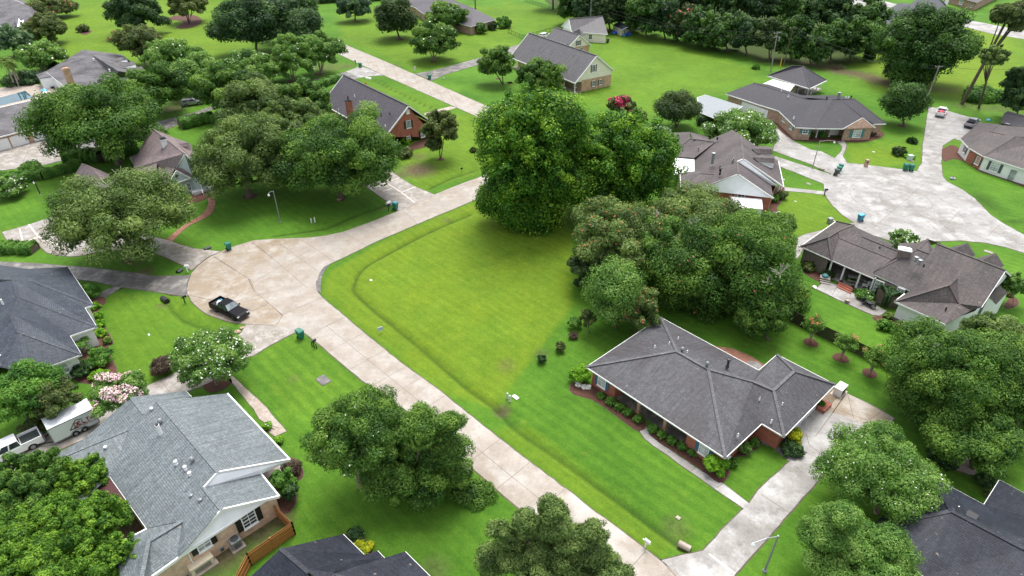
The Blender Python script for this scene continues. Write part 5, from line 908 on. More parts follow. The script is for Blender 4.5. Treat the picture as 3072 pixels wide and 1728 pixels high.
H = House('cream_garage', (13, 800, 300), 'cream garage building with grey gable roof and tall mast behind', 'garage', roof='r12', wall='cream'); H.gm = 'vinyl'
a, b_, c, d, e = (13, 690, 308, 3.), (13, 1042, 332, 3.), (13, 992, 155, 6.4), (13, 663, 183, 6.4), (13, 592, 256, 3.)
pe = pt(e); bk2 = pe + (pt(b_) - pt(a))
H.F(a, b_, c, d).F(d, c, bk2, pe).E(a, d, pe, h=.25).E(a, b_).ridge(d, c).G(pt(a) + V((.1, .2, 0)), pt(d) + V((.1, .2, -.1)), pe + V((.1, .2, 0))).W([a, b_, bk2, pe], .35, soff=False)
H.F((13, 700, 310, 3.2), (13, 770, 278, 5.), (13, 830, 342, 3.1), (13, 790, 355, 3.05)).fin()
w_ = inset([pt(a), pt(b_), bk2, pe], .35); win(H, w_[0], w_[1], (13, 873, 372), 1.1, 1.5, z=1.7); 
m0 = rise(13, 873, 160, K(13, 873, 330)); b = MB(); p = K(13, 873, 165, 6.); 
mast = thing('radio_mast', V((p.x, p.y, 0)), 'tall thin lattice mast behind the cream garage', 'mast'); b = MB()
for dx_, dy_ in ((-.2, 0), (.2, 0), (0, .3)): b.tube([(p.x + dx_, p.y + dy_, 0), (p.x + dx_, p.y + dy_, 26)], .035, 5)
for i in range(40): zz = i * .65; b.bar((p.x - .2, p.y, zz), (p.x + .2, p.y, zz + .32), .03, .03); b.bar((p.x + .2, p.y, zz + .32), (p.x - .2, p.y, zz + .65), .03, .03)
b.build('lattice', 'metal', mast)
H = House('garden_shed', (13, 1170, 300), 'small cream garden shed with dark gable roof beside the boat', 'shed', roof='r3', wall='cream'); H.gm = 'cream'
a, b_, c, d, e = (13, 1175, 290, 2.2), (13, 1255, 262, 2.2), (13, 1145, 212, 3.3), (13, 1225, 262, 3.3), (13, 1090, 240, 2.2); f_ = pt(b_) + (pt(e) - pt(a))
H.F(a, d, c, e).F(b_, d, c, f_).E(e, a, d, b_, h=.18).G(pt(a) + V((0, .2, 0)), pt(d) + V((0, .2, -.05)), pt(b_) + V((0, .2, 0))).W([a, b_, f_, e], .2, soff=False).fin()
w_ = inset([pt(x) for x in (a, b_, f_, e)], .2); door(H, w_[0], w_[1], (13, 1202, 310), .9, 1.7, 'shade'); win(H, w_[3], w_[0], (13, 1135, 285), .5, .6)

# H13 top centre
H = House('dark_ranch_house', (12, 1900, 150), 'low house with dark roof partly hidden by round trees at the top', roof='r8', wall='mixbrick'); H.roofm = 'r14'
z = 3.
H.F((12, 1450, -120, 5.6), (12, 1925, 0, 5.8), (12, 2130, 85, 5.4), (12, 2100, 257, z), (12, 1640, 130, z), (12, 1555, 68, z), (12, 1400, 30, z)).F((12, 2130, 85, 5.4), (12, 2340, 188, z), (12, 2100, 257, z)).F((12, 2130, 85, 5.4), (12, 2340, 188, z), (12, 1960, 20, z), (12, 1925, 0, 5.8)).ridge((12, 1925, 0, 5.8), (12, 2130, 85, 5.4), (12, 2105, 255, z)).E((12, 1400, 30, z), (12, 1555, 68, z), (12, 1640, 130, z), (12, 2100, 257, z), (12, 2340, 188, z))
H.W([(12, 1400, 30, z), (12, 1555, 68, z), (12, 1640, 130, z), (12, 2100, 257, z), (12, 2340, 188, z), (12, 1960, 20, z), (12, 1500, -80, z)], .5, soff=False).fin()
w_ = inset([pt(x) for x in ((12, 1400, 30, z), (12, 1555, 68, z), (12, 1640, 130, z), (12, 2100, 257, z), (12, 2340, 188, z), (12, 1500, -80, z))], .5); win(H, w_[1], w_[2], (12, 1610, 160), 1.6, 1.6, 'black', .4); stack(H, (12, 2165, 215, 3.6), .3, .1)
# H14 red brick house
H = House('red_brick_house', (12, 1100, 900), 'red brick house with steep plum grey roof and tall brick chimney', roof='r14', wall='redbrick')
L = Fr((12, 1260, 1340, 2.8), -51.); e0, e1, r0, r1, b0, b1 = L(-30.3, 0, 2.8), L(0, 0, 2.8), L(-30.3, 6.75, 8.5), L(0, 6.75, 8.5), L(-30.3, 13.5, 2.8), L(0, 13.5, 2.8)
H.F(e0, e1, r1, r0).F(b1, b0, r0, r1).ridge(r0, r1).E(e0, e1, r1, b1, b0, r0, e0, h=.26)
for x in (-.45, -29.9): H.wb.face([L(x, .5, 0), L(x, 13., 0), L(x, 13., 2.9), L(x, 6.75, 8.25), L(x, .5, 2.9)])
for y in (.5, 13.): H.wb.face([L(-.45, y, 0), L(-29.9, y, 0), L(-29.9, y, 2.75), L(-.45, y, 2.75)])
H.fin(); g0_, g1_ = L(-.42, 0, 0), L(-.42, 13, 0)
win(H, g0_, g1_, (12, 1498, 1200), 1.1, 1.6, 'black', .45, ny=4, nx=3); win(H, g0_, g1_, (12, 1498, 1335), .9, .9, 'black', .4); win(H, g0_, g1_, (12, 1350, 1385), .9, .9, 'black', .4); win(H, g0_, g1_, (12, 1635, 1290), 1.0, 1.6, 'black', .4, 'shade'); win(H, g0_, g1_, (12, 1492, 1078), .7, .8, None, glass='white')
cb = K(12, 945, 1160, 4.6); cb.z = 0; chimney(H, cb, 1.3, 1.0, 0, 8.9, math.radians(-51), 'redbrick', 'darkmetal'); MB().tube([V((cb.x, cb.y, 8.9)), V((cb.x, cb.y, 10.0))], [.3, .06], 8).build('chimney_pot', 'black', H.o)
stack(H, (12, 1235, 1115, 6.2), .6, .1, 'black'); stack(H, (12, 1318, 1100, 6.6), .35, .1, 'darkmetal'); stack(H, (12, 978, 925, 7.6), .3, .08); stack(H, (12, 1275, 1215, 5.3), .25, .08); stack(H, (12, 822, 1055, 6.), .25, .06)
# H15 pale blue cottage
H = House('blue_cottage', (21, 1700, 350), 'pale blue cottage with mauve metal shingle roof and white trim behind the front oak', roof='r15', wall='bluegrey'); H.gm = 'bluegrey'
A_, top, rr = (21, 1690, 242, 4.4), (21, 1785, 98, 7.6), (11, 1460, 1230, 7.6); bay0, bay1, bayt = (21, 1610, 417, 3.), (21, 1845, 332, 3.), (21, 1702, 265, 4.9)
H.F(rr, top, (21, 1690, 242, 4.6), (21, 1607, 420, 3), (21, 1540, 380, 3), (21, 1290, 245, 3), (21, 1310, 150, 3.6)).F(rr, top, (21, 1990, 300, 3.2), (11, 1830, 1380, 3.4), (11, 1680, 1330, 5.5))
H.F((21, 1690, 242, 4.6), bayt, bay1, (21, 1860, 300, 3.6), (21, 1800, 240, 4.6)).F((21, 1310, 225, 3.), (21, 1520, 160, 5.2), (21, 1510, 300, 4.0), (21, 1400, 300, 3.2)).F((21, 1255, 130, 3.2), (21, 1370, 95, 4.2), (21, 1350, 195, 3.6), (21, 1310, 232, 3.))
H.F((11, 1700, 1395, 5.2), (11, 1830, 1375, 5.2), (21, 1850, 60, 4.), (21, 1800, 40, 4.6))
H.G((21, 1620, 415, 2.95), (21, 1702, 275, 4.8), (21, 1840, 333, 2.95)).G((21, 1695, 245, 4.3), (21, 1785, 110, 7.4), (21, 1900, 230, 4.), (21, 1860, 320, 3.2))
H.E((21, 1607, 420, 3), bayt, bay1, h=.26).E((21, 1690, 242, 4.5), top, (21, 1990, 300, 3.2), h=.26).E((21, 1255, 130, 3.2), (21, 1312, 230, 3.)).E(bay0, bay1, h=.2).E(rr, (21, 1310, 150, 3.6), w=.1, h=.14)
H.W([bay0, bay1, (21, 2000, 330, 3), (11, 1850, 1400, 3), (11, 1500, 1350, 3), (21, 1310, 160, 3), (21, 1310, 240, 3)], .3, soff=False).ridge(rr, top).fin()
w_ = inset([pt(x) for x in (bay0, bay1, (21, 2000, 330, 3), (11, 1500, 1350, 3))], .3); win(H, w_[0], w_[1], (21, 1745, 455), 1.3, 1.5, nx=2, ny=4); win(H, w_[0], w_[1], (21, 1825, 420), .6, 1.5); win(H, w_[0], w_[1], (21, 1660, 450), .6, 1.4)
win(H, pt((21, 1740, 245, 4.2)), pt((21, 1900, 230, 4.)), (21, 1808, 245), 1.1, 1.4); 
q = pt((21, 1710, 312, 4.2)); o = MB().tube([q + V((.0, -.15, 0)), q + V((0, -.25, .02))], .28, 12).build('round_vent', 'black', H.o)
chimney(H, K(21, 1605, 60, 6.2) * 1. + V((0, 0, 0)), .9, .9, 5.2, 8.4, .7, 'white', 'darkmetal')
b = MB(); p0, p1_ = K(21, 1870, 470, .9), K(21, 1950, 440, .9); p2_ = K(21, 2090, 380, .9)
for u, v_ in ((p0, p1_), (p1_, K(21, 1960, 480, .6)), (K(21, 2030, 450, .9), p2_)):
    b.bar(u, v_, .08, .08); b.bar(u - V((0, 0, .7)), v_ - V((0, 0, .7)), .06, .06)
    for i in range(9): c = u.lerp(v_, i / 8); b.bar(c, c - V((0, 0, .8)), .04, .04)
b.build('porch_railing', 'white', H.o)
for q in ((21, 1960, 470), (21, 2050, 455), (21, 2090, 410)): column(H, q, 2.7, .16)
MB().prism(px((21, 1860, 500), (21, 1960, 480), (21, 2095, 420), (21, 2050, 360), (21, 1850, 420)), 0, .5).build('porch_floor', 'white', H.o)
H = House('cottage_garage', (21, 850, 330), 'mauve roofed garage wing showing above the front oak', 'garage', roof='r15', wall='bluegrey')
a, t, b_, c = (21, 697, 350, 3.), (21, 795, 192, 5.2), (21, 735, 402, 3), (21, 1030, 320, 3.); t2 = (21, 860, 215, 5.2)
H.F(a, t, t2, (21, 985, 345, 3.6), (21, 940, 400, 3.), b_).F(t, t2, (21, 985, 350, 3.6), (21, 1035, 340, 3), (21, 1060, 300, 3.)).E(a, b_, (21, 940, 400, 3)).E(a, t, w=.1, h=.14).W([a, b_, (21, 950, 470, 3), (21, 1080, 380, 3), (21, 1000, 290, 3)], .3, soff=False).fin()
# H16 pool house + garage wing
H = House('pool_house', (11, 800, 750), 'white walled house with stained grey hip roof and tall brick chimney beside the pool', roof='r16', wall='white')
z = 3.; a, t, t2, e = (11, 440, 690, z), (11, 895, 530, 5.6), (11, 1152, 690, 5.6), (11, 1320, 720, z)
H.F(a, t, t2, (11, 1110, 757, z), (11, 940, 830, z), (11, 740, 868, z), (11, 690, 887, z)).F(t, (11, 1170, 525, z), (11, 1400, 700, z), (11, 1330, 722, z), t2).F(t2, (11, 1330, 722, z), (11, 1110, 757, z)).F((11, 345, 722, 2.8), a, (11, 500, 742, 2.8), (11, 375, 760, 2.8)).F(a, t, (11, 1170, 525, z), (11, 800, 480, 3))
H.E(a, t, (11, 1170, 525, z), w=.1, h=.12).E(a, (11, 690, 887, z), (11, 940, 830, z)).ridge(t, t2, (11, 1330, 722, z)).ridge(t2, (11, 1110, 757, z))
H.W([(11, 350, 724, 3), (11, 440, 700, 3), (11, 880, 550, 3), (11, 1170, 530, z), (11, 1390, 700, z), (11, 1110, 757, z), (11, 690, 887, z), (11, 500, 745, z), (11, 375, 762, 3)], .3, soff=False)
for i in range(3):
    u, v_ = i * 80, i * 48; H.F((11, 1065 + u, 578 + v_, 5.0), (11, 1205 + u, 545 + v_, 4.8), (11, 1228 + u, 570 + v_, 4.2), (11, 1105 + u, 598 + v_, 4.4)); H.G((11, 1105 + u, 600 + v_, 4.3), (11, 1228 + u, 573 + v_, 4.1), (11, 1235 + u, 610 + v_, 3.2), (11, 1190 + u, 618 + v_, 3.3))
H.fin(); cb = K(11, 712, 870, 3.3); cb.z = 0; chimney(H, cb, 1.1, 1.4, 0, 8.6, math.radians(-40), 'tanbrick', 'tanbrick')
stack(H, (11, 1060, 685, 5.3), .3, .12, 'white', True); stack(H, (11, 908, 580, 5.2), .3, .12, 'white', True)
H = House('long_garage_wing', (11, 300, 1150), 'long stained grey roofed garage building with white garage doors and tan brick piers', 'garage', roof='r16', wall='tanbrick')
H.F((11, 945, 828, 4.4), (11, 0, 1042, 4.6), (11, -500, 1160, 4.6), (11, -500, 1440, z), (11, 0, 1322, z), (11, 430, 1212, z), (11, 1000, 1050, z), (11, 1150, 960, z)).E((11, -500, 1440, z), (11, 0, 1322, z), (11, 430, 1212, z)).E((11, 690, 885, 4.5), (11, 0, 1042, 4.6), (11, -400, 1140, 4.6), w=.2, h=.2, dz=0)
H.W([(11, -500, 1440, z), (11, 0, 1322, z), (11, 430, 1212, z), (11, 900, 1090, z), (11, 900, 900, z), (11, 0, 1100, z), (11, -500, 1220, z)], .35, soff=False).fin()
w0, w1 = inset([pt((11, 0, 1322, z)), pt((11, 430, 1212, z)), pt((11, 900, 900, z)), pt((11, 0, 1100, z))], .35)[0:2]
for q in ((11, 0, 1380), (11, 180, 1340), (11, 390, 1290)): door(H, w0, w1, q, 3.0, 2.2)
# H17 corner
H = House('corner_grey_house', (11, 100, 150), 'grey roofed house with a small white dormer in the top left corner', roof='r16', wall='tanbrick')
H.F((11, -300, -200, 7), (11, 90, -20, 7), (11, 235, 40, 6.4), (11, 292, 168, 4.4), (11, 180, 285, 3), (11, 0, 250, 3), (11, -400, 200, 3)).F((11, 90, -20, 7), (11, 235, 40, 6.4), (11, 292, 168, 4.4), (11, 422, 118, 3), (11, 250, 10, 3.6)).E((11, 0, 250, 3), (11, 180, 285, 3)).E((11, 90, -20, 7), (11, 422, 118, 3.2), w=.3)
H.F((11, 135, 150, 5.6), (11, 180, 155, 5.6), (11, 160, 255, 4.2), (11, 140, 190, 4.8)).F((11, 180, 155, 5.6), (11, 230, 188, 4.4), (11, 200, 190, 4.9), (11, 135, 150, 5.6)).G((11, 165, 262, 3.8), (11, 182, 165, 5.4), (11, 230, 192, 4.3), (11, 228, 265, 3.4))
H.W([(11, -400, 200, 3), (11, 0, 250, 3), (11, 180, 285, 3), (11, 292, 168, 3), (11, 400, 118, 3), (11, 200, 0, 3), (11, -300, -100, 3)], .4, soff=False).fin()
win(H, pt((11, 170, 262, 3.8)), pt((11, 228, 265, 3.4)), (11, 203, 225), .8, .9)
# flat white storage shed by H7
c4 = [(7, 1055, 1045, 2.5), (7, 1470, 1075, 2.5), (7, 1485, 1210, 2.5), (7, 1120, 1190, 2.5)]
H = House('white_storage_shed', (7, 1300, 1150), 'flat roofed white storage shed at the foot of the white gable', 'shed', roof='white', wall='vinyl')
H.F(*c4).E(*c4, c4[0], w=.1, h=.16).W(c4, .08, soff=False).fin()
# ------------------------------------------------------------------ vehicles
def lerp3(a, b, t): return a + (b - a) * t
def quad_in(P, m):     # shrink a quad towards its centre and lift it off the face
    c = (P[0] + P[1] + P[2] + P[3]) / 4; n = (P[1] - P[0]).cross(P[3] - P[0]).normalized()
    if n.dot(c - V((0, 0, .8))) < 0: n = -n
    q = []
    for i in range(4):
        e1 = (P[(i + 1) % 4] - P[i]).normalized(); e2 = (P[i - 1] - P[i]).normalized(); q.append(P[i] + (e1 + e2) * m + n * .012)
    return q
def side_poly(x0, x1, zb, zt, wheels, r):
    pts = [(x0, zb)]
    for wx in wheels:
        for i in range(9): a = math.pi * (1 - i / 8); pts.append((wx + r * math.cos(a), max(zb, .36 + r * math.sin(a))))
    pts += [(x1, zb), (x1 + .03, (zb + zt) / 2), (x1 - .04, zt), (x0 + .02, zt)]
    return pts
def vehicle(name, loc, ang, label, paint, kind='pickup', cat='pickup truck', load=None, glass_front='paleglass', toolbox=False, group=None):
    t = thing(name, V((0, 0, 0)), label, cat, group); wheels = (-1.85, 1.95) if kind == 'pickup' else (-1.45, 1.45); L2 = 2.95 if kind == 'pickup' else 2.4; W = 1.0 if kind == 'pickup' else .94
    bt = 1.0; b = MB()
    sp = side_poly(-L2, L2, .42, bt, wheels, .47); n = len(sp)
    ring = lambda y, k=1.: [V((x, y * (k if z > .8 else 1), z)) for x, z in sp]
    a_, c_ = ring(-W), ring(W); b.add(a_ + c_, [(i, (i + 1) % n, n + (i + 1) % n, n + i) for i in range(n)])
    tr = tessellate_polygon([[V((x, z, 0)) for x, z in sp]]); b.add(a_, tr); b.add(c_, tr)
    if kind == 'pickup':
        for y in (-W + .06, W - .06): b.box((-2.0, y, 1.15), (.93, .06, .17))
        b.box((-2.9, 0, 1.15), (.05, W - .05, .17)); b.box((-1.08, 0, 1.12), (.04, W, .2)); cab0, cab1 = -1.1, 1.2; top0, top1 = -.95, .45; zt = 1.88; hood = (1.1, 2.9)
    else: cab0, cab1 = -2.35, 1.05; top0, top1 = -2.0, .3; zt = 1.72; hood = (.95, 2.35)
    # bonnet: gently domed
    hx0, hx1 = hood; b.hexa([V((hx0, -W, bt)), V((hx1, -W * .96, bt)), V((hx1, W * .96, bt)), V((hx0, W, bt))], [V((hx0, -W * .86, bt + .2)), V((hx1 - .12, -W * .8, bt + .06)), V((hx1 - .12, W * .8, bt + .06)), V((hx0, W * .86, bt + .2))])
    zb = 1.2; b.hexa([V((cab0, -W, bt)), V((cab1, -W, bt)), V((cab1, W, bt)), V((cab0, W, bt))], [V((cab0, -W * .96, zb)), V((cab1 - .05, -W * .96, zb)), V((cab1 - .05, W * .96, zb)), V((cab0, W * .96, zb))])
    lo = [V((cab0, -W * .95, zb)), V((cab1 - .05, -W * .95, zb)), V((cab1 - .05, W * .95, zb)), V((cab0, W * .95, zb))]
    hi = [V((top0, -W * .74, zt)), V((top1, -W * .74, zt)), V((top1, W * .74, zt)), V((top0, W * .74, zt))]; b.hexa(lo, hi)
    body = b.build('body', paint, t); bv = body.modifiers.new('b', 'BEVEL'); bv.width = .035; bv.segments = 2; bv.limit_method = 'ANGLE'; bv.angle_limit = .5
    def gl(nm, P, m, mat): MB().face(quad_in(P, m)).build(nm, mat, t)
    gl('windscreen', [lo[1], lo[2], hi[2], hi[1]], .08, glass_front); gl('rear_window', [lo[3], lo[0], hi[0], hi[3]], .1, 'carglass')
    for s in (0, 1):
        A, B, C, D = (lo[0], lo[1], hi[1], hi[0]) if s == 0 else (lo[3], lo[2], hi[2], hi[3])
        m1, m2 = lerp3(A, B, .5), lerp3(D, C, .55); gl('side_window', [A, m1, m2, D], .06, 'carglass'); gl('side_window', [m1, B, C, m2], .06, 'carglass')
    for wx in wheels:
        for s in (-1, 1):
            w_ = MB(); 
            def ringy(r, y, k=18): return [V((wx + r * math.cos(2 * math.pi * j / k), s * y, .38 + r * math.sin(2 * math.pi * j / k))) for j in range(k)]
            w_.hexa(ringy(.39, W - .28), ringy(.39, W - .02)); wo = w_.build('wheel', 'rubber', t)
            MB().hexa(ringy(.25, W - .05), ringy(.22, W + .0)).build('rim', 'metal' if paint != 'carblack' else 'darkmetal', wo, org=BASE[t])
    for s in (-1, 1):
        MB().box((L2 - .02, s * (W - .22), .86), (.05, .17, .09)).build('headlight', 'headlamp', t); MB().box((-L2 + .0, s * (W - .1), .95), (.04, .08, .16)).build('tail_light', 'taillamp', t)
        MB().box((cab1 - .25, s * (W + .12), 1.25), (.07, .1, .09)).build('mirror', paint, t)
    b = MB(); b.box((L2 + .04, 0, .52), (.09, W * .93, .12)); b.box((L2 + .01, 0, .8), (.04, W * .6, .13)); b.box((-L2 - .05, 0, .55), (.09, W * .9, .1)); b.build('bumper', 'darkmetal' if paint != 'carwhite' else 'metal', t)
    if kind == 'pickup':
        MB().box((-2.0, 0, 1.008), (.86, W - .12, .01)).build('truck_bed', 'rubber' if load != 'bedgrey' else 'bingrey', t)
        if toolbox: MB().box((-1.4, 0, 1.25), (.25, W * .93, .14)).build('tool_box', 'darkmetal', t)
    t.location = loc; t.rotation_euler = (0, 0, ang); return t
def ahead(a, b): return math.atan2(b.y - a.y, b.x - a.x)
f, r = K(31, 2335, 300), K(31, 2060, 190)
tr1 = vehicle('pickup_truck', K(31, 2225, 255), math.radians(-31.6), 'black crew cab pickup with pale load parked on the tan turning area', 'carblack')
def onto(t, x, y, z): c, s = math.cos(t.rotation_euler.z), math.sin(t.rotation_euler.z); return V((t.location.x + x * c - y * s, t.location.y + x * s + y * c, z))
def lump(name, c, r, mat, label, cat, sq=.5, seed=1, group=None):
    b = MB(); rs = random.Random(seed); pr = [(r * .7, 0), (r, r * sq * .4), (r * .85, r * sq * .9), (r * .4, r * sq * 1.3), (.02, r * sq * 1.4)]; b.lathe((0, 0, 0), pr, 9)
    b.v = [V((v.x * (1 + rs.uniform(-.22, .22)), v.y * (1 + rs.uniform(-.22, .22)), v.z * (1 + rs.uniform(-.2, .2)))) + V(c) for v in b.v]; o = b.build(name, mat, None, org=V(c)); return tag(o, label, cat, group)
lump('cargo_bags', onto(tr1, -1.75, -.1, 1.02), .45, 'white', 'pale bags lying in the bed of the black pickup', 'bag', .7); lump('cargo_bags', onto(tr1, -2.1, .35, 1.02), .35, 'binblue', 'dull blue green bundle in the bed of the black pickup', 'bag', .7, 2)
ta = ahead(K(14, 1745, 1150), K(14, 1790, 1050)); vehicle('pickup_truck', K(14, 1768, 1108), ta, 'white pickup with bright red load seen from behind on the broad right driveway', 'carwhite', glass_front='carglass')
lump('red_cargo', (K(14, 1768, 1108) + V((-math.cos(ta) * 1.8, -math.sin(ta) * 1.8, 1.02))), .65, 'redlens', 'bright red load in the bed of the white pickup on the right', 'cargo', .6, 5)
ta = ahead(K(14, 2020, 1250), K(14, 2120, 1165)); vehicle('pickup_truck', K(14, 2065, 1215), ta, 'silver pickup parked next to the brown roofed house on the right', 'carsilver', toolbox=True)
ta = ahead(K(41, 330, 230), K(41, 60, 330)); tw = vehicle('pickup_truck', K(41, 190, 250) + V((-.6, -.3, 0)), math.radians(45 + 180), 'white pickup hitched to the lettered trailer at the left edge', 'carwhite', load='bedgrey')
vehicle('parked_suv', K(13, 435, 365), ahead(K(13, 390, 370), K(13, 480, 350)), 'white estate car behind the steep cream gabled house', 'carwhite', 'suv', 'car')
vehicle('parked_car', K(22, 1170, 285), math.radians(40), 'white car glimpsed under the oak beside the brick house driveway', 'carwhite', 'suv', 'car')
vehicle('pickup_truck', K(13, 1520, 1290), math.radians(10), 'white pickup with dark flatbed behind the brown roofed house', 'carwhite')
vehicle('parked_car', K(11, 1860, 1015), math.radians(30), 'silver car half hidden under trees by the left driveway', 'carsilver', 'suv', 'car')
# trailer with lettering
ta = math.radians(45.1); O = K(41, 530, 175); ax = V((math.cos(ta), math.sin(ta), 0)); ay = V((-math.sin(ta), math.cos(ta), 0)); TLn = (K(31, 970, 1310) - O).dot(ax)
TL = (K(31, 970, 1310, .4) - K(41, 530, 170, .4)).length; 
O = K(41, 530, 172, .35); O.z = 0
t = thing('enclosed_trailer', V((0, 0, 0)), 'white enclosed trailer lettered DELTA on its side behind the grey roofed house', 'trailer'); TP = lambda x, y, z: O + ax * x + ay * y + V((0, 0, z)); TW = 2.3; TH = 2.45
b = MB(); b.hexa([TP(0, 0, .38), TP(TL, 0, .38), TP(TL, TW, .38), TP(0, TW, .38)], [TP(0, 0, TH), TP(TL, 0, TH), TP(TL, TW, TH), TP(0, TW, TH)]); body = b.build('body', plain('trailer_skin', (.74, .76, .80), .35, 0, .03), t); bv = body.modifiers.new('b', 'BEVEL'); bv.width = .06; bv.segments = 3
b = MB()
for z_ in (.42, TH - .05): b.bar(TP(-.01, -.015, z_), TP(TL, -.015, z_), .04, .1)
for x in (0, TL): b.bar(TP(x, -.01, .4), TP(x, -.01, TH), .07, .05)
b.build('trim', 'metal', t); MB().box(TP(TL * .5, TW * .55, TH + .05), (.35, .25, .06), ta).build('roof_hatch', 'white', t)
for i in range(2):
    wx = TL * .46 + i * .86
    def rg(r_, y, k=18): return [TP(wx + r_ * math.cos(2 * math.pi * j / k), y, .36 + r_ * math.sin(2 * math.pi * j / k)) for j in range(k)]
    wo = MB().hexa(rg(.35, .22), rg(.35, -.04)).build('wheel', 'rubber', t); MB().hexa(rg(.2, .0), rg(.17, -.055)).build('rim', 'metal', wo, org=BASE[t])
b = MB(); fx = [TL * .46 - .5 + 1.86 * i / 12 for i in range(13)]; fz = [.45 + .36 * min(1, math.sin(math.pi * (i / 12)) * 1.8) for i in range(13)]
for i in range(12): b.bar(TP(fx[i], -.04, fz[i]), TP(fx[i + 1], -.04, fz[i + 1]), .1, .06)
b.build('fender', 'metal', t)
b = MB(); b.bar(TP(0, .3, .42), TP(-1.4, TW / 2, .45), .1, .1); b.bar(TP(0, TW - .3, .42), TP(-1.4, TW / 2, .45), .1, .1); b.tube([TP(-1.0, TW / 2, .4), TP(-1.0, TW / 2, .95)], .05); b.build('hitch', 'black', t)
GL = {'D': [[(.1, 0), (.1, 1)], [(-.08, 1), (.45, 1), (.75, .75), (.75, .25), (.45, 0), (-.08, 0)]], 'E': [[(.6, 0), (0, 0), (0, 1), (.6, 1)], [(0, .5), (.5, .5)]], 'L': [[(0, 1), (0, 0), (.6, 0)]], 'T': [[(0, 1), (.7, 1)], [(.35, 1), (.35, 0)]], 'A': [[(0, 0), (.35, 1), (.7, 0)], [(.14, .35), (.56, .35)]]}
red = plain('dark_red_lettering', (.26, .012, .03), .5, 0, .05); b = MB(); x0, z0 = TL * .50, 1.30; 
ysk = -.035; cw = .40
for i, ch in enumerate('DELTA'):
    for st in GL[ch]:
        for p, q in zip(st[:-1], st[1:]): b.bar(TP(x0 + i * cw + p[0] * .42, ysk, z0 + p[1] * .44), TP(x0 + i * cw + q[0] * .42, ysk, z0 + q[1] * .44), .03, .085)
b.bar(TP(x0 - .1, ysk, z0 - .13), TP(x0 + 1.5, ysk, z0 - .13), .03, .05); b.build('lettering', red, t)
b = MB(); tri = [(x0 + .1, z0 - .32), (x0 - .65, z0 - .32), (x0 + .6, z0 + .88), (x0 + 1.35, z0 + .66)]; tri = [(x0 + .3, z0 - .22), (x0 - .5, z0 - .22), (x0 + .3, z0 + .78), (x0 + .95, z0 + .55)]
for p, q in zip(tri[:-1], tri[1:]): b.bar(TP(p[0], ysk, p[1]), TP(q[0], ysk, q[1]), .03, .06)
b.build('roof_emblem', 'black', t)
b = MB()
for i in range(21):
    if i in (6, 12): continue
    x = x0 - .1 + i * .115; b.bar(TP(x, ysk, z0 - .36), TP(x, ysk, z0 - .25), .02, .045)
b.build('small_lettering', 'bingrey', t)
# boat by the shed
p0, p1 = K(13, 1255, 275), K(13, 1345, 320); t = thing('motor_boat', p0, 'small grey and white motor boat on the grass beside the garden shed', 'boat'); a = ahead(p0, p1); mid = (p0 + p1) / 2; dx = V((math.cos(a), math.sin(a), 0)); dy = V((-dx.y, dx.x, 0)); LB = (p1 - p0).length * .62 + 1.2
b = MB(); rings = []
for x, w_, zb, zt in ((-1, .8, .5, 1.15), (-.3, .95, .45, 1.2), (.35, .85, .5, 1.3), (.8, .45, .7, 1.42), (1.0, .06, 1.0, 1.5)):
    rings.append([mid + dx * x * LB + dy * s_ * w_ * k_ + V((0, 0, z_)) for s_, k_, z_ in ((-1, 1, zt), (-1, .75, zb + .2), (0, 0, zb), (1, .75, zb + .2), (1, 1, zt))])
vs = [p for r_ in rings for p in r_]; b.add(vs, [(i * 5 + j, i * 5 + j + 1, (i + 1) * 5 + j + 1, (i + 1) * 5 + j) for i in range(4) for j in range(4)] + [(0, 1, 2, 3, 4)]); b.build('hull', 'white', t)
b = MB(); b.add([r_[0] + V((0, 0, -.06)) for r_ in rings] + [r_[4] + V((0, 0, -.06)) for r_ in rings], [(i, i + 1, 6 + i, 5 + i) for i in range(4)]); b.build('deck', 'bingrey', t)
b = MB(); b.box(mid + dx * -.2 + V((0, 0, 1.4)), (.5, .4, .3), a); b.build('console', 'black', t); b = MB(); b.box(mid - dx * LB * .95 + V((0, 0, 1.2)), (.2, .25, .45), a); b.build('outboard_motor', 'black', t)
for k, x, y, l_ in ((13, 1100, 325, 'crumpled blue tarpaulin heap left of the garden shed'), (13, 1240, 340, 'blue tarpaulin heap at the door side of the garden shed'), (13, 1200, 350, 'low dark blue tarpaulin heap in front of the garden shed')): lump('tarp_heap', K(k, x, y), 1.1 if x != 1200 else .8, 'blue' if x != 1200 else 'binblue', l_, 'tarpaulin', .6, x, 'blue tarpaulins round the shed')

# ------------------------------------------------------------------ bins
def make_bin():
    t = thing('wheeled_bin', V((0, 0, 0)), 'x', 'bin', 'wheeled bins put out by the kerb'); b = MB()
    b.hexa([V((-.22, -.25, .1)), V((.26, -.25, .08)), V((.26, .25, .08)), V((-.22, .25, .1))], [V((-.36, -.33, 1.02)), V((.36, -.33, 1.02)), V((.36, .33, 1.02)), V((-.36, .33, 1.02))]); b.box((.38, 0, .94), (.03, .3, .04)); o = b.build('bin_body', 'bincover', t)
    b = MB(); b.hexa([V((-.4, -.35, 1.02)), V((.42, -.35, 1.02)), V((.42, .35, 1.02)), V((-.4, .35, 1.02))], [V((-.3, -.28, 1.14)), V((.34, -.3, 1.1)), V((.34, .3, 1.1)), V((-.3, .28, 1.14))]); b.build('lid', 'bincover', t)
    for s in (-1, 1):
        b = MB(); b.tube([(-.25, s * .24, .14), (-.25, s * .32, .14)], .14, 12); b.build('wheel', 'rubber', t)
    b = MB(); b.tube([(-.44, -.25, 1.0), (-.5, -.2, 1.05), (-.5, .2, 1.05), (-.44, .25, 1.0)], .025, 6); b.build('handle', 'bincover', t)
    return t
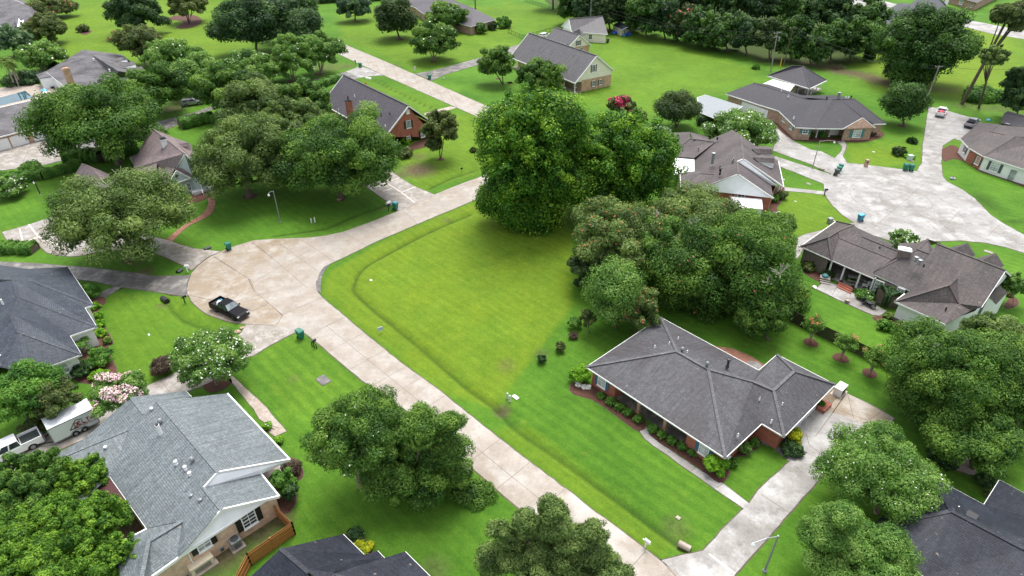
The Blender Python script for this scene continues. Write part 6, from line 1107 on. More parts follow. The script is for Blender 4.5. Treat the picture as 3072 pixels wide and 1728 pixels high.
bins = [((21, 2215, 1030), 'green wheeled bin at the back edge of the tan turning area', 'bincover', 1.15, 40), ((32, 462, 500), 'green wheeled bin on the near verge beside the black post mailbox', 'bincover', 1.2, -40), ((22, 1375, 640), 'green wheeled bin with something on its lid beside the brick house driveway', 'bincover', 1.2, -30),
        ((12, 1035, 652), 'green wheeled bin at the bright new driveway apron', 'bincover', 1.2, -50), ((12, 1703, 768), 'blue green wheeled bin beside the narrow far driveway', 'bincover', 1.2, -50), ((24, 755, 310), 'dark bin, nearest of three at the left rim of the right turning circle', 'bingrey', 1.15, -30),
        ((24, 778, 285), 'green bin, middle of three at the left rim of the right turning circle', 'bincover', 1.15, -30), ((24, 797, 262), 'pale green bin, farthest of three at the left rim of the right turning circle', 'bincover', 1.15, -30),
        ((24, 1422, 262), 'left one of two green bins at the far rim of the right turning circle', 'bincover', 1.25, 80), ((24, 1477, 268), 'right one of two green bins at the far rim of the right turning circle', 'bincover', 1.25, 80), ((24, 988, 752), 'blue bin with pale lid at the near rim of the right turning circle', 'binblue', 1.2, 200), ((14, 135, 1160), 'dark green bin against the long brick house garage corner', 'bincover', 1.2, 100),
        ((13, 1040, 415), 'blue grey bin at the corner of the cream garage', 'bingrey', 1.2, 20)]
pb_ = make_bin()
for i, (q, lab, mt, sc_, rz) in enumerate(bins):
    o = pb_ if i == 0 else copy_tree(pb_); o.location = K(*q) + V((0, 0, .05)); o.rotation_euler.z = math.radians(rz); o.scale = (sc_,) * 3; o['label'] = lab
    if mt != 'bincover':
        for ch in o.children:
            if ch.name.startswith('bin_body') or ch.name.startswith('lid'):
                ch.data = ch.data.copy(); ch.data.materials[0] = MAT[mt if not (mt == 'binblue' and ch.name.startswith('lid')) else 'lightblue']
tag(MB().prism([K(22, 1345, 570) + V((x, y, 0)) for x, y in ((-.3, -.2), (.3, -.2), (.3, .2), (-.3, .2))], 1.35, 1.5).build('lid_box', 'lightblue'), 'small blue box resting on top of the bin by the brick house driveway', 'box').location = K(22, 1375, 640) - K(22, 1345, 570)
# ------------------------------------------------------------------ mailboxes, lamps, posts
def mailbox(q, lab, mat='black', boxmat=None, arm=0., h=1.05, rz=0.):
    p = K(*q); t = thing('mailbox', p, lab, 'mailbox', 'mailboxes on posts along the streets'); ca = V((math.cos(rz), math.sin(rz), 0)); b = MB(); b.bar(p, p + V((0, 0, h)), .12, .12); b.bar(p + V((0, 0, h - .06)) - ca * .35, p + V((0, 0, h - .06)) + ca * .45, .08, .08); b.bar(p + V((0, 0, h - .45)), p + V((0, 0, h - .1)) + ca * .35, .06, .06); b.build('post', mat, t)
    b = MB(); c = p + V((0, 0, h)) + ca * .12; sd = V((-ca.y, ca.x, 0)); prof = [(-.13, 0), (.13, 0), (.13, .16), (.08, .25), (0, .28), (-.08, .25), (-.13, .16)]
    r0, r1 = [c - ca * .28 + sd * x + V((0, 0, z)) for x, z in prof], [c + ca * .3 + sd * x + V((0, 0, z)) for x, z in prof]; b.hexa(r0, r1); b.build('letter_box', boxmat or mat, t); return t
mailbox((31, 1790, 160), 'black mailbox on the grass left of the black pickup', rz=math.radians(45)); mailbox((32, 590, 590), 'black mailbox on a brown post in a small round bed by the near street', rz=math.radians(45)); mailbox((21, 1815, 1245), 'white mailbox at the end of the long dark driveway', 'white', rz=math.radians(0)); mailbox((22, 1308, 650), 'dark mailbox left of the bin by the brick house driveway', rz=.6)
mailbox((12, 990, 625), 'dark mailbox behind the new apron of the upper street', rz=2.2); mailbox((12, 1560, 690), 'pale green mailbox on the far side of the upper street', 'white', 'metal', rz=.5); mailbox((24, 645, 500), 'black mailbox at the left rim of the right turning circle', rz=0.); mailbox((43, 1400, 1175), 'white curved mailbox near the pipe mouth on the front verge', 'white', rz=-.8, h=1.0)
for dx_, dy_ in ((-20, -10), (22, 8)): tag(MB().tube([K(32, 590 + dx_, 590 + dy_), K(32, 590 + dx_, 590 + dy_) + V((0, 0, .75))], .07, 6).build('bed_post', 'black'), 'short black post %s the black mailbox by the near street' % ('left of' if dx_ < 0 else 'right of'), 'post', 'posts beside the near mailbox')
b = MB(); p = K(24, 1045, 225); t = thing('brick_mailbox', p, 'weathered brick mailbox pillar at the far rim of the turning circle', 'mailbox'); b.box((p.x, p.y, .7), (.28, .3, .7), .2); b.box((p.x, p.y, 1.45), (.33, .35, .07), .2); b.build('pillar', 'mixbrick', t); MB().box((p.x - .05, p.y - .33, 1.05), (.13, .06, .13), .2).build('letter_box', 'black', t)
def lamp(q, lab, h=5.9, armdir=(0, 0), al=.9, mat='metal'):
    p = K(*q); t = thing('street_lamp', p, lab, 'street lamp', 'street lamps beside the lawns'); MB().tube([p, p + V((0, 0, h * .5)), p + V((0, 0, h))], [.11, .09, .07], 10).build('pole', mat, t); MB().lathe(p, [(.22, 0), (.2, .12), (.12, .2)], 10).build('base', 'metal', t)
    d = V((armdir[0], armdir[1], 0)).normalized(); top = p + V((0, 0, h - .1)); e = top + d * al + V((0, 0, -.1)); MB().tube([top, top + d * al * .5 + V((0, 0, .12)), e], .045, 6).build('arm', mat, t)
    MB().lathe(e + V((0, 0, -.5)), [(.03, 0), (.16, .05), (.2, .18), (.14, .34), (.05, .48)], 12).build('lamp_shade', 'white', t)
lamp((22, 262, 760), 'pale green grey street lamp on the lawn below the oaks', 5.9, (-.7, -.6)); lamp((44, 70, 1400), 'grey street lamp with a long bent arm near the bottom edge', 5.1, (-1.0, -.25), 2.2); lamp((24, 530, 245), 'tan street lamp with long arm by the right turning circle', 5.9, (1, .15), 3.2, 'walk'); lamp((21, 392, 500), 'thin dark post lamp on the left lawn before the hedge', 3.0, (-.3, -.1), .15, 'darkmetal')
def peds(q1, q2, lab):
    for i, (q, h) in enumerate(((q1, .85), (q2, .95))):
        p = K(*q); b = MB(); b.lathe(p, [(.14, 0), (.15, .1), (.13, .2), (.13, h - .1), (.1, h), (.02, h + .04)], 10); o = b.build('utility_pedestal', plain('pedestal_%d' % random.randint(0, 9999), (.55, .60, .50), .5) if 'pedp' not in MAT else MAT['pedp']); tag(o, ('left' if i == 0 else 'right') + lab, 'pedestal', 'pale utility pedestals in pairs')
MAT['pedp'] = plain('pedestal_plastic', (.55, .60, .50), .5)
peds((22, 563, 768), (22, 597, 762), ' one of two pale green pedestals on the lawn right of the lamp'); peds((33, 72, 1080), (33, 95, 1110), ' one of two white pedestals beside the meter cover on the centre lawn')
def cover(q, w_, d_, lab, mat='metal', h=.12, a_=-.8, name='meter_cover'):
    p = K(*q); tag(MB().box((p.x, p.y, h / 2), (w_ / 2, d_ / 2, h / 2), a_).box((p.x, p.y, h + .02), (w_ / 2 - .08, d_ / 2 - .08, .02), a_).build(name, mat), lab, 'utility cover')
cover((33, 150, 1072), .8, .45, 'pale rectangular meter cover beside the white pedestals', 'white'); cover((32, 676, 905), 1.7, 1.2, 'grey concrete utility slab in the striped near lawn', 'mossy', .06); cover((32, 1137, 1328 - 1290), .3, .2, 'tiny pale cap in the near lawn') if False else None
cover((24, 495, 392), .8, .7, 'small grey cover in the triangle of lawn by the white gabled house', 'drive', .05); cover((24, 1492, 172), .7, .6, 'grey cover beside the green transformer box', 'drive', .08); cover((24, 2230, 1052), 1.2, .8, 'grey utility slab on the lawn behind the shingled house', 'drive', .08)
cover((22, 1137, 1325), .35, .3, 'small white cap in the upper part of the centre lawn', 'white', .1); cover((43, 1720, 890), .4, .35, 'small round pale cap in the lower striped lawn', 'walk', .1); cover((31, 1440, 468), .4, .2, 'small white cap in the lawn left of the flowering tree', 'white', .1); cover((24, 1122, 85), .5, .3, 'small pale cap on the lawn above the brick mailbox', 'white', .08); cover((24, 368, 562), .4, .2, 'small pale cap on the lawn beside the white gabled house', 'white', .06)
p = K(24, 1468, 160); tag(MB().box((p.x, p.y, .5), (.45, .4, .5), .1).box((p.x, p.y, 1.03), (.5, .45, .04), .1).build('transformer_box', plain('transformer', (.42, .55, .50), .5)), 'pale green transformer box behind the two green bins', 'transformer')
p = K(24, 695, 770); tag(MB().box((p.x, p.y, .45), (.35, .3, .45), .4).box((p.x, p.y, .93), (.4, .34, .04), .4).build('air_conditioner', 'metal'), 'small grey unit on the lawn corner above the shingled roof', 'air conditioner'); cover((24, 730, 750), .8, .6, 'flat grey pad beside the small grey unit', 'drive', .1)
# sign, hydrant, marker
p = K(32, 1232, 448); t = thing('yard_sign', p, 'small blue and white yard sign on wire legs by the near street', 'sign'); a_ = math.radians(30); dx = V((math.cos(a_), math.sin(a_), 0)); b = MB()
for s in (-1, 1): b.bar(p + dx * s * .2, p + dx * s * .2 + V((0, 0, .5)), .02, .02)
b.build('leg', 'metal', t); MB().bar(p - dx * .32 + V((0, 0, .72)), p + dx * .32 + V((0, 0, .72)), .03, .62).build('sign_board', 'white', t)
MB().bar(p - dx * .27 + V((0, -.02, .70)), p + dx * .27 + V((0, -.02, .70)), .04, .36).build('blue_panel', plain('sign_blue', (.06, .2, .5), .5), t); MB().bar(p - dx * .2 + V((0, -.03, .74)), p + dx * .2 + V((0, -.03, .74)), .05, .07).bar(p - dx * .14 + V((0, -.03, .62)), p + dx * .14 + V((0, -.03, .62)), .05, .05).build('lettering', 'white', t)
p = K(22, 2015, 300); t = thing('marker_sign', p, 'small dark sign on a thin post beside the street near the big tree', 'sign'); MB().tube([p, p + V((0, 0, 1.2))], .03, 6).build('post', 'darkmetal', t); MB().box(p + V((0, 0, 1.25)), (.22, .03, .2), .5).build('sign_board', 'darkmetal', t)
p = K(12, 1088, 822); t = thing('fire_hydrant', p, 'orange fire hydrant on the verge behind the brick house', 'hydrant'); MB().lathe(p, [(.2, 0), (.2, .08), (.13, .1), (.13, .6), (.18, .63), (.17, .75), (.05, .86)], 10).build('barrel', 'orange', t); MB().tube([p + V((-.25, 0, .5)), p + V((.25, 0, .5))], .07, 8).build('nozzle', 'orange', t)
p = K(14, 218, 650); tag(MB().tube([p, p + V((0, 0, 2.6))], [.14, .12], 10).lathe(p + V((0, 0, 2.55)), [(.13, 0), (.05, .15)], 10).build('marker_post', 'yellow'), 'yellow marker post beside the utility poles at the wood edge', 'post')
# drain pipes and headwalls
def pipe(q0, q1, r_, lab, mat, z=.0):
    p, q = K(*q0), K(*q1); p.z = q.z = z; d = (q - p).normalized(); b = MB(); b.tube([p - d * .1, q], r_, 16, cap=False); b.tube([q - d * .01, p], r_ * .8, 16); b.build('x', mat) if False else None; o = b.build('culvert_pipe', mat); tag(o, lab, 'drain pipe', 'drain pipes under the driveways')
    return o
pipe((43, 1735, 1140), (43, 1840, 1195), .32, 'tan drain pipe end in the ditch beside the long pale driveway', 'walk', .05); pipe((31, 1612, 140), (31, 1570, 110), .38, 'dark drain pipe mouth in the lawn left of the black mailbox', 'darkmetal', .0); pipe((21, 1720, 1250), (21, 1755, 1225), .38, 'black drain pipe mouth by the white mailbox', 'black', 0.); pipe((21, 2030, 1010), (21, 1975, 1030), .35, 'dark drain pipe end near the bin on the back verge', 'darkmetal', .0)
pipe((12, 1140, 765), (12, 1090, 755), .38, 'pale drain pipe mouth in the verge ditch behind the brick house', 'white', 0.); pipe((22, 1290, 590), (22, 1320, 570), .3, 'white pipe end left of the bin by the brick house driveway', 'white', .1); pipe((24, 600, 250), (24, 640, 265), .3, 'small concrete culvert between the two right driveways', 'drive', .1)
for q, lab, rr in (((31, 2290, 440), 'loose rubble stones at the driveway edge beneath the pickup', .45), ((31, 2340, 400), 'second heap of rubble stones at the driveway edge', .35), ((22, 830, 545), 'low dark stump plants at the oak foot', .5)): lump('rubble_heap', K(*q), rr, 'mixbrick', lab, 'stones', .4, int(q[1]))

# ------------------------------------------------------------------ fences
def board_fence(name, pts, h, mat, lab, group=None, rails=True):
    t = thing(name, pts[0], lab, 'fence', group); b = MB(); rb = MB()
    for p, q in zip(pts[:-1], pts[1:]):
        L_ = (q - p).length; n = max(1, int(L_ / .2)); d = (q - p) / n
        for i in range(n): c = p + d * (i + .5); b.bar(c, c + V((0, 0, h + random.uniform(-.015, .015))), .02, .02) if False else b.hexa([c - d * .47 + V((-d.y, d.x, 0)).normalized() * k for k in (-.012, .012)] + [c + d * .47 + V((-d.y, d.x, 0)).normalized() * k for k in (.012, -.012)], [c - d * .47 + V((-d.y, d.x, 0)).normalized() * k + V((0, 0, h)) for k in (-.012, .012)] + [c + d * .47 + V((-d.y, d.x, 0)).normalized() * k + V((0, 0, h)) for k in (.012, -.012)])
        if rails:
            off_ = V((-(q - p).y, (q - p).x, 0)).normalized() * .05
            if off_.dot(-p) < 0: off_ = -off_
            for z_ in (.35, h * .55, h - .25): rb.bar(p + off_ + V((0, 0, z_)), q + off_ + V((0, 0, z_)), .05, .1)
        m = max(1, round(L_ / 2.6))
        for i in range(m + 1): c = p.lerp(q, i / m); pb = MB(); pb.bar(c + V((0, 0, 0)), c + V((0, 0, h + .03)), .13, .13); pb.build('post', mat, t)
    b.build('boards', mat, t)
    if rails: rb.build('rails', mat, t)
    return t
P_ = [K(42, 205, 850), K(42, 405, 1045), K(42, -20, 1345), K(41, 2250, 1700)]
board_fence('wooden_fence', P_, 1.75, 'wood', 'new orange cedar fence wrapping the near grey roofed house corner')
board_fence('weathered_fence', [K(34, 270, 310), K(34, 430, 395), K(34, 900, 620), K(34, 1340, 845), K(34, 1500, 930)], 1.8, 'darkwood', 'dark weathered board fence behind the three young crape myrtles', rails=False)
board_fence('dark_fence', [K(14, 1085, 500), K(14, 1170, 520), K(14, 1350, 560)], 1.8, 'darkwood', 'short dark fence in the shade between the far trees', rails=False)
def iron_fence(pts, lab, h=1.3, step=1.4):
    t = thing('iron_fence', pts[0], lab, 'fence', 'thin black metal fences round the far lawns'); b = MB(); pk_ = MB()
    for p, q in zip(pts[:-1], pts[1:]):
        for z_ in (h - .05, h - .3, .15): b.bar(p + V((0, 0, z_)), q + V((0, 0, z_)), .04, .05)
        n = int((q - p).length / .35)
        for i in range(n): c = p.lerp(q, i / n); pk_.bar(c, c + V((0, 0, h)), .022, .022)
        m = max(1, int((q - p).length / 2.4))
        for i in range(m + 1): c = p.lerp(q, i / m); pk_.bar(c, c + V((0, 0, h + .08)), .07, .07)
    b.build('rails', 'darkmetal', t); pk_.build('pickets', 'darkmetal', t)
iron_fence([K(12, 2470, 318), K(13, 75, 315), K(13, 225, 380), K(13, 600, 275)], 'black metal fence zigzagging across the lawn by the parked white car', 1.4); iron_fence([K(13, 230, 10), K(13, 500, 100), K(13, 740, 165)], 'black metal fence in front of the woods at the top', 1.4); iron_fence([K(12, 560, 965), K(12, 690, 935), K(12, 760, 900)], 'thin dark wire fence left of the brick house roof', 1.2)
# ------------------------------------------------------------------ utility poles and wires
def upole(q, h, lab, arms=1, mat='trunk', lean=0.):
    p = K(*q); t = thing('utility_pole', p, lab, 'utility pole', 'utility poles at the back of the lots'); top = p + V((lean, 0, h)); MB().tube([p, top], [.18, .11], 8).build('pole', mat, t)
    for i in range(arms): c = top - V((0, 0, .4 + i * 1.1)); b = MB(); b.bar(c - V((1.1, .2, 0)), c + V((1.1, .2, 0)), .1, .12); b.build('crossarm', mat, t)
    b = MB(); 
    for s in (-1, 0, 1): b.lathe(top + V((s * .95, 0, -.32)), [(.05, 0), (.09, .08), (.05, .2)], 8)
    b.build('insulator', 'metal', t); MB().tube([p + V((.3, -.1, h - 2.6)), p + V((.3, -.1, h - 1.6))], .22, 10).build('transformer', 'metal', t) if arms > 1 else None; return top
ta_ = upole((14, 130, 690), 11.2, 'grey utility pole with crossarm and transformer at the wood edge', 2, 'drive', -.6); tb_ = upole((14, 250, 640), 11.2, 'thin brown utility pole just right of the grey pole', 1, 'trunk', .4); tc_ = upole((14, 1640, 955), 8.6, 'slim utility pole beside the round dark evergreen', 1, 'drive', 0)
b = MB(); p_ = K(14, 125, 560); t = thing('pole_brace', p_, 'short grey pole stub left of the grey utility pole', 'utility pole', 'utility poles at the back of the lots'); MB().tube([p_, p_ + V((0, 0, 6))], .15, 8).build('pole', 'drive', t)
def wire(a, b_, sag, lab, name='power_line'):
    pts = [a.lerp(b_, i / 12) - V((0, 0, sag * 4 * (i / 12) * (1 - i / 12))) for i in range(13)]; tag(MB().tube(pts, .028, 4).build(name, 'darkmetal'), lab, 'cable', 'overhead cables')
wire(tb_, tc_ + V((0, 0, -.2)), 2.0, 'overhead cable from the brown pole to the slim pole'); wire(ta_, K(13, 1000, 60, 9), 2.5, 'upper cable running left from the grey utility pole'); wire(ta_ + V((0, 0, -1.8)), K(13, 1000, 100, 8), 2.0, 'lower cable running left from the grey utility pole'); wire(tc_, K(14, 2700, 640, 9), 1.0, 'overhead cable running right from the slim pole'); wire(tb_ + V((0, 0, -1)), tc_ + V((0, 0, -.8)), 2.4, 'second lower cable from the brown pole to the slim pole')
# ------------------------------------------------------------------ yard things
def unit(name, q, hx, hy, h, a_, mat, lab, cat, pad=True, fan=False):
    p = K(*q); t = thing(name, p, lab, cat)
    if pad: MB().box((p.x, p.y, .06), (hx + .2, hy + .2, .06), a_).build('pad', 'walk', t)
    o = MB().box((p.x, p.y, .12 + h / 2), (hx, hy, h / 2), a_).build('cabinet', mat, t); bv = o.modifiers.new('b', 'BEVEL'); bv.width = .05; bv.segments = 2
    MB().box((p.x, p.y, .14 + h), (hx + .03, hy + .03, .03), a_).build('top', mat, t)
    b = MB(); ca, sa = math.cos(a_), math.sin(a_)
    for k in range(5): zz = .3 + (h - .3) * k / 5; b.bar((p.x - hx * .7 * ca + (hy + .01) * sa, p.y - hx * .7 * sa - (hy + .01) * ca, zz), (p.x + hx * .7 * ca + (hy + .01) * sa, p.y + hx * .7 * sa - (hy + .01) * ca, zz), .03, .05)
    b.build('louvres', 'bingrey', t)
    if fan:
        b = MB(); b.lathe((p.x, p.y, .17 + h), [(min(hx, hy) * .85, 0), (min(hx, hy) * .85, .05), (min(hx, hy) * .75, .05)], 16); b.build('fan_ring', 'bingrey', t)
unit('backup_generator', (34, 785, 1030), .75, .45, 1.0, math.radians(42), 'white', 'white generator cabinet at the garage corner of the hip roofed brick house', 'generator')
unit('backup_generator', (5, 1150, 1385), 1.0, .45, .9, math.radians(45), 'beige', 'beige generator between the near house wall and cedar fence', 'generator'); unit('air_conditioner', (5, 1408, 1225), .42, .42, .95, math.radians(45), 'metal', 'grey air conditioner with fan beside the near house wall', 'air conditioner', fan=True)
unit('air_conditioner', (22, 1485, 85), .5, .4, .8, .8, 'white', 'white air conditioner below the red brick gable', 'air conditioner', fan=True)
unit('gas_meter', (5, 1300, 1262), .18, .15, .5, .8, 'metal', 'small gas meter on the near house wall', 'meter', pad=False)
def table_chairs(): pass
def seat(q, mat, lab, rz, s=1.): # small garden chair
    p = K(*q); t = thing('patio_chair', p, lab, 'chair'); ca = V((math.cos(rz), math.sin(rz), 0)); sd = V((-ca.y, ca.x, 0)); z = V((0, 0, 1)); S = .27 * s
    MB().hexa([p + ca * x * S + sd * y * S + z * .4 * s for x, y in ((-1, -1), (1, -1), (1, 1), (-1, 1))], [p + ca * x * S + sd * y * S + z * .46 * s for x, y in ((-1, -1), (1, -1), (1, 1), (-1, 1))]).build('seat', mat, t)
    b = MB(); b.bar(p - ca * S * 1.0 + z * .46 * s - sd * 0, p - ca * S * 1.25 + z * .98 * s, .06, .5 * s); b.build('backrest', mat, t)
    for x in (-1, 1):
        for y in (-1, 1): MB().bar(p + ca * x * S * .9 + sd * y * S * .9, p + ca * x * S * .9 + sd * y * S * .9 + z * .42 * s, .05, .05).build('leg', mat, t)
    for y in (-1, 1): MB().bar(p - ca * S + sd * y * S + z * .65 * s, p + ca * S + sd * y * S + z * .65 * s, .06, .05).build('armrest', mat, t)
seat((6, 790, 840), 'white', 'white garden chair on the porch of the shingled house', 2.5, 1.5); seat((6, 845, 810), 'lightblue', 'pale blue white chair behind the white porch chair', 2.6, 1.2)
seat((6, 785, 1010), 'darkmetal', 'dark metal chair left of the patio table', .2, 1.2); seat((6, 880, 1060), 'darkmetal', 'dark metal chair right of the patio table', 2.8, 1.2)
p = K(6, 840, 1035); t = thing('patio_table', p, 'dark metal table between two dark chairs on the back patio', 'table'); MB().lathe(p, [(.5, .7), (.5, .75)], 16).build('table_top', 'darkmetal', t); MB().lathe(p, [(.28, 0), (.06, .08), (.06, .7)], 10).build('pedestal', 'darkmetal', t)
p = K(6, 680, 770, 0); t = thing('picnic_table', p, 'grey picnic table on the porch of the shingled house', 'table'); a_ = math.radians(-26); dx = V((math.cos(a_), math.sin(a_), 0)); dy = V((-dx.y, dx.x, 0)); z = V((0, 0, 1))
MB().hexa([p + dx * x + dy * y + z * .9 for x, y in ((-1.1, -.45), (1.1, -.45), (1.1, .45), (-1.1, .45))], [p + dx * x + dy * y + z * .97 for x, y in ((-1.1, -.45), (1.1, -.45), (1.1, .45), (-1.1, .45))]).build('table_top', 'drive', t)
for s in (-1, 1): MB().bar(p + dy * s * .85 - dx * 1.1 + z * .6, p + dy * s * .85 + dx * 1.1 + z * .6, .3, .06).build('bench', 'drive', t); MB().bar(p + dx * s * .8 + dy * -.7 + z * .16, p + dx * s * .8 + dy * .3 + z * .9, .08, .08).build('leg', 'drive', t)
p = K(6, 345, 745); t = thing('garden_steps', p, 'small planked deck steps with teal cover left of the patio', 'steps'); MB().box((p.x, p.y, .5), (.7, .5, .05), a_).box((p.x - .2, p.y - .5, .3), (.7, .25, .04), a_).box((p.x - .3, p.y - .9, .14), (.7, .25, .04), a_).build('tread', 'drive', t); MB().lathe((p.x, p.y + .1, .55), [(.45, 0), (.45, .25), (.3, .4), (.02, .45)], 12).build('cover', 'tealshut', t)
for q, lab, m_, r_ in (((6, 525, 775), 'dark planter on the porch edge of the shingled house', 'black', .28), ((6, 660, 830), 'dark pot beside the porch steps', 'black', .25), ((6, 595, 990), 'stone planter at the outer edge of the patio', 'walk', .4), ((5, 425, 1085), 'left one of two terracotta pots under the patio roof', 'terracotta', .33), ((5, 462, 1110), 'right larger one of two terracotta pots under the patio roof', 'terracotta', .42), ((11, 512, 855), 'dark round pot beside the pool house wall', 'black', .5)):
    p = K(*q); tag(MB().lathe(p, [(r_ * .6, 0), (r_ * .9, r_ * .8), (r_, r_ * 1.2), (r_ * .9, r_ * 1.2), (r_ * .8, r_ * 1.0)], 14).build('plant_pot', m_), lab, 'planter')
b = MB()
for i in range(3): c = K(6, 560 + i * 4, 830 + i * 12); b.hexa(*[[V((x.x, x.y, z_)) for x in px((6, 500 - i * 6, 785 + i * 15), (6, 655 - i * 6, 858 + i * 15), (6, 650 - i * 6, 875 + i * 15), (6, 493 - i * 6, 800 + i * 15))] for z_ in (0.02, .45 - i * .13)])
tag(b.build('brick_steps', 'redbrick'), 'brick steps from porch down to the patio', 'steps')
p0 = K(24, 120, 740); t = thing('garden_bench', p0, 'white slatted garden bench frame in front of the white gabled house', 'bench'); b = MB(); q0, q1 = K(24, 105, 765), K(24, 195, 745)
for i in range(9): c = q0.lerp(q1, i / 8); b.bar(c, c + V((0, 0, 1.7)), .05, .05)
b.bar(q0 + V((0, 0, 1.7)), q1 + V((0, 0, 1.7)), .08, .08); b.bar(q0 + V((0, 0, .9)), q1 + V((0, 0, .9)), .08, .08); b.build('slats', 'white', t); MB().hexa([q0, q1, q1 + V((.3, .9, 0)), q0 + V((.3, .9, 0))], [x + V((0, 0, .5)) for x in (q0, q1, q1 + V((.3, .9, 0)), q0 + V((.3, .9, 0)))]).build('seat', 'white', t)
for q, m_, lab, r_ in (((11, 430, 885), 'lightblue', 'round pale blue float on the pool terrace', .8), ((11, 440, 905), 'white', 'white folded lounger on the pool terrace', .7), ((44, 1890, 350), 'pink', 'bright pink chair on the small stone pad', .55), ((14, 2228, 1165), 'lightblue', 'light blue barrel beside the silver pickup', .5), ((34, 690, 1130), 'tealshut', 'coiled teal hose on its reel by the planter box', .35), ((6, 235, 830), 'white', 'small white pot beside the patio steps', .35), ((12, 1840, 762), 'metal', 'small grey lid in the verge near the blue green bin', .35), ((24, 1885, 345), 'metal', 'grey water feature in a small round bed by the turning circle', .5), ((33, 2545, 1460), 'white', 'x', .01)):
    if lab != 'x': nm = next(n_ for w_, n_ in (('float', 'pool_float'), ('lounger', 'lounger'), ('chair', 'plastic_chair'), ('barrel', 'barrel'), ('hose', 'hose_reel'), ('white pot', 'garden_pot'), ('lid', 'drain_lid'), ('water feature', 'fountain')) if w_ in lab); lump(nm, K(*q), r_, m_, lab, nm.replace('_', ' '), .7, int(q[1]))
p = K(44, 1950, 300); t = thing('garden_table', p, 'pale square table on the small stone pad', 'table'); MB().box((p.x, p.y, .72), (.75, .6, .04), .6).build('table_top', 'metal', t); 
for x, y in ((-1, -1), (1, -1), (1, 1), (-1, 1)): MB().bar(p + V((x * .4, y * .35, 0)), p + V((x * .4, y * .35, .7)), .06, .06).build('leg', 'metal', t)
p = K(34, 640, 1175); t = thing('brick_planter', p, 'brick planter box with leafy plant at the garage corner', 'planter'); MB().box((p.x, p.y, .25), (.95, .45, .25), math.radians(42)).build('box', 'redbrick', t)
p = K(42, 75, 1060 - 1000) ; 
b = MB()
rs = random.Random(4)
for i in range(110): a = rs.uniform(0, 6.3); r_ = rs.random() ** .7 * 1.6; c = K(14, 765, 665) + V((math.cos(a) * r_ * 1.5, math.sin(a) * r_, rs.uniform(0, .8))); d = V((rs.uniform(-1, 1), rs.uniform(-1, 1), rs.uniform(-.2, .6))); b.bar(c, c + d, .05, .05)
tag(b.build('brush_pile', 'trunk', org=V((0, 0, 0))), 'heap of brown cut branches at the edge of the woods', 'brush pile')
for q, lab in (((13, 1450, 235), 'first pale boat shape stored among the trunks at the wood edge'), ((13, 1600, 275), 'long pale covered object among the trunks at the wood edge')):
    lump('covered_boat', K(*q), 1.3, 'metal', lab, 'boat', .4, int(q[1]))
for q0, q1 in (((33, 680, 1000), (33, 850, 1070)),): pass
# ------------------------------------------------------------------ trees and shrubs
RG = np.random.RandomState(11)
def leaf_mesh(name, C, N, S, T, mat, parent, base, asp=.55, shape=None):
    n = len(C); r = RG.normal(size=(n, 3)); N = N + r * .3; N /= np.linalg.norm(N, axis=1)[:, None]
    t = np.cross(N, RG.normal(size=(n, 3))); t /= np.linalg.norm(t, axis=1)[:, None] + 1e-9; b = np.cross(N, t)
    S = S[:, None]; P = np.stack([C - t * S, C + b * S * asp - t * S * .1, C + t * S, C - b * S * asp - t * S * .1], 1).reshape(-1, 3) - np.array(base)
    me = bpy.data.meshes.new(name); me.vertices.add(4 * n); me.vertices.foreach_set('co', P.ravel().astype('f4')); me.loops.add(4 * n); me.loops.foreach_set('vertex_index', np.arange(4 * n)); me.polygons.add(n); me.polygons.foreach_set('loop_start', np.arange(0, 4 * n, 4))
    at = me.attributes.new('tint', 'FLOAT', 'FACE'); at.data.foreach_set('value', np.clip(T, 0, 1).astype('f4')); me.update(); me.materials.append(MAT[mat]); o = bpy.data.objects.new(name, me); COL.objects.link(o); o.parent = parent; 
    if parent is None: o.location = base
    return o
def unit_dirs(n, zmin=-1.): 
    z = RG.uniform(zmin, 1, n); a = RG.uniform(0, 2 * np.pi, n); r = np.sqrt(1 - z * z); return np.stack([r * np.cos(a), r * np.sin(a), z], 1)
def crown_points(c, R, Rz, nb, rb, n, zmin=-.45, fill=.25, squash=.75, core=True, up=.35):
    # clumps over an ellipsoid with an uneven outline, leaves over each clump
    D = unit_dirs(nb, zmin); k = RG.uniform(.70, 1.08, nb); k[: int(nb * fill)] *= RG.uniform(.4, .85, int(nb * fill)); k *= .985; k *= 1 + .09 * np.sin(3 * np.arctan2(D[:, 1], D[:, 0]) + RG.uniform(0, 6)) + .08 * np.sin(5 * np.arctan2(D[:, 1], D[:, 0]) + RG.uniform(0, 6))
    BR = rb * RG.uniform(.6, 1.4, nb); ctr = D * np.array([R, R, Rz]) * (k * (1 - rb / R * .8))[:, None]; tintb = RG.normal(0, .2, nb)
    w_ = BR ** 2; idx = RG.choice(nb, n, p=w_ / w_.sum()); d = unit_dirs(n, -.75); rr = RG.uniform(.5, 1.15, n) ** .6
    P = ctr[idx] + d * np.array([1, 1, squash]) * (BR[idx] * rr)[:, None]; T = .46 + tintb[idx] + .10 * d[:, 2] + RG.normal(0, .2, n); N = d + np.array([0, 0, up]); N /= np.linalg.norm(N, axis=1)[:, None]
    P += RG.normal(size=P.shape) * rb * .06; return P + np.array(c), N, T, ctr + np.array(c), BR
